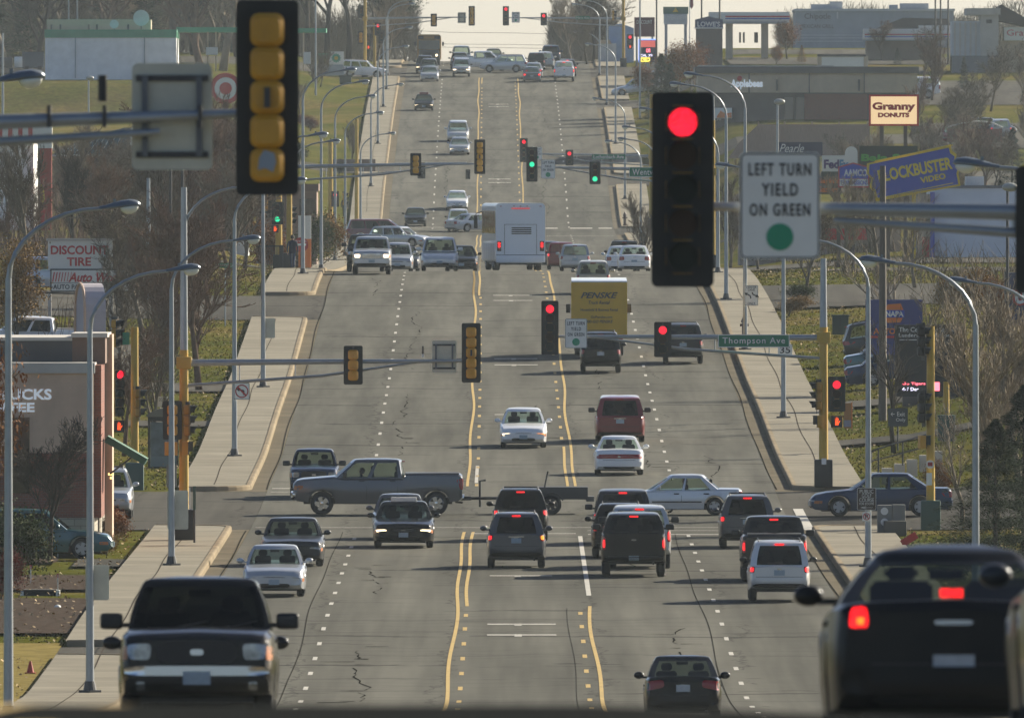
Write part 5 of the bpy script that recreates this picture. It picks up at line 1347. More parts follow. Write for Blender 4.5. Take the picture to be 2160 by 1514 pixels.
    e = empty('signal_mast', (PX(790, 2040), 2040, H(PX(790, 2040), 2040)), 'far yellow pole by the evergreens', 'signal pole')
    obj('pole', tubemesh([(0, 0, 0), (0, 0, 5.0)], .15, 8, M_POLEY), e)

def lamps():
    L = 'left'
    data = [(-10.7, 430, 440, 1, 'street lamp whose head overhangs the tire shop sign'), (-10.7, 513, 572, 1, 'street lamp with a sign back on its pole, base by the near black pickup'),
            (-10.7, 636, 508, 1, 'street lamp whose pole runs down behind the near black pickup'), (-10.75, 784, 383, 1, 'street lamp carrying the no left turn sign'),
            (-10.7, 870, 287, 1, 'street lamp with its base near the second driveway'), (-10.7, 1056, 150, 1, 'street lamp on the left corner of the crest'),
            (-10.7, 1179, 175, 1, 'street lamp just beyond the left side of the crest'), (-11.3, 1376, 205, 1, 'street lamp rising over the far lawn'),
            (-11.2, 1460, 240, 1, 'street lamp with a dark arm over the do not enter sign'), (-11.0, 1611, 283, 1, 'street lamp at the left side of the third junction'),
            (-10.9, 1740, 180, 1, 'street lamp beside the far left pavement'), (-10.8, 1830, 100, 1, 'street lamp by the long far lawn'),
            (-10.8, 1925, 60, 1, 'street lamp with a dark base on the far left pavement'), (-10.8, 1985, 10, 1, 'tall far street lamp against the sky'),
            (-10.9, 2030, 2, 1, 'farthest left street lamp'),
            (10.75, 487, 555, -1, 'street lamp arching over the right pavement by the dark evergreen'), (10.75, 634, 505, -1, 'street lamp carrying the brown golf course sign'),
            (10.7, 381, 353, -1, 'street lamp head poking in at the right by the yellow and blue sign'), (10.7, 828, 352, -1, 'street lamp carrying the speed limit sign'),
            (10.2, 921, 160, -1, 'street lamp carrying the centre lane sign'), (10.25, 997, 180, -1, 'dark brown street lamp at the right of the crest'),
            (10.6, 1060, 262, -1, 'street lamp hidden partly by the near red signal'), (10.6, 1230, 232, -1, 'street lamp just beyond the right of the crest'),
            (10.6, 1380, 270, -1, 'first of the close pair of far right lamps'), (10.7, 1440, 295, -1, 'second of the close pair of far right lamps'),
            (10.5, 1560, 300, -1, 'low street lamp by the third junction'), (10.4, 1720, 210, -1, 'street lamp by the far right lawn'),
            (10.3, 1830, 95, -1, 'dark street lamp by the bare far trees'), (10.1, 1930, 2, -1, 'street lamp above the far street sign'),
            (9.95, 2030, 11, -1, 'street lamp arm against the sky'), (10.3, 2090, 68, -1, 'farthest right street lamp')]
    for u, z, row, d, lb in data:
        lamp(cx(z)*0+u+(.2 if z < 900 else cx(z)), z, row, d, lb)
    lamp(15.2, 590, 597, -1, 'pale street lamp head at the right edge beside the navy sign')
    # lamp whose head is at the top left edge
    e = lamp(PX(-268, 330), 330, 172, 1, 'blurred street lamp head at the top left edge')
def mark_arrow(bm, pts, w=.02):
    for a, b in zip(pts, pts[1:]):
        d = Vector((b[0]-a[0], 0, b[1]-a[1])); n = Vector((-d.z, 0, d.x)).normalized()*w
        bm.faces.new([bm.verts.new((p[0]+s*n.x, -.01, p[1]+s*n.z)) for p, s in ((a, -1), (a, 1), (b, 1), (b, -1))])
    a, b = pts[-2], pts[-1]; d = Vector((b[0]-a[0], 0, b[1]-a[1])).normalized(); n = Vector((-d.z, 0, d.x))
    bm.faces.new([bm.verts.new((b[0]+q.x, -.01, b[1]+q.z)) for q in (n*w*3, d*w*6, -n*w*3)])
def roadsigns():
    red = mat('sign red', (.42, .02, .02), .5)
    z = 784-.2
    e = sign(510, 825, z, 33, 35, M_SIGNW, 'square no left turn sign with a red circle', border=(M_LETBK, 1), postto=None, rad=.03)
    s = SCL(z)
    def ring(bm):
        n = 28; o = [(14/s*math.cos(2*PI*k/n), 14/s*math.sin(2*PI*k/n)) for k in range(n)]; i = [(11.6/s*math.cos(2*PI*k/n), 11.6/s*math.sin(2*PI*k/n)) for k in range(n)]
        ring_xz(bm, o, i, -.014)
        q = 9.5/s; w = 1.2/s; bm.faces.new([bm.verts.new((x, -.016, z_)) for x, z_ in ((-q-w, q-w), (-q+w, q+w), (q+w, -q+w), (q-w, -q-w))])
    obj('prohibition_ring', mk(ring, 'ring', red), e)
    obj('arrow', mk(lambda bm: mark_arrow(bm, [(.07, -.14), (.08, .02), (-.08, .06)], .025), 'arrow', M_LETBK), e)
    z = 634-.2
    br = mat('sign brown', (.045, .03, .02), .55)
    sign(1828, 1052, z, 40, 47, br, 'brown golf course sign with an arrow', border=(M_LETWH, .8), lines=[('PUBLIC', 0, -16, 29, 8, M_LETWH), ('GOLF', 0, -7, 20, 8, M_LETWH), ('COURSE', 0, 2, 31, 8, M_LETWH), ('FOR BOOMS', 0, 10, 31, 5, M_LETWH), ('←', 0, 18, 27, 5, M_LETWH)])
    e = sign(1828, 1089, z, 18, 19, M_SIGNW, 'small no parking sign below the brown golf sign', lines=[('P', 0, 0, 6, 9, M_LETBK, dict(bold=.02))])
    s = SCL(z)
    def ring2(bm):
        n = 20; ring_xz(bm, [(7.5/s*math.cos(2*PI*k/n), 7.5/s*math.sin(2*PI*k/n)) for k in range(n)], [(6/s*math.cos(2*PI*k/n), 6/s*math.sin(2*PI*k/n)) for k in range(n)], -.014)
        q = 5/s; w = .6/s; bm.faces.new([bm.verts.new((x, -.016, z_)) for x, z_ in ((-q-w, q-w), (-q+w, q+w), (q+w, -q+w), (q-w, -q-w))])
    obj('prohibition_ring', mk(ring2, 'ring', red), e)
    sign(1656, 738, 828-.2, 30, 24, M_SIGNW, 'white speed limit sign showing 35', lines=[('35', 0, 0, 22, 14, M_LETBK, dict(bold=.01))])
    e = sign(1585, 623, 921-.2, 28, 43, M_SIGNW, 'white centre lane sign with two curved arrows', border=(M_LETBK, .8), lines=[('CENTER', 0, -17, 21, 5, M_LETBK), ('LANE', 0, -11.5, 14, 5, M_LETBK), ('ONLY', 0, 17, 16, 5, M_LETBK)])
    obj('arrow', mk(lambda bm: mark_arrow(bm, [(-.02, .14), (.02, .04), (.16, -.02)], .025), 'arrow', M_LETBK), e, (.05, 0, 0))
    obj('arrow', mk(lambda bm: mark_arrow(bm, [(.02, -.14), (0, -.02), (-.14, .05)], .025), 'arrow', M_LETBK), e, (-.05, 0, 0))
    sign(205, 1228, 513+.15, 50, 74, M_SIGNBK, 'beige sign back on the left lamp pole', name='sign_back')
    sign(375, 1075, 636+.2, 44, 82, M_SIGNBK, 'wide beige sign back on the lamp pole before the junction', name='sign_back')
    sign(566, 692, 870+.2, 28, 42, M_SIGNBK, 'grey sign back on the lamp pole by the driveway', name='sign_back')
    sign(475, 560, 960, 41, 10, M_SIGNG, 'small green street sign reading Crawford Dr', name='street_name_sign', lines=[('CRAWFORD DR', 0, 0, 36, 6, M_LETWH)], postto=690, postm=M_GALV)
    e = sign(635, 516, 1160, 30, 30, red, 'round red do not enter sign behind the walking man', rad=.35, postto=560, lines=[('DO NOT ENTER', 0, -7, 22, 4, M_LETWH)])
    obj('bar', boxmesh(-.28, .28, -.012, -.004, -.06, .06, M_SIGNW), e)
    e = sign(714, 265, 1900, 17, 17, red, 'tiny do not enter sign on the far lawn', rad=.36, postto=335, postm=M_GALV)
    obj('bar', boxmesh(-.28, .28, -.012, -.004, -.06, .06, M_SIGNW), e)
    sign(393, 1052, 690, 17, 48, M_SIGNW, 'narrow white and red notice on a post before the junction', lines=[('DO NOT', 0, -10, 13, 8, red), ('ENTER', 0, 8, 13, 8, red)], postto=1150, name='notice')
    sign(410, 1050, 668, 6, 50, M_GREENPL, 'thin sign seen edge on beside the left lamp pole', postto=1165, name='road_sign')
    sign(362, 1003, 690, 22, 48, mat('stand grey', (.2, .2, .18), .6), 'grey stand with a round badge below the left yellow mast', name='notice', lines=[('O', 0, -10, 9, 9, M_LETWH), ('K', 0, 11, 9, 9, M_LETWH)])
    dg = mat('sign slate', (.05, .06, .065), .5)
    sign(1894, 880, 775, 42, 38, dg, 'slate exit only sign on the right lawn', lines=[('← Exit', 0, -7, 30, 9, M_LETWH), ('Only', 6, 6, 20, 9, M_LETWH)], postto=950)
junctions(); lamps(); roadsigns()
# ================================================================== vegetation
def branch_mesh(seed, h, levels=4, kids=(6,5,5,4), spread=.85, twig=.016, trunk_h=.28, upright=.35, r0=None):
    rnd = random.Random(seed); tb = bmesh.new(); cb = bmesh.new()
    V = []; Fc = []
    def seg_tube(pts, rads, n, sink):
        if sink is tb: tube(tb, pts, rads, n); return
        b = len(V)
        rings = 0
        for i, p in enumerate(pts):
            a = pts[max(0, i-1)]; c = pts[min(len(pts)-1, i+1)]; d = (c-a).normalized()
            up = Vector((0, 0, 1)) if abs(d.z) < .9 else Vector((0, 1, 0)); s = d.cross(up).normalized(); t = s.cross(d)
            for k in range(n):
                an = 2*PI*k/n; q = p+(s*math.cos(an)+t*math.sin(an))*rads[i]; V.append((q.x, q.y, q.z))
        for i in range(len(pts)-1):
            for k in range(n): Fc.append((b+i*n+k, b+i*n+(k+1) % n, b+(i+1)*n+(k+1) % n, b+(i+1)*n+k))
    ends = []
    def grow(p, d, L, r, lv):
        n = 4 if lv < 2 else 3; pts = [p.copy()]; rads = [r]
        dd = d.copy(); st = 4 if lv < levels-1 else 3
        for i in range(st):
            dd = (dd+Vector((rnd.uniform(-1, 1), rnd.uniform(-1, 1), rnd.uniform(-.6, 1)*.8+upright*.3))*.22).normalized()
            pts.append(pts[-1]+dd*L/st); rads.append(max(twig*.6, r*(1-.75*(i+1)/st)))
        seg_tube(pts, rads, 6 if lv == 0 else (4 if lv == 1 else 3), tb if lv == 0 else cb)
        if lv >= levels: ends.append(pts[-1]); return
        k = kids[min(lv, len(kids)-1)]
        for j in range(k):
            t = (trunk_h if lv == 0 else .2)+(1-(trunk_h if lv == 0 else .2))*(j+rnd.random()*.7)/k
            i = min(st-1, int(t*st)); f = t*st-i; q = pts[i].lerp(pts[i+1], min(1, f))
            a = rnd.uniform(0, 2*PI); base = (pts[i+1]-pts[i]).normalized()
            side_ = Vector((math.cos(a), math.sin(a), 0)); side_ = (side_-base*side_.dot(base)).normalized()
            an = rnd.uniform(.45, .95)*spread
            nd = (base*math.cos(an)+side_*math.sin(an)+Vector((0, 0, upright*.5))).normalized()
            grow(q, nd, L*rnd.uniform(.45, .68)*(1.05-.3*t), max(twig, rads[i]*.6), lv+1)
    grow(Vector((0, 0, 0)), Vector((rnd.uniform(-.05, .05), rnd.uniform(-.05, .05), 1)), h*.72, r0 or h*.022, 0)
    t = bm_mesh('trunk', tb, None, True)
    c = bpy.data.meshes.new('crown'); c.from_pydata(V, [], Fc); c.update(); cb.free()
    return t, c, ends
def leaf_mesh(points, seed, n, r, size, stretch=(1, 1, 1)):
    rnd = random.Random(seed); V = []; Fc = []
    for _ in range(n):
        p = rnd.choice(points); q = Vector((rnd.gauss(0, r)*stretch[0], rnd.gauss(0, r)*stretch[1], rnd.gauss(0, r)*stretch[2]))+p
        s = size*rnd.uniform(.6, 1.3); a = Vector((rnd.uniform(-1, 1), rnd.uniform(-1, 1), rnd.uniform(-1, 1))).normalized(); b = a.cross(Vector((rnd.uniform(-1, 1), rnd.uniform(-1, 1), rnd.uniform(-1, 1)))).normalized()
        k = len(V); V += [tuple(q-a*s), tuple(q-b*s*.5), tuple(q+a*s), tuple(q+b*s*.5)]; Fc.append((k, k+1, k+2, k+3))
    me = bpy.data.meshes.new('leaves'); me.from_pydata(V, [], Fc); me.update(); return me
def conifer_mesh(seed, h, w, n=26, dens=900, bare=.06, size=1.0):
    rnd = random.Random(seed); V = []; Fc = []
    for _ in range(int(dens*h)):
        t = rnd.random()**1.25; z = h*(bare+(1-bare)*t); R_ = w*(1-t)**.85*(.82+.3*math.sin(t*n*2.1+rnd.random()*1.2))+.05
        a = rnd.uniform(0, 2*PI); lump = 1+.22*math.sin(a*3+t*14)+.12*math.sin(a*7+t*31)
        rr = R_*lump*rnd.uniform(.25, 1)**.5; p = Vector((rr*math.cos(a), rr*math.sin(a), z-rr*.28))
        out = Vector((math.cos(a), math.sin(a), rnd.uniform(-.35, .5))).normalized(); s = rnd.uniform(.10, .22)*(.6+h*.05)*size
        b = out.cross(Vector((rnd.uniform(-.4, .4), rnd.uniform(-.4, .4), 1))).normalized()
        k = len(V); V += [tuple(p-out*s), tuple(p+b*s*.28), tuple(p+out*s), tuple(p-b*s*.28)]; Fc.append((k, k+1, k+2, k+3))
    c = bpy.data.meshes.new('needles'); c.from_pydata(V, [], Fc); c.update()
    t = tubemesh([(0, 0, -.2), (0, 0, h*.5), (0, 0, h*.93)], [h*.018, h*.012, .02], 7)
    return t, c
B_GREY = mat('bark grey', (.14, .118, .09), .85, spec=.08, var=.2, vs=3); B_RED = mat('bark reddish', (.15, .10, .072), .85, spec=.08, var=.3, vs=2)
B_PALE = mat('bark pale', (.24, .20, .145), .8, spec=.08, var=.2, vs=3); B_DARK = mat('bark dark', (.06, .05, .04), .9, spec=.08)
LF_RUST = mat('leaves rust', (.20, .085, .025), .8, spec=.08, var=.45, vs=1.2); LF_GOLD = mat('leaves gold', (.22, .13, .035), .8, spec=.08, var=.4, vs=1.2)
LF_GRN = mat('leaves olive', (.06, .075, .02), .8, spec=.08, var=.45, vs=1.2); LF_FIR = mat('needles dark', (.024, .040, .014), .85, spec=.08, var=.5, vs=1.3)
LF_SPR = mat('needles blue', (.035, .05, .04), .85, spec=.08, var=.4, vs=1.3); LF_RED = mat('leaves red', (.13, .03, .02), .8, spec=.08, var=.4, vs=1.5)
ARCH = {}
def arche(k):
    if k in ARCH: return ARCH[k]
    if k.startswith('bare'):
        i = int(k[4:]); 
        r = branch_mesh(100+i, 8.0, 4, (10, 7, 6, 6), spread=[1.0, .85, 1.1, .8][i % 4], twig=.019, trunk_h=[.25, .2, .3, .15][i % 4], upright=[.35, .6, .3, .7][i % 4])
    elif k.startswith('thin'):
        i = int(k[4:]); r = branch_mesh(600+i, 8.0, 3, (8, 6, 5), spread=1.0, twig=.02, trunk_h=.3, upright=.45)
    elif k.startswith('bush'):
        i = int(k[4:]); t, c, e = branch_mesh(200+i, 3.0, 3, (10, 7, 6), spread=1.25, twig=.014, trunk_h=.03, upright=.45, r0=.05)
        r = (t, c, e)
    elif k.startswith('leafy'):
        i = int(k[5:]); t, c, e = branch_mesh(300+i, 5.0, 3, (9, 7, 5), spread=.9, twig=.02, trunk_h=.18, upright=.4)
        r = (t, c, e, leaf_mesh(e, i, 7000, .28, .075))
    elif k.startswith('shrub'):
        i = int(k[5:]); t, c, e = branch_mesh(400+i, 2.0, 3, (11, 7, 5), spread=1.3, twig=.012, trunk_h=.02, upright=.35, r0=.04)
        r = (t, c, e, leaf_mesh(e, i, 6500, .16, .045))
    elif k.startswith('fir'):
        i = int(k[3:]); r = conifer_mesh(i, 8.0, [2.0, 2.6, 1.6][i % 3], dens=1100) if i < 3 else conifer_mesh(i, 8.0, 4.6, dens=5200, size=.62)
    elif k.startswith('pine'):
        i = int(k[4:]); t, c, e = branch_mesh(500+i, 12.0, 3, (9, 6, 5), spread=1.0, twig=.03, trunk_h=.42, upright=.25)
        r = (t, c, e, leaf_mesh(e, i, 15000, .55, .13, (1, 1, .5)))
    ARCH[k] = r; return r
PLN = 0
def plant(k, X, z, h, label, name='bare_tree', cat='tree', bark=None, leaf=None, group=None, w=1.0, rz=None, sink=0.0):
    global PLN; PLN += 1
    a = arche(k); base = {'bare': 8.0*.95, 'thin': 7.2, 'bush': 2.6, 'leaf': 5.0*.95, 'shru': 1.9, 'fir0': 8.0, 'fir1': 8.0, 'fir2': 8.0, 'fir3': 8.0, 'fir4': 8.0, 'pine': 11.5}[k[:4]]
    s = h/base
    e = empty(name, (X, z, H(X, z)-.04-sink), label, cat, group, rz=(PLN*2.399) if rz is None else rz); e.scale = (s*w, s*w, s)
    bark = bark or B_GREY
    obj('trunk', a[0], e, None, bark)
    if k.startswith('fir'): obj('crown', a[1], e, None, leaf or LF_FIR)
    else:
        c = obj('crown' if len(a) < 4 else 'branches', a[1], e, None, bark)
        if len(a) > 3: obj('crown', a[3], e, None, leaf or LF_RUST)
    return e
def PP(px, z): return PX(px, z)
def veg():
    G = 'bare trees left of the road'; rnd = random.Random(5)
    T = plant
    # singled-out plants near the left pavement
    T('bare2', PX(104, 648), 648, 4.2, 'bare tree standing in front of the coffee shop wall', bark=B_DARK)
    T('leafy0', PX(-38, 640), 640, 7.2, 'rust leaved tree at the left photo edge in front of the coffee shop', 'autumn_tree', leaf=LF_RUST, w=.55)
    T('leafy1', PX(35, 905), 905, 4.2, 'golden leaved tree at the left photo edge below the tire shop sign', 'autumn_tree', leaf=LF_GOLD)
    T('shrub0', PX(30, 622), 622, 2.2, 'green leafy bush at the left edge under the rust leaved tree', 'shrub', 'bush', leaf=LF_GRN, w=1.1)
    T('shrub1', PX(2, 598), 598, 1.3, 'red leaved bush at the left photo edge', 'shrub', 'bush', leaf=LF_RED)
    T('shrub2', PX(236, 668), 668, 1.2, 'orange ornamental bush at the coffee shop corner', 'shrub', 'bush', leaf=LF_RUST)
    T('shrub1', PX(225, 655), 655, .7, 'small golden grass tuft below the orange ornamental bush', 'shrub', 'bush', leaf=LF_GOLD)
    names = [('bare2', 305, 930, 6.3, B_GREY, 'bare tree with twigs across the tire shop sign'), ('bare0', 420, 870, 7.4, B_RED, 'reddish bare tree between the lamp poles and the driveway'),
             ('bare3', 330, 850, 5.4, B_RED, 'low reddish bare tree above the coffee shop tower'), ('bare1', 345, 1010, 7.0, B_GREY, 'tall grey bare tree behind the tire shop sign'),
             ('bare2', 480, 1050, 6.3, B_GREY, 'upright bare tree under the giant signal back'), ('bare0', 215, 1060, 8.5, B_RED, 'broad reddish bare tree above the tire shop sign'),
             ('bare3', 60, 1080, 9.2, B_GREY, 'spreading grey bare tree at the left by the red column'), ('bare1', 150, 1150, 8.0, B_DARK, 'dark bare tree beside the red column'),
             ('bare2', 290, 1160, 9.4, B_GREY, 'grey bare tree behind the long sign back'), ('bare0', 380, 1200, 9.6, B_RED, 'reddish bare tree below the giant signal back'),
             ('bare3', 450, 1230, 9.0, B_RED, 'reddish bare tree in front of the bullseye sign'), ('bare1', 20, 1250, 8.0, B_GREY, 'bare tree at the left edge below the striped awning'),
             ('bare2', 395, 960, 4.6, B_RED, 'small reddish tree beside the small street name sign'), ('bare0', 250, 880, 5.0, B_GREY, 'bare crab apple by the arched sign'),
             ('bare2', 262, 790, 4.6, B_RED, 'reddish sapling behind the far corner signal pole'), ('bare1', 318, 800, 4.4, B_GREY, 'slim tree between the far corner pole and the bus shelter'),
             ('bare3', 345, 905, 5.2, B_RED, 'tangled reddish tree above the bus shelter'), ('bare3', 440, 985, 5.8, B_GREY, 'bare tree left of the green street name post'),
             ('bare1', 130, 1320, 9.5, B_GREY, 'bare tree in front of the blue roof'), ('bare2', 350, 1350, 10, B_GREY, 'bare tree right of the blue roof'),
             ('bare0', 455, 1400, 10.5, B_RED, 'bare tree hiding the wall below the green canopy'), ('bare3', 240, 1400, 7, B_RED, 'bare tree rising over the blue roof')]
    for k, px, z, h, bk, lb in names: T(k, PX(px, z), z, h*(.62 if px < 310 and z > 1000 else (.78 if z > 1300 else 1)), lb, bark=bk, group=G)
    # small lawn saplings on the far left lawn
    for px, z, h, lb in ((662, 2000, 4, 'sapling at the top of the far lawn'), (664, 1960, 3.4, 'leaning sapling in the middle of the far lawn'), (744, 1790, 3.2, 'sapling by the do not enter sign'), (634, 1890, 3.5, 'sapling low on the far lawn'), (676, 1985, 3.2, 'sapling right of the topmost one on the far lawn')):
        T('bare1', PX(px, z), z, h, lb, 'sapling', 'tree', group='saplings on the far lawn')
    T('shrub0', PX(655, 1862), 1862, 1.4, 'dark red hedge on the far lawn', 'shrub', 'bush', leaf=LF_RED, w=1.6)
    T('shrub2', PX(632, 1775), 1775, 1.9, 'dark green bush below the far lawn', 'shrub', 'bush', leaf=LF_FIR, w=1.1)
    T('shrub1', PX(715, 1765), 1765, 1.2, 'olive bush beside the do not enter post', 'shrub', 'bush', leaf=LF_GRN, w=1.3)
    for i, (px, z, w_) in enumerate(((560, 1170, 2.4), (655, 1240, 2.4), (680, 1300, 2.6))):
        T('shrub%d' % (i % 3), PX(px, z), z, w_*1.2, ['orange bush by the black railing', 'olive bush between the second junction poles', 'brown bush below the far signal visors'][i], 'shrub', 'bush', leaf=[LF_RUST, LF_GRN, LF_GOLD][i])
    # trees behind the far left buildings: fill the top left
    i = 0
    spots = []
    for row_ in range(4):
        for q in range(13):
            spots.append((-45+q*46+rnd.uniform(-16, 16), 2010+row_*55+rnd.uniform(-15, 15)))
    far_l = 'grey and brown trees filling the far left hilltop'
    for px, z in spots:
        if px > 640: continue
        i += 1; k = ['bare0', 'bare1', 'bare2', 'bare3'][i % 4]; bk = [B_GREY, B_RED, B_PALE, B_GREY, B_DARK][i % 5]
        if i % 6 == 3:
            T('fir%d' % (i % 3), PX(px, z), z, 7+rnd.random()*3, 'evergreen in the grey tree belt on the far left hilltop', 'evergreen_tree', group='evergreens in the far left tree belt', w=1.3)
        else: T(k, PX(px, z), z, 9.5+rnd.random()*5, 'leafless tree in the belt filling the far left hilltop', bark=bk, group=far_l, w=1.35)
    for q, (px, z, h, lb) in enumerate(((652, 2100, 10.5, 'left pine of the row above the gas price sign'), (690, 2110, 12.0, 'second pine above the gas price sign'), (735, 2095, 11.5, 'pine with two dark stems by the far signal mast'), (770, 2120, 10, 'pine behind the far signal mast'), (795, 2150, 8.5, 'smaller pine nearest the far pavement'))):
        T('pine%d' % (q % 2), PX(px, z), z, h*1.15, lb, 'pine_tree', leaf=LF_FIR, bark=B_DARK, group='pines on the far left hilltop', w=1.2)
    for q, (px, z, h, lb) in enumerate(((835, 2140, 6.5, 'pale bare tree closest to the left of the far road'), (815, 2110, 7.5, 'bare tree between the far lamp poles'), (858, 2200, 6.5, 'bare tree behind the school bus'), (800, 2060, 5.5, 'low bare tree by the far ochre signal'))):
        T('bare%d' % q, PX(px, z), z, h, lb, bark=B_PALE if q % 2 else B_GREY, group='bare trees left of the far crest', w=1.2)
    # right of the crest
    for q, (px, z, h, lb) in enumerate(((1185, 2160, 4.6, 'small bare tree nearest the far road on the right'), (1205, 2130, 6.2, 'bare tree left of the tiny street sign'), (1225, 2180, 7.6, 'tall pale tree behind the tiny street sign'), (1252, 2100, 7.4, 'forked dark tree under the far street lamp'), (1275, 2150, 8.6, 'tall bare tree left of the blue wall'), (1170, 2190, 3.2, 'scrubby tree by the far right lamps'), (1238, 2080, 5.2, 'bare tree by the far right corner'), (1213, 2230, 6.8, 'thin tree behind the far right trees'))):
        T('bare%d' % (q % 4), PX(px, z), z, h, lb, bark=[B_GREY, B_PALE, B_GREY, B_DARK][q % 4], group='bare trees right of the far crest', w=1.15)
    for q, (px, z, h, k, lf, lb) in enumerate(((1395, 1880, 6.0, 'fir0', LF_FIR, 'dark evergreen above the near red signal'), (1414, 1860, 5.5, 'fir2', LF_FIR, 'second dark evergreen above the near red signal'),
            (1660, 2000, 3.6, 'leafy0', LF_RUST, 'rust tree beside the striped canopy'), (1691, 1975, 1.7, 'fir1', LF_GOLD, 'yellowish cone shaped evergreen on the flat roof line'), (1637, 1950, 1.6, 'leafy1', LF_RUST, 'rust bush beside the parked van'),
            (2110, 1330, 3.9, 'fir0', LF_SPR, 'blue spruce in the parking lot behind the lamp head'), (2056, 1345, 2.6, 'fir2', LF_SPR, 'small spruce above the yellow and blue sign'), (2135, 1650, 5.0, 'fir1', LF_SPR, 'spruce by the parked cars at the right edge'),
            (1893, 1960, 1.6, 'fir1', LF_SPR, 'little spruce beside the white pickup'), (2100, 640, 4.6, 'fir3', LF_FIR, 'dark broad evergreen at the right edge behind the near sedan'), (2160, 655, 5.4, 'fir4', LF_FIR, 'evergreen cut by the right photo edge'))):
        T(k, PX(px, z), z, h, lb, 'evergreen_tree' if k.startswith('fir') else 'autumn_tree', leaf=lf, w=1.0 if (px == 2100 or px == 2160) else (1.5 if px > 1300 and px < 1420 else 1.2))
    names = [('leafy0', 1430, 1900, 4.6, B_PALE, LF_RUST, 'pinkish brown tree left of the blue gabled sign'), ('leafy1', 1458, 1890, 4.2, B_PALE, LF_RUST, 'second pinkish tree left of the blue gabled sign'), ('leafy0', 1372, 1940, 3.0, B_PALE, LF_RUST, 'pinkish tree under the dark red sign')]
    for k, px, z, h, bk, lf, lb in names:
        e = T(k, PX(px, z), z, h, lb, 'autumn_tree', bark=bk, leaf=lf, w=1.3)
    bare_r = [('bare1', 1840, 1250, 5.5, B_GREY, 'bare tree below the donut sign'), ('bare0', 1700, 1000, 4.6, B_GREY, 'bare bush tree behind the largest turn sign'), ('thin0', 1900, 860, 6.0, B_PALE, 'many stemmed bare tree in front of the blue parts sign'),
              ('thin1', 1968, 820, 5.2, B_PALE, 'pale bare tree by the black school sign'), ('thin3', 2030, 700, 3.6, B_PALE, 'pale twiggy tree right of the yellow pole'), ('bare3', 2105, 690, 7.2, B_PALE, 'large pale bare tree at the right edge'),
              ('bare1', 2150, 715, 7.0, B_PALE, 'bare tree cut by the right photo edge'), ('bare2', 1800, 1620, 4.5, B_GREY, 'bare tree left of the donut sign'), ('bare1', 1955, 1700, 4.6, B_GREY, 'tall thin tree right of the donut sign'),
              ('bare3', 2000, 1720, 5.0, B_GREY, 'bare tree above the brown garden wall'), ('bare0', 2040, 1690, 5.2, B_PALE, 'broad bare tree by the parked cars'), ('bare2', 2090, 1820, 5.6, B_GREY, 'bare tree below the beige tower'), ('bare1', 1920, 1760, 4.4, B_RED, 'brownish tree beside the donut sign'),
              ('bare2', 1860, 1990, 3.6, B_RED, 'thin tree in front of the far striped canopy'), ('bare0', 1475, 1230, 4.4, B_GREY, 'dark bare tree behind the near signal'), ('bare3', 1540, 1180, 5.0, B_GREY, 'bare tree right of the near signal'), ('bare1', 1370, 1240, 3.8, B_GREY, 'bare tree by the far right pavement'),
              ('bare0', 1420, 1300, 4.6, B_DARK, 'dark barked tree left of the near signal'), ('bare2', 1600, 1150, 3.8, B_GREY, 'low tree hidden behind the largest turn sign'), ('thin2', 1885, 790, 4.6, B_DARK, 'slim dark tree beside the exit only sign'), ('bare3', 1780, 1080, 4.6, B_PALE, 'bare tree between the near arm and the parking lot'), ('thin2', 1850, 1060, 4.9, B_GREY, 'bare tree over the near arm'), ('thin1', 1930, 1020, 4.4, B_PALE, 'bare tree left of the orange hedge')]
    for k, px, z, h, bk, lb in bare_r: T(k, PX(px, z), z, h, lb, bark=bk, group='bare trees right of the road')
    for k, px, z, h, lf, lb, w in (('shrub0', 2065, 960, 2.0, LF_GOLD, 'round orange hedge beside the navy sign', 1.3), ('shrub1', 2110, 950, 1.7, LF_RUST, 'second orange bush touching the navy sign', 1.1), ('shrub2', 2000, 960, 1.6, LF_GOLD, 'small orange bush left of the round hedge', 1),
            ('shrub1', 1985, 735, 1.1, LF_RUST, 'rust bush at the foot of the yellow pole', 1), ('shrub0', 1790, 1640, 1.6, LF_GOLD, 'dry bush in front of the wooden fence', 1.6), ('shrub2', 1725, 1650, 1.5, LF_GOLD, 'dry bush left of the other fence bush', 1.6), ('shrub1', 1870, 1640, 1.7, LF_GRN, 'olive bush under the donut sign', 1.6),
            ('shrub0', 1665, 975, .9, LF_GOLD, 'low clump of dry grass beside the side parking lot', 2.0), ('shrub2', 1680, 1000, .8, LF_GRN, 'low green juniper at the far side of the lot', 2.4), ('shrub1', 1960, 1640, 1.5, LF_RED, 'reddish bush right of the donut sign', 1.8)):
        T(k, PX(px, z), z, h, lb, 'shrub', 'bush', leaf=lf, w=w)

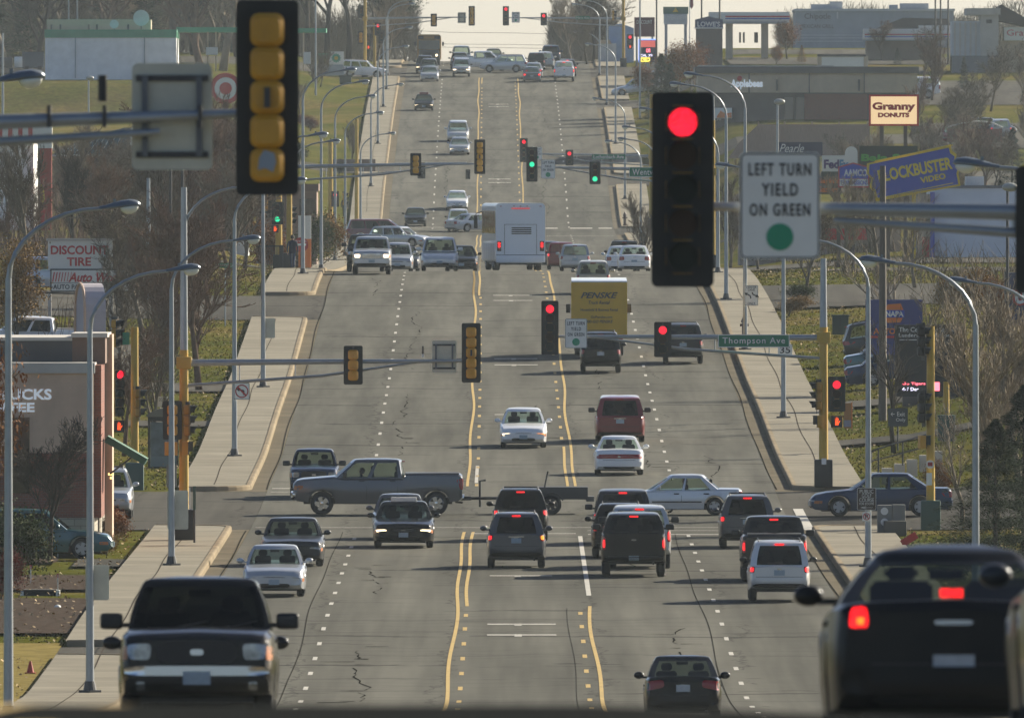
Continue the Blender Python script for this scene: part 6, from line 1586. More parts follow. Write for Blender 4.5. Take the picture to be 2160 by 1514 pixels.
def blades(name, spots, seed, hmin, hmax, w, m, lean=.4, label='', cat='', segs=1):
    rnd = random.Random(seed); V = []; Fc = []
    for X, z in spots:
        g = H(X, z)-.03; h = rnd.uniform(hmin, hmax); a = rnd.uniform(0, PI); lx, lz = rnd.gauss(0, lean)*h, rnd.gauss(0, lean)*h
        dx, dy = math.cos(a)*w, math.sin(a)*w; k = len(V)
        V += [(X-dx, z-dy, g), (X+dx, z+dy, g), (X+lx+dx*.2, z+lz+dy*.2, g+h), (X+lx-dx*.2, z+lz-dy*.2, g+h)]; Fc.append((k, k+1, k+2, k+3))
    o = obj(name, mesh_from(name, V, Fc, m)); tag(o, label, cat, kind='stuff'); return o
def fills():
    rnd = random.Random(77); sp = []
    lots = [(-1, 486, 494, 34), (-1, 500, 506, 30), (-1, 868, 880, 40), (-1, 822, 828, 30), (1, 800, 806, 60), (1, 842, 850, 60), (1, 985, 1030, 90), (1, 1180, 1215, 90), (-1, 1230, 1246, 60), (-1, 545, 556, 40), (-1, 968, 1010, 40), (-1, 692, 744, 160), (1, 692, 744, 160), (1, 1094, 1152, 160), (-1, 1094, 1152, 160)]
    def free(sg, u, z): return not any(s_ == sg and a-.5 < z < b+.5 and u < u1 for s_, a, b, u1 in lots)
    while len(sp) < 42000:
        z = rnd.uniform(470, 1100); u = 12.42+abs(rnd.gauss(0, 1))*7; sg = rnd.choice((-1, 1))
        if free(sg, u, z) and not (sg < 0 and 566 < z < 694 and u < 26 and z > 600): sp.append((cx(z)+sg*u, z))
    k = len(sp)
    M_BL = mat('grass blades', (.10, .105, .02), 1, spec=0, var=.55, vs=.25, col2=(.24, .185, .07))
    blades('grass', sp, 1, .03, .075, .045, M_BL, .5, 'short mown grass beside both pavements', 'grass')
    sp = []
    while len(sp) < 9000:
        z = rnd.uniform(480, 1100); u = 12.2+abs(rnd.gauss(0, 1))*8; sg = rnd.choice((-1, 1))
        if free(sg, u, z): sp.append((cx(z)+sg*u, z))
    V = []; Fc = []
    for X, z in sp:
        g = H(X, z)+.05+rnd.random()*.06; s_ = rnd.uniform(.03, .07); a = rnd.uniform(0, PI); k = len(V)
        for q in range(4): V.append((X+s_*math.cos(a+q*PI/2), z+s_*math.sin(a+q*PI/2), g+rnd.uniform(-.04, .05)))
        Fc.append((k, k+1, k+2, k+3))
    tag(obj('fallen_leaves', mesh_from('fallen_leaves', V, Fc, mat('fallen leaves', (.34, .24, .12), .8, var=.6, vs=1.5))), 'dry leaves scattered over the lawns', 'leaves', kind='stuff')
    sp = []
    while len(sp) < 20000:
        z = rnd.uniform(800, 1500); u = rnd.uniform(19, 62)
        if free(-1, u, z) and noise.noise(Vector((u*.16, z*.03, 3))) > -.12: sp.append((cx(z)-u, z))
    blades('undergrowth', sp, 2, .5, 2.1, .028, mat('undergrowth stems', (.17, .115, .085), .9, spec=.08, var=.5, vs=.3), .35, 'tangled brown undergrowth among the trees left of the road', 'undergrowth')
    sp = []
    while len(sp) < 9000:
        z = rnd.uniform(1010, 1400); u = rnd.uniform(17, 60)
        if free(1, u, z) and noise.noise(Vector((u*.16, z*.03, 9))) > .08: sp.append((cx(z)+u, z))
    blades('undergrowth', sp, 3, .4, 1.6, .028, mat('undergrowth stems pale', (.16, .12, .075), .9, spec=.08, var=.5, vs=.3), .4, 'dry brushwood among the lots right of the road', 'undergrowth')
    # far wood behind the left hill, one mass of leafless crowns
    def wood(name, px0, px1, z0, z1, top, n, seed, m, label):
        r_ = random.Random(seed); V = []; Fc = []
        for _ in range(n):
            z = r_.uniform(z0, z1); X = PX(r_.uniform(px0, px1), z); hh = top*(.75+.35*noise.noise(Vector((X*.12, z*.02, seed))))
            t = r_.random()**.7; g = H(X, z); y = g+hh*t; L = r_.uniform(.5, 1.5); a = r_.uniform(-.8, .8); b = r_.uniform(-.5, .5); w = r_.uniform(.02, .045); k = len(V)
            V += [(X-w, z, y), (X+w, z, y), (X+w*.3+L*math.sin(a), z+L*b, y+L*math.cos(a)), (X-w*.3+L*math.sin(a), z+L*b, y+L*math.cos(a))]; Fc.append((k, k+1, k+2, k+3))
        tag(obj(name, mesh_from(name, V, Fc, m)), label, 'woodland', kind='stuff')
    wood('woodland', -80, 660, 2130, 2300, 12.5, 60000, 4, mat('wood twigs', (.15, .13, .095), .9, spec=.08, var=.4, vs=.15), 'leafless woodland filling the skyline on the far left')
    wood('woodland', 640, 880, 2150, 2300, 6.5, 9000, 5, mat('wood twigs', (.15, .13, .095), .9, spec=.08), 'low leafless woodland left of the far crest')
    wood('woodland', 1160, 1300, 2150, 2280, 5.5, 9000, 6, mat('wood twigs', (.15, .13, .095), .9, spec=.08), 'leafless scrub right of the far crest')
    wood('woodland', 1640, 2200, 2200, 2330, 6.0, 16000, 7, mat('wood twigs', (.15, .13, .095), .9, spec=.08), 'leafless trees behind the grey shop on the far right')
    # further unnamed trees between the singled-out ones
    for q in range(26):
        px = rnd.uniform(5, 520); z = rnd.uniform(930, 1480)
        plant('bare%d' % (q % 4), PX(px, z), z, rnd.uniform(5, 8.5)*(1 if z > 1100 else .75)*(.6 if px < 310 else .9), 'leafless tree in the tangle of trees left of the road', bark=[B_GREY, B_RED, B_RED, B_DARK][q % 4], group='tangled trees left of the road', w=1.15)
    for q in range(16):
        px = rnd.uniform(1945, 2165); z = rnd.uniform(1560, 1900)
        if q % 4 == 0: plant('fir%d' % (q % 3), PX(px, z), z, rnd.uniform(2.5, 4.5), 'small spruce on the bank below the beige tower', 'evergreen_tree', 'tree', leaf=LF_SPR, group='small spruces below the beige tower')
        else: plant('bare%d' % (q % 4), PX(px, z), z, rnd.uniform(3.5, 6), 'slim leafless tree on the bank below the beige tower', bark=[B_GREY, B_PALE, B_GREY, B_RED][q % 4], group='slim trees below the beige tower', w=1.1)
    for q in range(14):
        px = rnd.uniform(1560, 2150); z = rnd.uniform(1225, 1500)
        plant('bare%d' % (q % 4), PX(px, z), z, rnd.uniform(3.5, 5.5), 'leafless small tree among the shop signs right of the road', bark=[B_GREY, B_PALE, B_GREY, B_DARK][q % 4], group='small trees among the shop signs', w=1.15)
# ================================================================== buildings and private signs
class Bld:
    def __init__(s, name, px, row, z, label, cat='building', group=None, yaw=0):
        s.z = z; s.X = PX(px, z); s.Z = PZr(row, z); s.e = empty(name, (s.X, z, s.Z), label, cat, group, rz=R(yaw))
    def box(s, name, px0, px1, r0, r1, y0, y1, m, par=None, bev=0):
        return obj(name, boxmesh(PX(px0, s.z)-s.X, PX(px1, s.z)-s.X, y0, y1, PZr(r1, s.z)-s.Z, PZr(r0, s.z)-s.Z, m, bev), par or s.e)
    def text(s, t, px0, px1, r0, r1, y, m, par=None, **kw):
        k = SCL(s.z); return obj('lettering', text_mesh(t, (px1-px0)/k, (r1-r0)/k, m, ext=.01, **kw), par or s.e, (PX((px0+px1)/2, s.z)-s.X, y, PZr((r0+r1)/2, s.z)-s.Z))
    def poly(s, name, pts, y0, y1, m, par=None):
        return obj(name, poly_extrude([(PX(a, s.z)-s.X, PZr(b, s.z)-s.Z) for a, b in pts], y0, y1, m), par or s.e)
    def tube(s, name, pts, r, m, n=8, par=None):
        return obj(name, tubemesh([(PX(a, s.z)-s.X, y, PZr(b, s.z)-s.Z) for a, b, y in pts], r, n, m), par or s.e)
def brick_mat(name, c1, c2, sc=3.0, mortar=(.2, .18, .15)):
    m, nt, b = _nt(name); tc = nt.nodes.new('ShaderNodeTexCoord'); br = nt.nodes.new('ShaderNodeTexBrick'); mp = nt.nodes.new('ShaderNodeMapping')
    mp.inputs['Rotation'].default_value = (R(90), 0, 0)
    br.inputs['Color1'].default_value = (*c1, 1); br.inputs['Color2'].default_value = (*c2, 1); br.inputs['Mortar'].default_value = (*mortar, 1); br.inputs['Scale'].default_value = sc
    br.inputs['Mortar Size'].default_value = .012
    nt.links.new(tc.outputs['Object'], mp.inputs[0]); nt.links.new(mp.outputs[0], br.inputs['Vector']); nt.links.new(br.outputs['Color'], b.inputs['Base Color']); b.inputs['Roughness'].default_value = .9
    MATS[name] = m; return m
def cmat(n, c, r=.7, **k): return mat(n, c, r, var=k.pop('var', .12), vs=k.pop('vs', 1.0), **k)
def town():
    W_ = cmat('painted wall white', (0.85, 0.85, 0.85)); GR = cmat('fascia green', (0.035, 0.28, 0.158)); BE = cmat('stucco beige', (.60,.42,.30)); BEL = cmat('stucco light', (.50, .47, .42))
    BRK = brick_mat('red brick', (.24, .08, .05), (.19, .07, .05)); DK = cmat('dark wall', (0.0828, 0.078, 0.0756)); TAN = cmat('tan wall', (0.495, 0.402, 0.284)); GY = cmat('grey wall', (0.331, 0.366, 0.402)); GYL = cmat('light grey wall', (0.567, 0.591, 0.602))
    RED = mat('panel red', (.50, .03, .03), .5); STN = brick_mat('stone blocks', (.42, .38, .30), (.34, .31, .25), 1.2); GL = mat('shop glass', (.02, .025, .03), .08, coat=1)
    NAVY = mat('panel navy', (.015, .02, .07), .45); BLUE = mat('panel blue', (.03, .065, .42), .45); ORG = mat('letter orange', (.75, .19, .02), .5); YL = mat('panel yellow', (.70, .50, .03), .5)
    BRN = cmat('pylon brown', (0.123, 0.0963, 0.0788)); WP = mat('panel white', (.78, .77, .70), .5); CREAM = mat('panel cream', (.62, .47, .27), .5, emit=(.9, .62, .33), es=.42); MARO = mat('letter maroon', (.45, .02, .025), .5)  # cream face: emission stands in for light through the translucent panel
    DGN = mat('panel dark green', (.012, .035, .025), .5); WOOD = cmat('fence wood', (0.35, 0.236, 0.175), var=.25, vs=4, stretch=(8, 8, .4)); ROOFB = cmat('roof blue metal', (0.035, 0.0963, 0.149), .45)
    # coffee shop
    z = 655; b = Bld('coffee_shop', 60, 1150, z, 'beige and brick coffee shop with white lettering at the left', 'shop')
    b.box('wall', -260, 197, 786, 955, 0, 22, BE); b.box('parapet', -262, 200, 765, 787, -.12, 22.1, BEL)
    b.box('brick_base', -260, 197.5, 955, 1092, -.03, 22, BRK); b.box('stone_base', -262, 199, 1092, 1160, -.10, 22.05, STN)
    b.box('side_wall', 197, 213, 770, 1092, .4, 21, BRK); b.box('corner_pier', 213.5, 229, 708, 1165, 6, 8.5, BE)
    b.box('roof_screen', -260, 148, 719, 766, 3, 15, DK); b.box('roof_edge', -260, 148, 713, 720, 2.9, 15.1, BEL)
    b.box('tower', 148, 218, 712, 768, 3, 9, cmat('tower brown', (0.175, 0.105, 0.0735))); b.box('tower_cap', 146, 223, 704, 713, 2.8, 9.2, BEL)
    b.text('STARBUCKS', -82, 109, 820, 843, -.02, mat('letter bright white', (.9, .92, .95), .4, emit=(.8, .9, 1), es=.12), bold=.03); b.text('COFFEE', -48, 73, 849, 869, -.02, mat('letter bright white', (.9, .92, .95), .4, emit=(.8, .9, 1), es=.12), bold=.03)
    b.box('window', 24, 62, 880, 1040, -.05, .02, GL); b.box('window', -60, 0, 880, 1040, -.05, .02, GL)
    for x in (232, 226, 230): b.box('wall_lamp', x-2, x+3, [990, 1000, 1008][x % 3], [990, 1000, 1008][x % 3]+5, 3, 3.2, mat('lamp glow', (.5, .3, .1), .5, emit=(1, .6, .2), es=1.2))
    s = SCL(z)
    aw = obj('awning', boxmesh(-.05, 1.42, -1.2, 1.2, -.1, .12, mat('awning green', (.03, .12, .07), .7)), b.e, (PX(222, z)-b.X, 4, PZr(930, z)-b.Z)); aw.rotation_euler = (0, R(30), 0)
    b.tube('awning_brace', [(228, 1002, 3), (275, 966, 3)], .03, M_DARKST)
    # arch sign
    b = Bld('arched_sign', 192, 700, 700, 'tall arched sign with a pale lilac face above the coffee shop', 'sign', yaw=-79)
    n = 12; pts = [(-.95, -6.5), (.95, -6.5), (.95, .7)]+[(.95*math.cos(PI*k/n), .7+.95*math.sin(PI*k/n)) for k in range(1, n)]+[(-.95, .7)]
    pts = [(x, y) for x, y in pts]
    obj('arch', poly_extrude([(-.95, -.2), (.95, -.2), (.95, .7)]+[(.95*math.cos(PI*k/n), .7+.95*math.sin(PI*k/n)) for k in range(1, n)]+[(-.95, .7)], -.35, .35, cmat('arch lilac', (0.473, 0.438, 0.473))), b.e)
    obj('rim', mk(lambda bm: tube(bm, [(-.95, -.38, -.2), (-.95, -.38, .7)]+[(-.95*math.cos(PI*k/n), -.38, .7+.95*math.sin(PI*k/n)) for k in range(1, n)]+[(.95, -.38, .7), (.95, -.38, -.2)], .05, 6), 'rim', BE), b.e)
    obj('column', boxmesh(-.35, .35, -.3, .3, -7.6, -.2, cmat('tower brown', (0.175, 0.105, 0.0735))), b.e)
    # tire shop sign
    z = 930; b = Bld('shop_sign', 169, 780, z, 'white tire shop sign with red block letters above an auto parts panel', 'sign')
    b.box('panel', 101, 237, 508, 570, 0, .5, WP); b.box('cap', 98, 242, 503, 508, -.1, .6, BEL)
    b.text('DISCOUNT', 107, 229, 518, 537, -.012, RED, bold=.03); b.text('TIRE', 141, 192, 543, 561, -.012, RED, bold=.03)
    b.box('post', 101, 108, 620, 800, .1, .4, BEL); b.box('post', 230, 238, 570, 800, .1, .4, BEL)
    p = b.box('parts_panel', 106, 279, 567, 616, -.1, -.02, M_BLACK); b.box('parts_face', 109, 276, 570, 613, -.13, -.09, WP, p)
    for i in range(7): b.poly('stripe', [(110+i*6.2, 594), (112.5+i*6.2-(i*.25), 594), (116+i*6.2-(i*.25), 574), (113.5+i*6.2, 574)], -.15, -.132, RED, p)
    b.text('Auto Works', 144, 268, 575, 595, -.14, RED, p, bold=.03, shear=.3); b.box('rule', 110, 275, 596.5, 597.5, -.14, -.13, M_LETBK, p); b.text('AUTO PARTS', 112, 186, 600, 610, -.14, M_LETBK, p, bold=.02)
    # white building with green band
    z = 1960; b = Bld('store_building', 235, 200, z, 'long white store wall with a green top band on the far left', 'store')
    b.box('wall', 95, 372, 78, 178, 0, 14, W_); b.box('green_band', 94, 373, 63, 80, -.1, 14.1, GR)
    for x in (159, 305): b.box('downpipe', x-1, x+1, 80, 165, -.15, -.02, GY)
    b.box('back_roof', 94, 315, 40, 64, 9, 13.5, TAN)
    for x, r, w in ((240, 51, 9.5), (297, 38, 17)):
        d = obj('satellite_dish', disc(w/SCL(z), 22, 0, -.12, m=GYL), b.e, (PX(x, z)-b.X, 2, PZr(r, z)-b.Z)); b.box('dish_mast', x-1, x+1, r+w, 64, 1.9, 2.1, M_DARKST)
    for x in (108, 127, 187, 204, 270): b.box('roof_vent', x-2, x+2, 52, 63, 1, 1.4, M_DARKST)
    b = Bld('fuel_canopy', 530, 150, 1965, 'long green edged fuel canopy beside the white store wall', 'canopy')
    b.box('deck', 372, 500, 58, 68, 0, 8, GR); b.box('deck', 500, 688, 60, 69, .3, 8.2, GR)
    for x in (438, 455, 560, 640): b.box('column', x-1.5, x+1.5, 66, 150, 1, 1.3, TAN)
    b.box('pump', 434, 459, 100, 116, .8, 1.4, GYL); b.box('pump', 640, 655, 110, 135, .8, 1.4, GYL)
    b = Bld('truck', 62, 146, 1990, 'dark box truck parked left of the white store wall', 'truck'); b.box('cargo_box', 47, 92, 110, 143, 0, 2.4, cmat('truck box blue', (.05, .07, .10))); b.box('cab', 30, 48, 120, 143, 0, 2.3, P_SILVER, bev=.1); b.box('wheel', 52, 60, 140, 147, -.05, .2, M_TYRE); b.box('wheel', 80, 88, 140, 147, -.05, .2, M_TYRE)
    b = Bld('truck', 8, 146, 1992, 'dark truck cut by the far left photo edge', 'truck'); b.box('body', -12, 26, 121, 143, 0, 2.3, P_DGREY, bev=.1); b.box('wheel', 2, 9, 140, 147, -.05, .2, M_TYRE)
    # bullseye sign
    z = 1700; b = Bld('store_sign', 476, 330, z, 'red and white bullseye sign half behind the giant signal back', 'sign')
    b.box('post', 473, 479, 220, 340, .1, .4, BEL)
    for r_, m_, y in ((33, RED, 0), (23.5, WP, -.04), (13, RED, -.08)): obj('ring', disc(r_/SCL(z), 30, .2 if y == 0 else 0, -.02, m=m_), b.e, (PX(476, z)-b.X, y, PZr(187, z)-b.Z))
    # striped restaurant with red column
    z = 1300; b = Bld('restaurant', 30, 560, z, 'restaurant with a red and white striped roof edge at the left photo edge', 'restaurant')
    b.box('wall', -120, 70, 300, 560, 1, 12, W_)
    b.box('band', -120, 80, 266, 296, 0, 12, WP)
    for i in range(9): b.box('stripe', -110+i*21.2, -101+i*21.2, 266, 296, -.05, .01, RED)
    b.box('column', 84, 109, 312, 560, 0, .8, mat('column red', (.38, .05, .03), .6)); b.box('column_cap', 80, 110, 265, 313, -.05, .85, WP)
    b = Bld('advertising_flag', 87, 480, 1200, 'yellow and red feather flag by the red column', 'flag'); b.tube('pole', [(84, 500, 0), (84, 380, 0)], .03, M_DARKST); b.poly('cloth', [(84, 385), (92, 395), (95, 420), (86, 445)], 0, .02, YL); b.poly('cloth', [(86, 446), (95, 440), (93, 470), (86, 475)], 0, .02, RED)
    # blue roof
    z = 1500; b = Bld('roadhouse', 190, 540, z, 'low building with a blue ribbed metal roof on the left', 'restaurant')
    b.box('wall', 112, 262, 326, 540, 1, 12, cmat('brown wall', (0.228, 0.149, 0.105)))
    b.poly('roof', [(108, 327), (165, 298), (262, 270), (275, 270), (275, 327)], 0, 12, ROOFB); b.box('gutter', 106, 275, 326, 330, -.2, .1, GYL)
    for i in range(9): b.poly('roof_rib', [(130+i*14, 322), (131.5+i*14, 322), (166+i*11.5, 300-i*2.6), (164.5+i*11.5, 300-i*2.6)], -.05, 0, GYL)
    # parts shop with red slash
    z = 1340; b = Bld('parts_shop', 410, 570, z, 'grey and red parts shop hidden in the left trees', 'shop')
    b.box('wall', 300, 520, 440, 575, 0, 14, GYL); b.poly('red_slash', [(395, 420), (425, 425), (462, 500), (458, 535), (440, 520)], -.2, 0, RED); b.box('window', 320, 380, 480, 530, -.05, 0, GL); b.box('window', 465, 500, 480, 530, -.05, 0, GL)
    # second junction, left side
    z = 1290; b = Bld('restaurant', 600, 560, z, 'brown restaurant behind the second junction on the left', 'restaurant')
    b.box('wall', 540, 668, 402, 575, 0, 10, cmat('brown wall', (0.228, 0.149, 0.105))); b.box('roof', 535, 672, 388, 403, -.2, 10.2, cmat('tower brown', (0.175, 0.105, 0.0735))); b.box('window', 632, 664, 420, 452, -.05, 0, GL); b.box('window', 560, 600, 420, 460, -.05, 0, GL)
    b = Bld('monument_sign', 643, 560, 1215, 'white and orange box sign behind the walking man', 'sign'); b.box('panel', 629, 656, 455, 504, 0, .5, WP); b.box('base', 629, 656, 504, 575, .0, .5, ORG)
    b = Bld('railing', 575, 570, 1150, 'black railing left of the walking man', 'fence')
    b.box('top_rail', 545, 592, 518, 520.5, 0, .05, M_BLACK); b.box('end_post', 590, 598, 517, 560, -.05, .1, M_BLACK)
    for i in range(14): b.box('bar', 546+i*3.3, 547+i*3.3, 520, 570, 0, .04, M_BLACK)
    b = Bld('low_wall', 745, 350, 1765, 'long low brown wall behind the left signal arms', 'wall'); b.box('wall', 700, 792, 336, 362, 0, .6, cmat('wall brown', (0.21, 0.158, 0.123)))
    b = Bld('fuel_price_sign', 708, 160, 2000, 'green and yellow fuel sign below the pines', 'sign')
    b.box('panel', 694, 725, 109, 137, 0, .4, WP); b.box('panel', 670, 694, 113, 124, 0, .4, GR); b.box('base', 672, 725, 137, 160, 0, .5, GY)
    for k in range(12):
        a = 2*PI*k/12; x, y = 709+7*math.cos(a), 123+7*math.sin(a); p = 709+10.5*math.cos(a), 123+10.5*math.sin(a)
        b.poly('petal', [(709+3*math.cos(a-.3), 123+3*math.sin(a-.3)), (709+8*math.cos(a-.26), 123+8*math.sin(a-.26)), p, (709+8*math.cos(a+.26), 123+8*math.sin(a+.26)), (709+3*math.cos(a+.3), 123+3*math.sin(a+.3))], -.03, 0, GR)
    obj('centre', disc(4/SCL(2000), 14, -.03, -.06, m=YL), b.e, (PX(709, 2000)-b.X, 0, PZr(123, 2000)-b.Z))
    b = Bld('waste_container', 728, 177, 1995, 'dark green waste container on the far lawn', 'container'); b.box('body', 716, 741, 162, 178, 0, 1.2, DGN, bev=.05); b.box('lid', 715, 743, 159, 163, -.05, 1.25, DGN)
    # white sign, bus shelter
    z = 775; b = Bld('bus_shelter', 345, 1005, z, 'dark framed bus shelter with poster panels on the left lawn', 'shelter')
    for x in (312, 372): 
        for y in (0, 1.4): b.box('post', x, x+3, 872, 1006, y, y+.06, M_BLACK)
    s = SCL(z); pts = [(309, 875)]+[(309+68*t, 875-14*math.sin(PI*t)) for t in (.1, .25, .4, .5, .6, .75, .9)]+[(377, 875)]
    b.poly('roof', pts+[(377, 879), (309, 879)], -.2, 1.7, cmat('shelter roof', (.17, .15, .11))); b.box('beam', 312, 375, 879, 888, -.05, .03, M_BLACK)
    b.box('poster', 317, 372, 890, 983, .0, .03, mat('poster', (.12, .15, .15), .3, var=.5, vs=2.0)); b.box('poster_foot', 317, 372, 962, 984, -.02, .0, mat('poster foot', (.16, .21, .20), .3)); b.box('bottom_rail', 312, 375, 984, 989, -.05, .05, M_BLACK); b.box('bench', 325, 365, 972, 977, .6, 1.1, BRN)
    b = Bld('notice_board', 344, 880, 800, 'white notice board behind the bus shelter', 'sign'); b.box('panel', 333, 354, 836, 858, 0, .05, WP); b.text('DO NOT', 336, 352, 839, 846, -.01, M_LETBK); b.box('post', 342, 344, 858, 940, .05, .1, M_DARKST)
    # ------- right side
    z = 1800; b = Bld('grill_restaurant', 1700, 285, z, 'long beige and dark restaurant with white lettering and an apple mark', 'restaurant')
    b.box('wall', 1472, 1935, 154, 196, 0, 15, TAN); b.box('lower_wall', 1474, 1930, 196, 300, .4, 15, DK); b.box('roof_edge', 1466, 1938, 141, 155, -.3, 15.3, DK); b.box('brick_panel', 1697, 1830, 198, 262, .2, .4, BRK)
    for x in (1580, 1707, 1823): b.box('wall_joint', x-1, x+1, 155, 196, -.05, 0, DK)
    b.box('pale_ledge', 1474, 1760, 138, 141, 2, 15, BEL)  # thin ledge in the pale stucco colour
    b.text('Applebees', 1541, 1609, 168, 189, -.05, mat('letter bright white', (.9, .92, .95), .4, emit=(.8, .9, 1), es=.12), bold=.05); obj('apple', disc(5.5/SCL(z), 16, 0, -.06, m=RED), b.e, (PX(1560, z)-b.X, 0, PZr(166, z)-b.Z))
    for x in (1637, 1810): b.box('wall_light', x, x+4, 168, 192, -.3, 0, DK)
    b.box('poster', 1497, 1544, 228, 250, -.1, .35, WP); b.poly('poster_sun', [(1512, 246), (1520, 234), (1530, 240), (1543, 238), (1543, 249), (1512, 249)], -.15, -.1, ORG); b.poly('poster_leaf', [(1498, 232), (1504, 236), (1502, 246), (1498, 246)], -.15, -.1, RED)
    for x in (1490, 1655, 1680): b.box('window', x, x+30 if x < 1600 else x+18, 205, 255, .3, .42, GL)
    z = 1720; b = Bld('wooden_fence', 1735, 330, z, 'weathered wooden fence below the long restaurant', 'fence')
    b.poly('boards', [(1535, 335), (1560, 300), (1600, 262), (1835, 262), (1835, 330)], 0, .1, WOOD)
    for x in (1600, 1655, 1713, 1770, 1830): b.box('post', x-1.5, x+1.5, 257, 330, -.12, .14, WOOD)
    z = 1180; b = Bld('donut_sign', 1885, 580, z, 'cream donut shop sign in a maroon frame on two posts', 'sign')
    b.box('frame', 1833, 1938, 200, 266, 0, .6, MARO); b.box('face', 1837, 1934, 204, 262, -.03, .0, CREAM)
    b.text('Granny', 1840, 1931, 216, 237, -.035, MARO, bold=.05); b.text('DONUTS', 1852, 1918, 238, 248, -.035, MARO, bold=.065)
    for x in (1860, 1910): b.box('post', x-4, x+4, 266, 590, .1, .5, BRN)
    z = 1090; b = Bld('video_sign', 1927, 580, z, 'tilted blue ticket shaped sign with yellow letters on a pole', 'sign')
    T = [(1829, 345), (2005, 305), (2008, 318), (2018, 326), (2015, 342), (2026, 352), (2022, 366), (2026, 392), (1848, 425), (1843, 405), (1834, 395), (1838, 378), (1828, 366)]
    b.poly('ticket', T, 0, .5, YL)
    c_ = (1928, 366); I = [(c_[0]+(x-c_[0])*.95, c_[1]+(y-c_[1])*.885) for x, y in T]; b.poly('face', I, -.03, .0, BLUE)
    s = SCL(z)
    for t, cx_, cy_, w, h in (('BLOCKBUSTER', 1930, 358, 158, 33), ('VIDEO', 1968, 376, 54, 16)):
        o = obj('lettering', text_mesh(t, w/s, h*.8/s, mat('letter yellow', (.75, .58, .05), .5), ext=.01, bold=.035), b.e, (PX(cx_, z)-b.X, -.04, PZr(cy_, z)-b.Z)); o.rotation_euler = (0, R(-10.5), 0)
    for yy in (-42, 38): o = obj('line', boxmesh(-84/s, 84/s, -.01, 0, -.02, .02, mat('letter yellow', (.75, .58, .05), .5)), b.e, (PX(1928, z)-b.X, -.045, PZr(365+yy, z)-b.Z)); o.rotation_euler = (0, R(-11.5), 0)
    b.box('pole', 1924, 1932, 405, 600, .15, .45, YL)
    z = 1170; b = Bld('courier_sign', 1770, 570, z, 'white courier sign with a rounded tower top above a dark green base', 'sign')
    n = 10; b.poly('panel', [(1734, 362), (1734, 328), (1782, 328), (1783, 322)]+[(1796-13*math.cos(PI*k/n), 322-13*math.sin(PI*k/n)) for k in range(1, n+1)]+[(1809, 362)], 0, .5, WP)
    b.text('Fed', 1738, 1770, 337, 356, -.02, mat('letter purple', (.06, .02, .14), .5), bold=.04); b.text('Ex', 1771, 1790, 337, 356, -.02, mat('letter blue', (.03, .22, .42), .5), bold=.04); b.box('lower_panel', 1732, 1811, 362, 372, 0, .5, DGN)
    b.text("Gayle's", 1722, 1770, 376, 390, -.02, ORG, bold=.03); b.text('Games', 1722, 1768, 393, 406, -.02, ORG, bold=.03); b.box('backing', 1716, 1775, 372, 410, 0, .4, BRN); b.box('post', 1765, 1773, 408, 590, .1, .4, BRN)
    z = 1150; b = Bld('transmission_sign', 1800, 570, z, 'red edged pentagon sign beside the dark green sign', 'sign')
    b.poly('border', [(1768, 352), (1800, 343), (1834, 352), (1834, 396), (1768, 396)], 0, .3, RED); b.poly('face', [(1771, 354), (1800, 346), (1831, 354), (1831, 377), (1771, 377)], -.03, 0, BLUE); b.box('lower_face', 1771, 1831, 378, 393, -.03, 0, WP)
    b.text('AAMCO', 1780, 1829, 357, 372, -.04, M_LETWH, bold=.04); b.text('TRANSMISSIONS', 1773, 1830, 381, 390, -.04, BLUE, bold=.02); b.box('post', 1798, 1803, 396, 590, .05, .25, BRN)
    z = 1160; b = Bld('bakery_sign', 1872, 570, z, 'dark green sign with bright green letters behind the ticket sign', 'sign'); b.box('panel', 1813, 1936, 308, 362, .6, 1.0, DGN)
    b.text('Baja Sol', 1817, 1925, 325, 345, .59, mat('letter lime', (.08, .40, .06), .5), bold=.04); b.box('post', 1870, 1878, 362, 590, .7, .9, BRN)
    z = 1420; b = Bld('script_sign', 1688, 400, z, 'navy sign with white script just above the largest turn sign', 'sign'); b.box('panel', 1640, 1735, 300, 328, 0, .4, NAVY); b.text('Pearle', 1644, 1696, 304, 322, -.02, M_LETWH, shear=.4); b.box('post', 1685, 1691, 328, 560, .1, .3, BRN)
    # white warehouse
    z = 1215; b = Bld('warehouse', 2060, 560, z, 'plain white warehouse wall with a flat roof at the right', 'warehouse')
    b.box('wall', 1968, 2260, 396, 575, 0, 20, cmat('warehouse white', (0.735, 0.77, 0.805), vs=.3)); b.box('roof_edge', 1966, 2262, 391, 397, -.1, 20.1, cmat('roof edge', (.2, .2, .2))); b.box('tan_bay', 1930, 1968, 410, 575, -.3, 6, TAN); b.box('blue_pier', 1962, 1971, 405, 575, -.5, .5, BLUE); b.box('window', 1940, 1962, 430, 470, -.35, -.3, GL); b.box('door', 1945, 1960, 500, 560, -.35, -.3, RED); b.box('roof_unit', 2040, 2078, 372, 391, 3, 6, GYL)
    z = 1260; b = Bld('strip_mall', 1720, 540, z, 'low strip of shops behind the near turn sign', 'shop'); b.box('wall', 1560, 1900, 470, 560, 0, 10, cmat('mall wall', (0.35, 0.28, 0.228))); b.box('red_fascia', 1740, 1830, 482, 506, -.1, 0, RED)
    for i in range(9): b.box('window', 1565+i*36, 1590+i*36, 515, 550, -.05, 0, GL)
    # parts sign, school sign, navy sign
    z = 858; b = Bld('parts_sign', 1886, 790, z, 'blue auto parts sign with an orange badge behind bare branches', 'sign'); b.box('panel', 1826, 1946, 632, 748, 0, .5, mat('panel violet blue', (.035, .045, .20), .5))
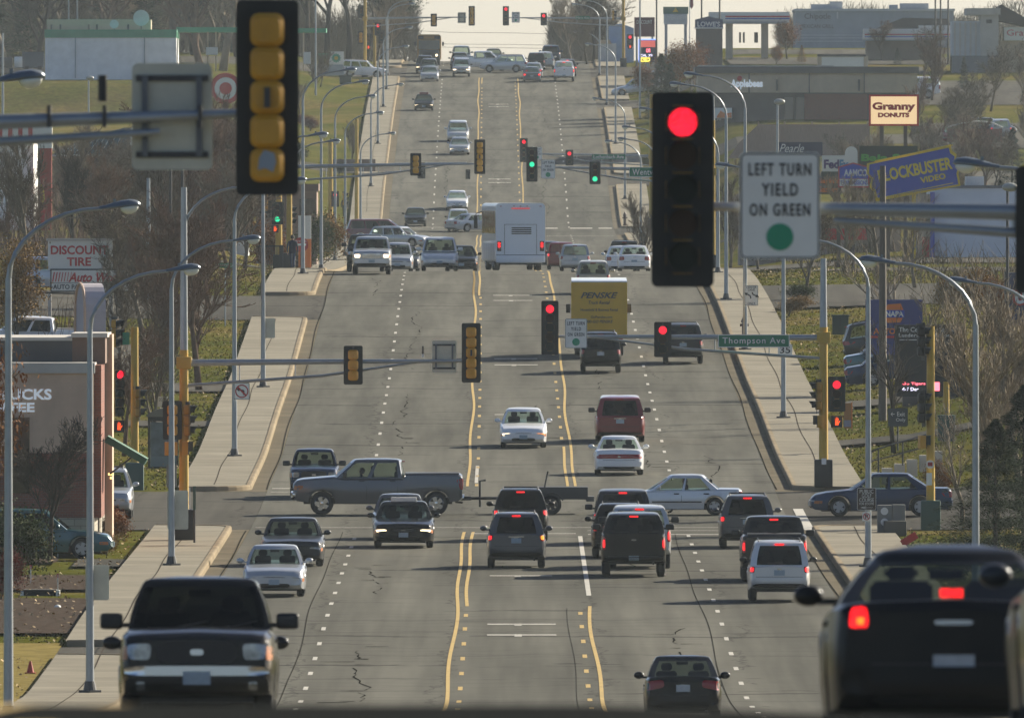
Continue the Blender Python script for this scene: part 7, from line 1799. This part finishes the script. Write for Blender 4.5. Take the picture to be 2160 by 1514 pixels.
    hexp = [(1885+20*math.cos(R(60*k+30)), 661+20*math.sin(R(60*k+30))) for k in range(6)]; b.poly('badge', [(1864, 661), (1872, 642), (1900, 640), (1908, 660), (1900, 680), (1872, 681)], -.02, 0, ORG); b.box('badge_panel', 1866, 1908, 654, 670, -.04, -.02, BLUE); b.text('NAPA', 1868, 1906, 656, 668, -.05, M_LETWH, bold=.04)
    b.text('AUTO PARTS', 1842, 1940, 692, 705, -.02, ORG, bold=.04); b.box('red_stripe', 1828, 1944, 708, 713, -.03, 0, RED); b.box('post', 1850, 1858, 745, 800, .1, .4, BRN); b.box('post', 1915, 1923, 745, 800, .1, .4, BRN)
    z = 838; b = Bld('school_sign', 1965, 900, z, 'black school sign with white words and a red lit message strip', 'sign')
    b.box('panel', 1888, 2036, 685, 836, 0, .5, mat('panel black', (.015, .015, .016), .5)); b.text('The Center for Student', 1896, 2022, 690, 700, -.01, M_LETWH, bold=.01); b.text('Leadership & Advocacy', 1896, 2022, 703, 713, -.01, M_LETWH, bold=.01); b.box('rule', 1896, 1985, 716, 717.5, -.01, 0, M_LETWH)
    LR = mat('led red', (.4, .05, .05), .5, emit=(1, .15, .2), es=1.6); LW = mat('led pale', (.6, .6, .7), .5, emit=(.8, .75, 1), es=1.3)
    b.text('Go Tigers', 1903, 1952, 806, 813, -.012, LR, bold=.01); b.text('4-7 Dec.', 1903, 1940, 817, 824, -.012, LW, bold=.01); b.box('led_picture', 1968, 1982, 806, 824, -.02, 0, LR); b.box('led_picture', 1961, 1968, 804, 815, -.02, 0, LW)
    b.box('pier', 1904, 1936, 836, 880, .0, .5, BRN); b.box('pier', 1990, 2022, 836, 900, .0, .5, BRN)
    z = 940; b = Bld('rental_sign', 2165, 780, z, 'navy sign with a red outlined white letter at the right photo edge', 'sign'); b.box('panel', 2122, 2290, 575, 704, 0, .5, NAVY, bev=.04); b.box('frame', 2119, 2123, 573, 720, -.02, .5, M_DARKST)
    b.text('U', 2136, 2166, 611, 645, -.01, RED, bold=.14); b.text('U', 2141, 2163, 615, 641, -.03, M_LETWH, bold=.06); b.text('HAUL', 2172, 2270, 615, 641, -.03, M_LETWH, bold=.05); b.box('post', 2121, 2128, 700, 790, .1, .3, M_DARKST)
    # far right top
    z = 2110; b = Bld('burrito_shop', 1845, 130, z, 'large grey block building with faint lettering on the far right hill', 'shop')
    b.box('wall', 1678, 2012, 22, 150, 0, 20, GY); b.box('parapet', 1676, 2014, 19, 24, -.15, 20, GYL); b.box('pilaster', 1765, 1768, 26, 40, -.1, 0, GYL)
    b.text('Chipotle', 1697, 1752, 29, 44, -.03, DK); b.text('MEXICAN GRILL', 1688, 1759, 52, 60, -.03, DK)
    for r_ in (74, 80, 87): b.box('wall_rib', 1680, 1822, r_, r_+1.3, -.08, 0, GYL)
    for x0, x1, r_ in ((1712, 1752, 9), (1752, 1778, 3), (1877, 1895, 10), (1900, 1960, 7)): b.box('roof_unit', x0, x1, r_, 22, 3, 6, GY)
    z = 2000; b = Bld('fuel_canopy', 1580, 130, z, 'white fuel canopy with red and blue stripes beside the blue gabled sign', 'canopy')
    b.box('deck', 1496, 1665, 26, 48, 0, 8, WP); b.box('red_stripe', 1530, 1666, 34, 37, -.04, 0, RED); b.box('blue_stripe', 1530, 1666, 38.5, 41, -.04, 0, BLUE); b.box('soffit', 1500, 1660, 46, 50, 0, 8, GYL)
    for x in (1531, 1606): b.box('column', x, x+15, 48, 140, 1, 2.2, TAN)
    for x in (1560, 1568, 1592, 1596): b.box('pump', x, x+4, 68, 90, 4, 4.5, M_DARKST)
    z = 1990; b = Bld('fuel_canopy', 1915, 130, z, 'second striped fuel canopy in front of the grey block building', 'canopy'); b.box('deck', 1822, 1938, 61, 84, 0, 6, WP); b.box('deck', 1938, 2008, 54, 80, .2, 6, WP); b.box('red_stripe', 1824, 2008, 72, 74.5, -.04, 0, RED); b.box('blue_stripe', 1824, 2008, 77, 79, -.04, 0, BLUE)
    b.box('kiosk_wall', 1828, 1968, 86, 135, 2, 8, cmat('kiosk brown', (0.228, 0.175, 0.131))); b.poly('kiosk_roof', [(1850, 60), (1905, 38), (2002, 40), (2006, 60)], 1.5, 8, cmat('roof brown', (.06, .05, .045)))
    z = 1930; b = Bld('tower_shop', 2060, 200, z, 'beige stucco building with a square tower at the far right', 'shop')
    b.box('tower', 2068, 2106, 28, 118, -.5, 8, BEL); b.box('tower_cornice', 2038, 2110, 18, 32, -.8, 8.4, BEL); b.box('wing', 2008, 2068, 45, 150, 0, 8, GYL); b.box('lower_wing', 2008, 2106, 118, 185, -.6, 8, cmat('plinth grey', (0.193, 0.193, 0.193)))
    for i in range(5): b.box('pilaster', 2012+i*11, 2016+i*11, 48, 118, -.15, 0, BEL)
    b.poly('roof', [(2106, 14), (2112, 10), (2180, 48), (2180, 60), (2106, 44)], -.4, 9, cmat('roof brown', (.06, .05, .045))); b.box('sign_band', 2118, 2190, 58, 86, .2, 8, WP); b.text('Gray 5', 2124, 2186, 63, 80, .17, RED); b.box('side_wall', 2106, 2200, 86, 190, .6, 8, TAN); b.box('vent', 2080, 2092, 42, 50, -.55, -.5, DK)
    z = 1870; b = Bld('menu_wall', 1775, 150, z, 'white low wall standing on the line of the flat roof', 'wall'); b.box('panel', 1733, 1822, 119, 160, 0, .4, WP); b.box('cap', 1724, 1826, 115, 120, -.1, .5, DK); b.box('pier', 1724, 1733, 119, 160, -.05, .45, TAN); b.box('pier', 1822, 1831, 119, 160, -.05, .45, TAN)
    z = 1950; b = Bld('hardware_sign', 1496, 150, z, 'blue gabled sign with white letters on a brown pylon', 'sign')
    b.poly('gable', [(1466, 60), (1466, 42), (1494, 35), (1525, 42), (1525, 60)], -.05, .6, mat('gable blue', (.02, .04, .12), .5)); b.box('pylon', 1468, 1524, 61, 160, 0, .8, BRN); b.text("LOWE'S", 1471, 1519, 46, 57, -.06, M_LETWH, bold=.03); b.box('lower_edge', 1465, 1526, 58.5, 61, -.08, .65, WP)
    z = 2050; b = Bld('mall_sign', 1425, 140, z, 'green and grey mall sign with a triangle mark', 'sign'); b.box('top_panel', 1399, 1452, 15, 30, 0, .6, mat('mall green', (.08, .17, .13), .6)); b.box('panel', 1400, 1450, 30, 52, .02, .58, GYL); b.text('RIVERVIEW', 1401, 1450, 33, 42, 0, M_LETWH, bold=.01)
    b.poly('triangle', [(1419, 26), (1425, 17), (1431, 26)], -.03, 0, YL); b.box('post', 1402, 1408, 52, 150, .1, .4, GY); b.box('post', 1443, 1449, 52, 150, .1, .4, GY)
    z = 2060; b = Bld('fabric_sign', 1360, 140, z, 'dark red sign with faint words by the blue lit screen', 'sign'); b.box('panel', 1338, 1381, 37, 78, 0, .5, mat('panel wine', (.14, .03, .04), .6)); b.text('DISCOUNT', 1343, 1376, 43, 51, -.01, WP); b.box('post', 1341, 1345, 78, 150, .1, .3, GY); b.box('post', 1374, 1378, 78, 150, .1, .3, GY)
    z = 2020; b = Bld('lit_price_sign', 1365, 150, z, 'blue edged lit sign with red panel and yellow price', 'sign'); b.box('panel', 1347, 1384, 84, 132, 0, .4, NAVY)
    LB = mat('led blue', (.05, .1, .5), .5, emit=(.2, .35, 1), es=1.1)
    for q in ((1347, 1349, 84, 132), (1347, 1384, 83, 85)): b.box('lit_edge', *q, -.05, 0, LB)
    b.box('red_panel', 1351, 1382, 86, 100, -.03, 0, mat('panel dim red', (.3, .04, .04), .5, emit=(.8, .15, .12), es=.35)); b.text('CAR', 1363, 1372, 103, 111, -.02, LR, bold=.03); b.text('OIL 29', 1351, 1376, 115, 120, -.02, LW); b.box('price_panel', 1351, 1371, 122, 131, -.03, 0, mat('led yellow', (.5, .4, .05), .5, emit=(1, .75, .1), es=1.0)); b.text('6.9', 1353, 1369, 123.5, 129.5, -.04, NAVY, bold=.02); b.box('post', 1361, 1368, 132, 160, .1, .3, GY)
    z = 2090; b = Bld('blue_shop', 1310, 130, z, 'pale blue shop wall behind the farthest right signal', 'shop'); b.poly('wall', [(1284, 56), (1310, 50), (1337, 60), (1337, 140), (1284, 140)], 0, 8, cmat('wall pale blue', (0.298, 0.42, 0.63))); b.box('lower_wall', 1262, 1300, 92, 140, -1, 6, GYL); b.poly('roof', [(1260, 93), (1268, 85), (1286, 85), (1290, 93)], -1.2, 6, TAN)
    b = Bld('flagpole', 1459, 150, 2040, 'flagpole with a hanging red and white flag', 'flag'); b.tube('pole', [(1455, 150, 0), (1455, -30, 0)], .05, GYL); b.poly('flag', [(1455, -10), (1461, -10), (1463, 12), (1459, 20), (1455, 14)], -.02, .02, mat('flag cloth', (.32, .08, .10), .8, var=.6, vs=6.0, stretch=(1, 1, 6)))
    for i, (px, z, top, lb) in enumerate(((1385, 1900, -20, 'thin grey pole right of the dark red sign'), (1350, 1895, -30, 'thick grey pole by the far right pavement'), (1973, 1950, -30, 'dark pole before the grey block building'), (1984, 1955, -30, 'second dark pole before the grey block building'), (2000, 1960, -30, 'third dark pole before the grey block building'), (1518, 1990, -40, 'dark pole over the striped canopy'), (1480, 1985, -40, 'dark pole left of the striped canopy'), (666, 1950, -20, 'grey pole in front of the far left pines'), (145, 2000, -30, 'tall pole above the white store wall'), (163, 2002, -30, 'second tall pole above the white store wall'))):
        X = PX(px, z); g = H(X, z); e = empty('utility_pole', (X, z, g), lb, 'pole', 'plain poles on the far hill'); obj('shaft', tubemesh([(0, 0, 0), (0, 0, PZr(top, z)-g)], [.10, .07], 8, M_DARKST if 'dark' in lb else M_GALV), e); obj('cap', boxmesh(-.09, .09, -.09, .09, PZr(top, z)-g, PZr(top, z)-g+.1, M_DARKST), e)
    for px, z, top, m, rr, lb in ((1862, 825, 350, cmat('wood pole', (.12, .10, .08)), .17, 'wooden utility pole standing behind the golf sign pole'), (2125, 900, 395, M_DARKST, .08, 'black floodlight pole in front of the warehouse'), (313, 1000, 376, M_GALV, .12, 'plain pole between the left trees'), (360, 960, 330, M_DARKST, .08, 'thin dark pole beside the curved lamp arm'), (385, 965, 330, M_DARKST, .09, 'second thin dark pole beside the curved lamp arm'), (1640, 1300, 215, M_GALV, .10, 'white lamp post above the largest turn sign'), (6, 1900, 70, M_GALV, .12, 'thin pole at the far left photo edge'), (187, 1850, 165, M_GALV, .09, 'thin lamp post before the white store wall')):
        X = PX(px, z); g = H(X, z); e = empty('utility_pole', (X, z, g), lb, 'pole'); t = PZr(top, z)-g; obj('shaft', tubemesh([(0, 0, 0), (0, 0, t)], [rr, rr*.7], 10, m), e)
        if 'lamp' in lb or 'floodlight' in lb:
            q = mk(lambda bm: bmesh.ops.create_uvsphere(bm, u_segments=12, v_segments=8, radius=.28), 'globe', mat('lamp cover', (.35, .36, .33), .3), True); h = obj('lamp_head', q, e, (.12, 0, t)); h.scale = (1.3, 1, .7)
    # garden wall and lots
    z = 1690; b = Bld('garden_wall', 2055, 320, z, 'brown red garden wall with a curved white rail at the right', 'wall'); b.box('wall', 1998, 2114, 272, 300, 0, .4, cmat('wall red brown', (0.263, 0.123, 0.0875)))
    b.tube('rail', [(2000, 268, -.1), (2030, 260, -.1), (2060, 256, -.1), (2090, 258, -.1), (2116, 270, -.1)], .06, WP)
    # utility boxes, hydrants etc
    b = Bld('utility_cabinet', 1772, 706, 915, 'green utility cabinet beside the parked cars', 'cabinet'); b.box('body', 1756, 1790, 667, 706, 0, .9, DGN, bev=.03); b.box('door_seam', 1772, 1773, 670, 704, -.01, 0, M_BLACK); b.box('lid', 1754, 1792, 664, 668, -.05, .95, DGN)
    for px, z, h, lb in ((1570, 938, .95, 'dark fire hydrant on the pavement by the centre lane sign'), (1318, 1672, 1.1, 'tiny dark hydrant by the far right kerb')):
        X = PX(px, z); e = empty('fire_hydrant', (X, z, H(X, z)+.15), lb, 'hydrant'); HM = mat('hydrant red brown', (.05, .02, .02), .5)
        obj('barrel', tubemesh([(0, 0, 0), (0, 0, h*.1), (0, 0, h*.12), (0, 0, h*.7), (0, 0, h*.72), (0, 0, h*.78), (0, 0, h*.9), (0, 0, h)], [.16, .16, .11, .11, .15, .15, .10, .04], 12, HM), e)
        obj('nozzle', tubemesh([(-.2, 0, h*.58), (.2, 0, h*.58)], .06, 8, HM), e); obj('nozzle', tubemesh([(0, -.18, h*.5), (0, .05, h*.5)], .075, 8, HM), e)
    # newspaper stand right
    b = Bld('newspaper_stand', 1880, 1126, 683, 'grey newspaper boxes beneath the golf course sign', 'stand'); MB = mat('stand grey', (.2, .2, .18), .6)
    b.box('back_box', 1851, 1882, 1065, 1122, .3, .8, MB, bev=.03); b.box('back_box', 1883, 1910, 1064, 1120, .3, .8, MB, bev=.03); b.box('front_box', 1864, 1912, 1098, 1130, -.3, .25, cmat('stand brown', (.11, .10, .08)), bev=.03)
    for y in (1078, 1101): o = obj('badge', disc(8/SCL(683), 18, 0, -.01, m=WP), b.e, (PX(1866, 683)-b.X, .295, PZr(y, 683)-b.Z))
    b = Bld('fallen_sign', 1918, 1150, 665, 'small tilted red yard sign lying on the grass', 'sign'); o = obj('panel', boxmesh(-.28, .28, 0, .03, -.12, .12, RED), b.e, (0, 0, .2)); o.rotation_euler = (0, R(-32), 0); b.tube('stake', [(1906, 1150, .02), (1908, 1162, .02)], .015, WP)
    # handrail and steps
    z = 742; b = Bld('handrail', 1890, 985, z, 'dark metal handrail beside garden steps on the right bank', 'railing')
    b.tube('top_rail', [(1838, 952, 0), (1853, 946, .1), (1905, 931, .8), (1955, 917, 1.4)], .03, M_DARKST); b.tube('lower_rail', [(1838, 972, 0), (1905, 956, .8), (1950, 944, 1.3)], .025, M_DARKST)
    for x, t, y0, y1 in ((1838, 0, 952, 972), (1853, .1, 946, 992), (1905, .8, 931, 978)): b.tube('post', [(x, y0, t), (x, y1+4, t)], .03, M_DARKST)
    b = Bld('garden_steps', 1900, 1000, 745, 'pale stone steps climbing the right bank', 'steps')
    for i in range(6): b.box('step', 1834+i*27, 1856+i*27, 1001-i*8.6-5, 1001-i*8.6+30, i*.5, i*.5+.8, BEL)
    b = Bld('advertising_board', 1790, 905, 815, 'small orange edged yard banner right of the corner mast', 'sign'); b.box('panel', 1780, 1796, 850, 903, 0, .05, mat('banner orange', (.38, .17, .05), .6)); b.box('foot_panel', 1780, 1795, 886, 900, -.02, 0, mat('banner lilac', (.3, .28, .36), .6)); b.box('pole', 1796, 1798, 848, 905, 0, .05, ORG)
    # near left garden
    MU = M_MULCH
    strip('planting_bed', -19.5, -12.45, 610, 628, .035, MU, 6); strip('planting_bed', -17.5, -12.45, 566, 600, .035, MU, 5); strip('planting_bed', -26, -14.6, 645, 652, .035, MU, 5); strip('dry_grass', -22, -12.45, 500, 558, .03, cmat('dry grass', (.20, .16, .06), 1, var=.4, vs=2.0, spec=0), 6)
    blk = brick_mat('dark block', (.045, .04, .035), (.03, .028, .025), 2.2, (.02, .02, .02))
    for px0, px1, r0, r1, z, lb in ((50, 118, 1243, 1267, 606, 'dark block retaining wall with white end stones by the lawn'), (-60, 96, 1288, 1302, 592, 'low grey garden wall beside the second retaining wall'), (-60, 58, 1322, 1362, 573, 'dark retaining wall at the left photo edge with a white corner stone')):
        b = Bld('retaining_wall', (px0+px1)/2, r1, z, lb, 'wall'); b.box('blocks', px0, px1, r0+3, r1+8, 0, .8, blk); b.box('coping', px0-1, px1+1, r0, r0+3.5, -.05, .85, blk)
        b.box('end_stone', px1, px1+8, r0+1, r1+6, -.1, .5, WP)
        if px0 > 0: b.box('end_stone', px0-7, px0, r0+4, r1+6, -.1, .5, WP)
    b = Bld('boulder', 122, 1290, 590, 'pale boulder on the mulch left of the pavement', 'rock')
    def rock(bm):
        bmesh.ops.create_icosphere(bm, subdivisions=2, radius=.13)
        for v in bm.verts: v.co *= 1+.25*noise.noise(v.co*9)
    obj('stone', mk(rock, 'stone', WP, True), b.e, (0, 0, .08))
    cone = empty('traffic_cone', (PX(64, 533), 533, H(PX(64, 533), 533)+.03), 'small red traffic cone on the dry grass at the left', 'cone'); CR = mat('cone red', (.40, .045, .03), .6)
    obj('cone', tubemesh([(0, 0, .02), (0, 0, .32)], [.10, .025], 14, CR), cone); obj('base', boxmesh(-.14, .14, -.14, .14, 0, .03, CR, .01), cone)
    for px, r0, r1, z, lb in ((122, 1212, 1262, 606, 'marker stake with a pink flag beside the retaining wall'), (65, 1194, 1240, 618, 'plain marker stake on the small lawn'), (122, 1138, 1176, 655, 'thin stake in front of the coffee shop wall')):
        b = Bld('marker_stake', px, r1, z, lb, 'stake'); b.tube('stake', [(px, r1+3, 0), (px, r0, 0)], .015, WP, 5)
        b.box('flag', px-2.5, px+2, r0-3, r0+6, -.01, .01, mat('flag pink', (.5, .12, .12), .6))
    # power lines over the crest
    for i, (r0, r1) in enumerate(((62, 74), (88, 97), (95, 104))):
        b = Bld('power_line', 1020, 80, 2320, ['upper thin power line against the sky', 'middle thin power line against the sky', 'lowest thin power line against the sky'][i], 'cable'); b.tube('cable', [(820, r0, 0), (950, (r0+r1)/2+1, 0), (1080, (r0+r1)/2+2, 0), (1230, r1, 0)], .02, M_DARKST, 4)
    # wall opposite
    # parked vehicles and roadside ones
    V_('crew', 72, 905, 'left', P_WHITE, 'white crew cab pickup parked above the coffee shop roof', 'pickup', 'pickup_truck', glass='d')
    V_('suv', 122, 1005, 'right', P_SILVER, 'silver SUV half hidden by the tire shop sign', 'suv', 'car')
    V_('wagon', 75, 651, 'right', P_TEAL, 'teal car parked against the coffee shop front wall', 'car', 'car')
    V_('suv', 222, 708, 'to', P_SILVER, 'silver car nosing out behind the coffee shop corner', 'car', 'car')
    V_('sedan', 1905, 885, 'right', P_TEAL, 'teal sedan parked in front of the blue parts sign', 'sedan', 'car')
    V_('sedan', 1909, 869, 'right', P_NAVY, 'navy sedan parked nearest the utility cabinet', 'sedan', 'car')
    V_('suv', 1897, 903, 'right', P_DGREY, 'dark SUV parked behind the teal sedan', 'suv', 'car')
    V_('cappickup', 1917, 1850, 'left', P_WHITE, 'white pickup with a bed cap parked above the flat roof', 'pickup', 'pickup_truck')
    V_('van', 1590, 1850, 'left', P_WHITE, 'white van parked above the flat roof', 'van', 'car')
    V_('sedan', 1345, 1965, 'left', P_SILVER, 'silver sedan parked below the blue lit sign', 'sedan', 'car')
    V_('sedan', 1385, 1975, 'left', P_LSIL, 'pale sedan parked behind the silver one below the blue lit sign', 'sedan', 'car')
    V_('suv', 765, 2026, 'right', P_WHITE, 'white car turning out beside the fuel price sign', 'car', 'car')
    V_('suv', 2010, 1740, 'to', P_MAROON, 'maroon car parked left of the garden wall', 'car', 'car'); V_('wagon', 2085, 1760, 'right', P_DGREY, 'dark wagon parked above the garden wall', 'wagon', 'car'); V_('suv', 2112, 1752, 'away', P_SILVER, 'silver SUV with lit tail lamp above the garden wall', 'suv', 'car', tail=1)

# ================================================================== people
def person(px, z, label, h=1.76, rot=0, coat=(.02, .025, .035), legs=(.03, .05, .10), stride=.22, arms=.1, hood=False, seated=False, X=None, Z=None, z2=None):
    X = PX(px, z) if X is None else X
    g = (H(X, z)+.15) if Z is None else Z
    bm = bmesh.new(); s = h/1.76
    J = {}; 
    def P(n, x, y, zz, r): J[n] = (bm.verts.new((x*s, y*s, zz*s)), r*s)
    st = stride
    P('pelv', 0, 0, .95, .145); P('waist', 0, 0, 1.10, .135); P('chest', 0, .01, 1.30, .165); P('neckb', 0, .01, 1.46, .075); P('neck', 0, 0, 1.54, .055); P('head', 0, -.015, 1.63, .088); P('top', 0, -.005, 1.715, .065)
    for sg, n in ((-1, 'l'), (1, 'r')):
        f = st*sg
        if seated:
            P('hip'+n, sg*.10, -.02, .92, .10); P('knee'+n, sg*.13, -.42, .92, .07); P('ank'+n, sg*.13, -.48, .52, .05); P('toe'+n, sg*.14, -.62, .48, .035)
            P('sh'+n, sg*.19, .01, 1.41, .07); P('elb'+n, sg*.26, -.10, 1.17, .05); P('wri'+n, sg*.17, -.36, 1.18, .033)
        else:
            P('hip'+n, sg*.09, 0, .90, .095); P('knee'+n, sg*.10, -f*.5-.02, .50, .063); P('ank'+n, sg*.10, -f+.05*(f < 0), .10, .045); P('toe'+n, sg*.12, -f-.17, .035, .038)
            P('sh'+n, sg*.19, .01, 1.41, .072); P('elb'+n, sg*.265, .03+f*arms, 1.12, .050); P('wri'+n, sg*.27, -.06+f*arms*2, .87, .034)
    def E(a, b): bm.edges.new((J[a][0], J[b][0]))
    for a, b in (('pelv', 'waist'), ('waist', 'chest'), ('chest', 'neckb'), ('neckb', 'neck'), ('neck', 'head'), ('head', 'top')): E(a, b)
    for n in 'lr':
        for a, b in (('pelv', 'hip'), ('hip', 'knee'), ('knee', 'ank'), ('ank', 'toe')): bm.edges.new((J[a if a == 'pelv' else a+n][0], J[b+n][0]))
        for a, b in (('chest', 'sh'), ('sh', 'elb'), ('elb', 'wri')): bm.edges.new((J[a if a == 'chest' else a+n][0], J[b+n][0]))
        # palm, four fingers and a thumb
        sg = -1 if n == 'l' else 1; w = J['wri'+n][0].co
        d = Vector((0, -.25, -1)).normalized() if not seated else Vector((0, -1, -.1)).normalized()
        pm = bm.verts.new(w+d*.055*s); J['palm'+n] = (pm, .030*s); bm.edges.new((J['wri'+n][0], pm))
        for k, ln in enumerate((.070, .080, .075, .058)):
            off = Vector((0, (-.033+.022*k), 0)) if not seated else Vector((-.033+.022*k, 0, 0))
            a = bm.verts.new(pm.co+off*s+d*.04*s); b2 = bm.verts.new(a.co+(d*ln*.55+Vector((-sg*.008, -.006, 0)))*s); c = bm.verts.new(b2.co+(d*ln*.4+Vector((-sg*.02, -.004, 0)))*s)
            J['f%s%d0' % (n, k)] = (a, .010*s); J['f%s%d1' % (n, k)] = (b2, .009*s); J['f%s%d2' % (n, k)] = (c, .008*s)
            bm.edges.new((pm, a)); bm.edges.new((a, b2)); bm.edges.new((b2, c))
        a = bm.verts.new(pm.co+Vector((-sg*.008, -.045, .01))*s); b2 = bm.verts.new(a.co+(d*.05+Vector((0, -.015, 0)))*s); J['t%s0' % n] = (a, .011*s); J['t%s1' % n] = (b2, .009*s); bm.edges.new((pm, a)); bm.edges.new((a, b2))
    bm.verts.index_update(); rad = {v.index: r for v, r in J.values()}; me = bpy.data.meshes.new('body'); bm.to_mesh(me); bm.free()
    o = bpy.data.objects.new('tmp', me); COL.objects.link(o); sk = o.modifiers.new('s', 'SKIN'); sub = o.modifiers.new('u', 'SUBSURF'); sub.levels = 1; sub.render_levels = 1
    for i, sv in enumerate(me.skin_vertices[0].data): sv.radius = (rad[i], rad[i]*(.78 if i in (0, 1, 2) else 1)); sv.use_root = (i == 0)
    dg = bpy.context.evaluated_depsgraph_get(); m2 = bpy.data.meshes.new_from_object(o.evaluated_get(dg)); bpy.data.objects.remove(o)
    skin = mat('skin', (.32, .17, .11), .6)
    cm = mat('coat %.3f%.3f%.3f' % coat, coat, .85); lm = mat('trousers %.3f%.3f%.3f' % legs, legs, .85); sh = mat('shoes', (.02, .02, .02), .6)
    m2.materials.clear()
    for q in (cm, lm, skin, sh): m2.materials.append(q)
    for p in m2.polygons:
        c = p.center/s; r_ = math.hypot(c.x, c.y)
        if c.z > 1.52: p.material_index = 2
        elif abs(c.x) > .2 and c.z < (.87 if not seated else 0): p.material_index = 2
        elif c.z < .085: p.material_index = 3
        elif c.z < .93 and abs(c.x) < .21: p.material_index = 1
    m2.shade_smooth()
    e = obj('person', m2); e.location = (X, z if z2 is None else z2, g); e.rotation_euler = (0, 0, R(rot)); tag(e, label, 'person')
    hb = bmesh.new(); bmesh.ops.create_icosphere(hb, subdivisions=3, radius=.108*s)
    for v in hb.verts: v.co = Vector((v.co.x*.92, v.co.y*1.02+.018*s, v.co.z*1.08+1.655*s))
    bmesh.ops.delete(hb, geom=[v for v in hb.verts if v.co.y < -.055*s and v.co.z < 1.70*s], context='VERTS')
    obj('hair' if not hood else 'hood', bm_mesh('hair', hb, mat('hair dark', (.015, .011, .009), .8) if not hood else cm, True), e)
    # nose, eyes, mouth, ears
    fb = bmesh.new(); 
    for (x, y, zz, sx, sy, sz) in ((0, -.105, 1.625, .012, .018, .02), (-.09, 0, 1.63, .012, .02, .03), (.09, 0, 1.63, .012, .02, .03)):
        r = bmesh.ops.create_icosphere(fb, subdivisions=1, radius=1)
        for v in r['verts']: v.co = Vector((x+v.co.x*sx, y+v.co.y*sy, zz+v.co.z*sz))*s
    obj('face_features', bm_mesh('face', fb, skin, True), e)
    eb = bmesh.new()
    for (x, y, zz, sx, sy, sz) in ((-.032, -.096, 1.645, .012, .006, .007), (.032, -.096, 1.645, .012, .006, .007), (0, -.098, 1.585, .024, .006, .005)):
        r = bmesh.ops.create_icosphere(eb, subdivisions=1, radius=1)
        for v in r['verts']: v.co = Vector((x+v.co.x*sx, y+v.co.y*sy, zz+v.co.z*sz))*s
    obj('eyes_and_mouth', bm_mesh('eyes', eb, mat('hair dark', (.015, .011, .009), .8), True), e)
    jb = bmesh.new()   # jacket shell that hangs from the shoulders
    if not seated:
        rings = []
        for zz, rx, ry in ((.80, .205, .155), (.95, .20, .15), (1.12, .185, .14), (1.30, .20, .145), (1.42, .175, .12), (1.48, .09, .085)):
            rings.append([jb.verts.new((rx*s*math.cos(2*PI*k/16), (ry*math.sin(2*PI*k/16)+.005)*s, zz*s)) for k in range(16)])
        for a, b in zip(rings, rings[1:]):
            for k in range(16): jb.faces.new((a[k], a[(k+1) % 16], b[(k+1) % 16], b[k]))
        obj('jacket', bm_mesh('jacket', jb, cm, True), e)
    else: jb.free()
    return e
def people():
    person(617, 1100, 'person in a dark jacket and jeans walking away on the left pavement', 1.8, rot=170, coat=(.015, .022, .045), legs=(.035, .06, .12))
    person(727, 1690, 'person in dark clothes standing by the far left pavement', 1.8, rot=0, coat=(.02, .02, .025), legs=(.02, .02, .025), stride=.1)
    person(1357, 1500, 'person in a dark hooded coat standing beyond the crest on the right', 1.8, rot=20, coat=(.02, .022, .03), legs=(.02, .02, .03), stride=.05, hood=True)
    g = H(-4, 715)
    person(0, 715, 'person driving the grey crew cab pickup, only a silhouette', 1.7, rot=-90, coat=(.02, .02, .02), legs=(.02, .02, .02), seated=True, X=PX(762, 714), Z=g-.08, z2=715.3)
    person(0, 715, 'person driving the white crossing sedan, only a silhouette', 1.65, rot=-90, coat=(.02, .02, .02), legs=(.02, .02, .02), seated=True, X=PX(1444, 714), Z=H(6, 715)-.38, z2=715.1)
veg(); fills(); town(); people()
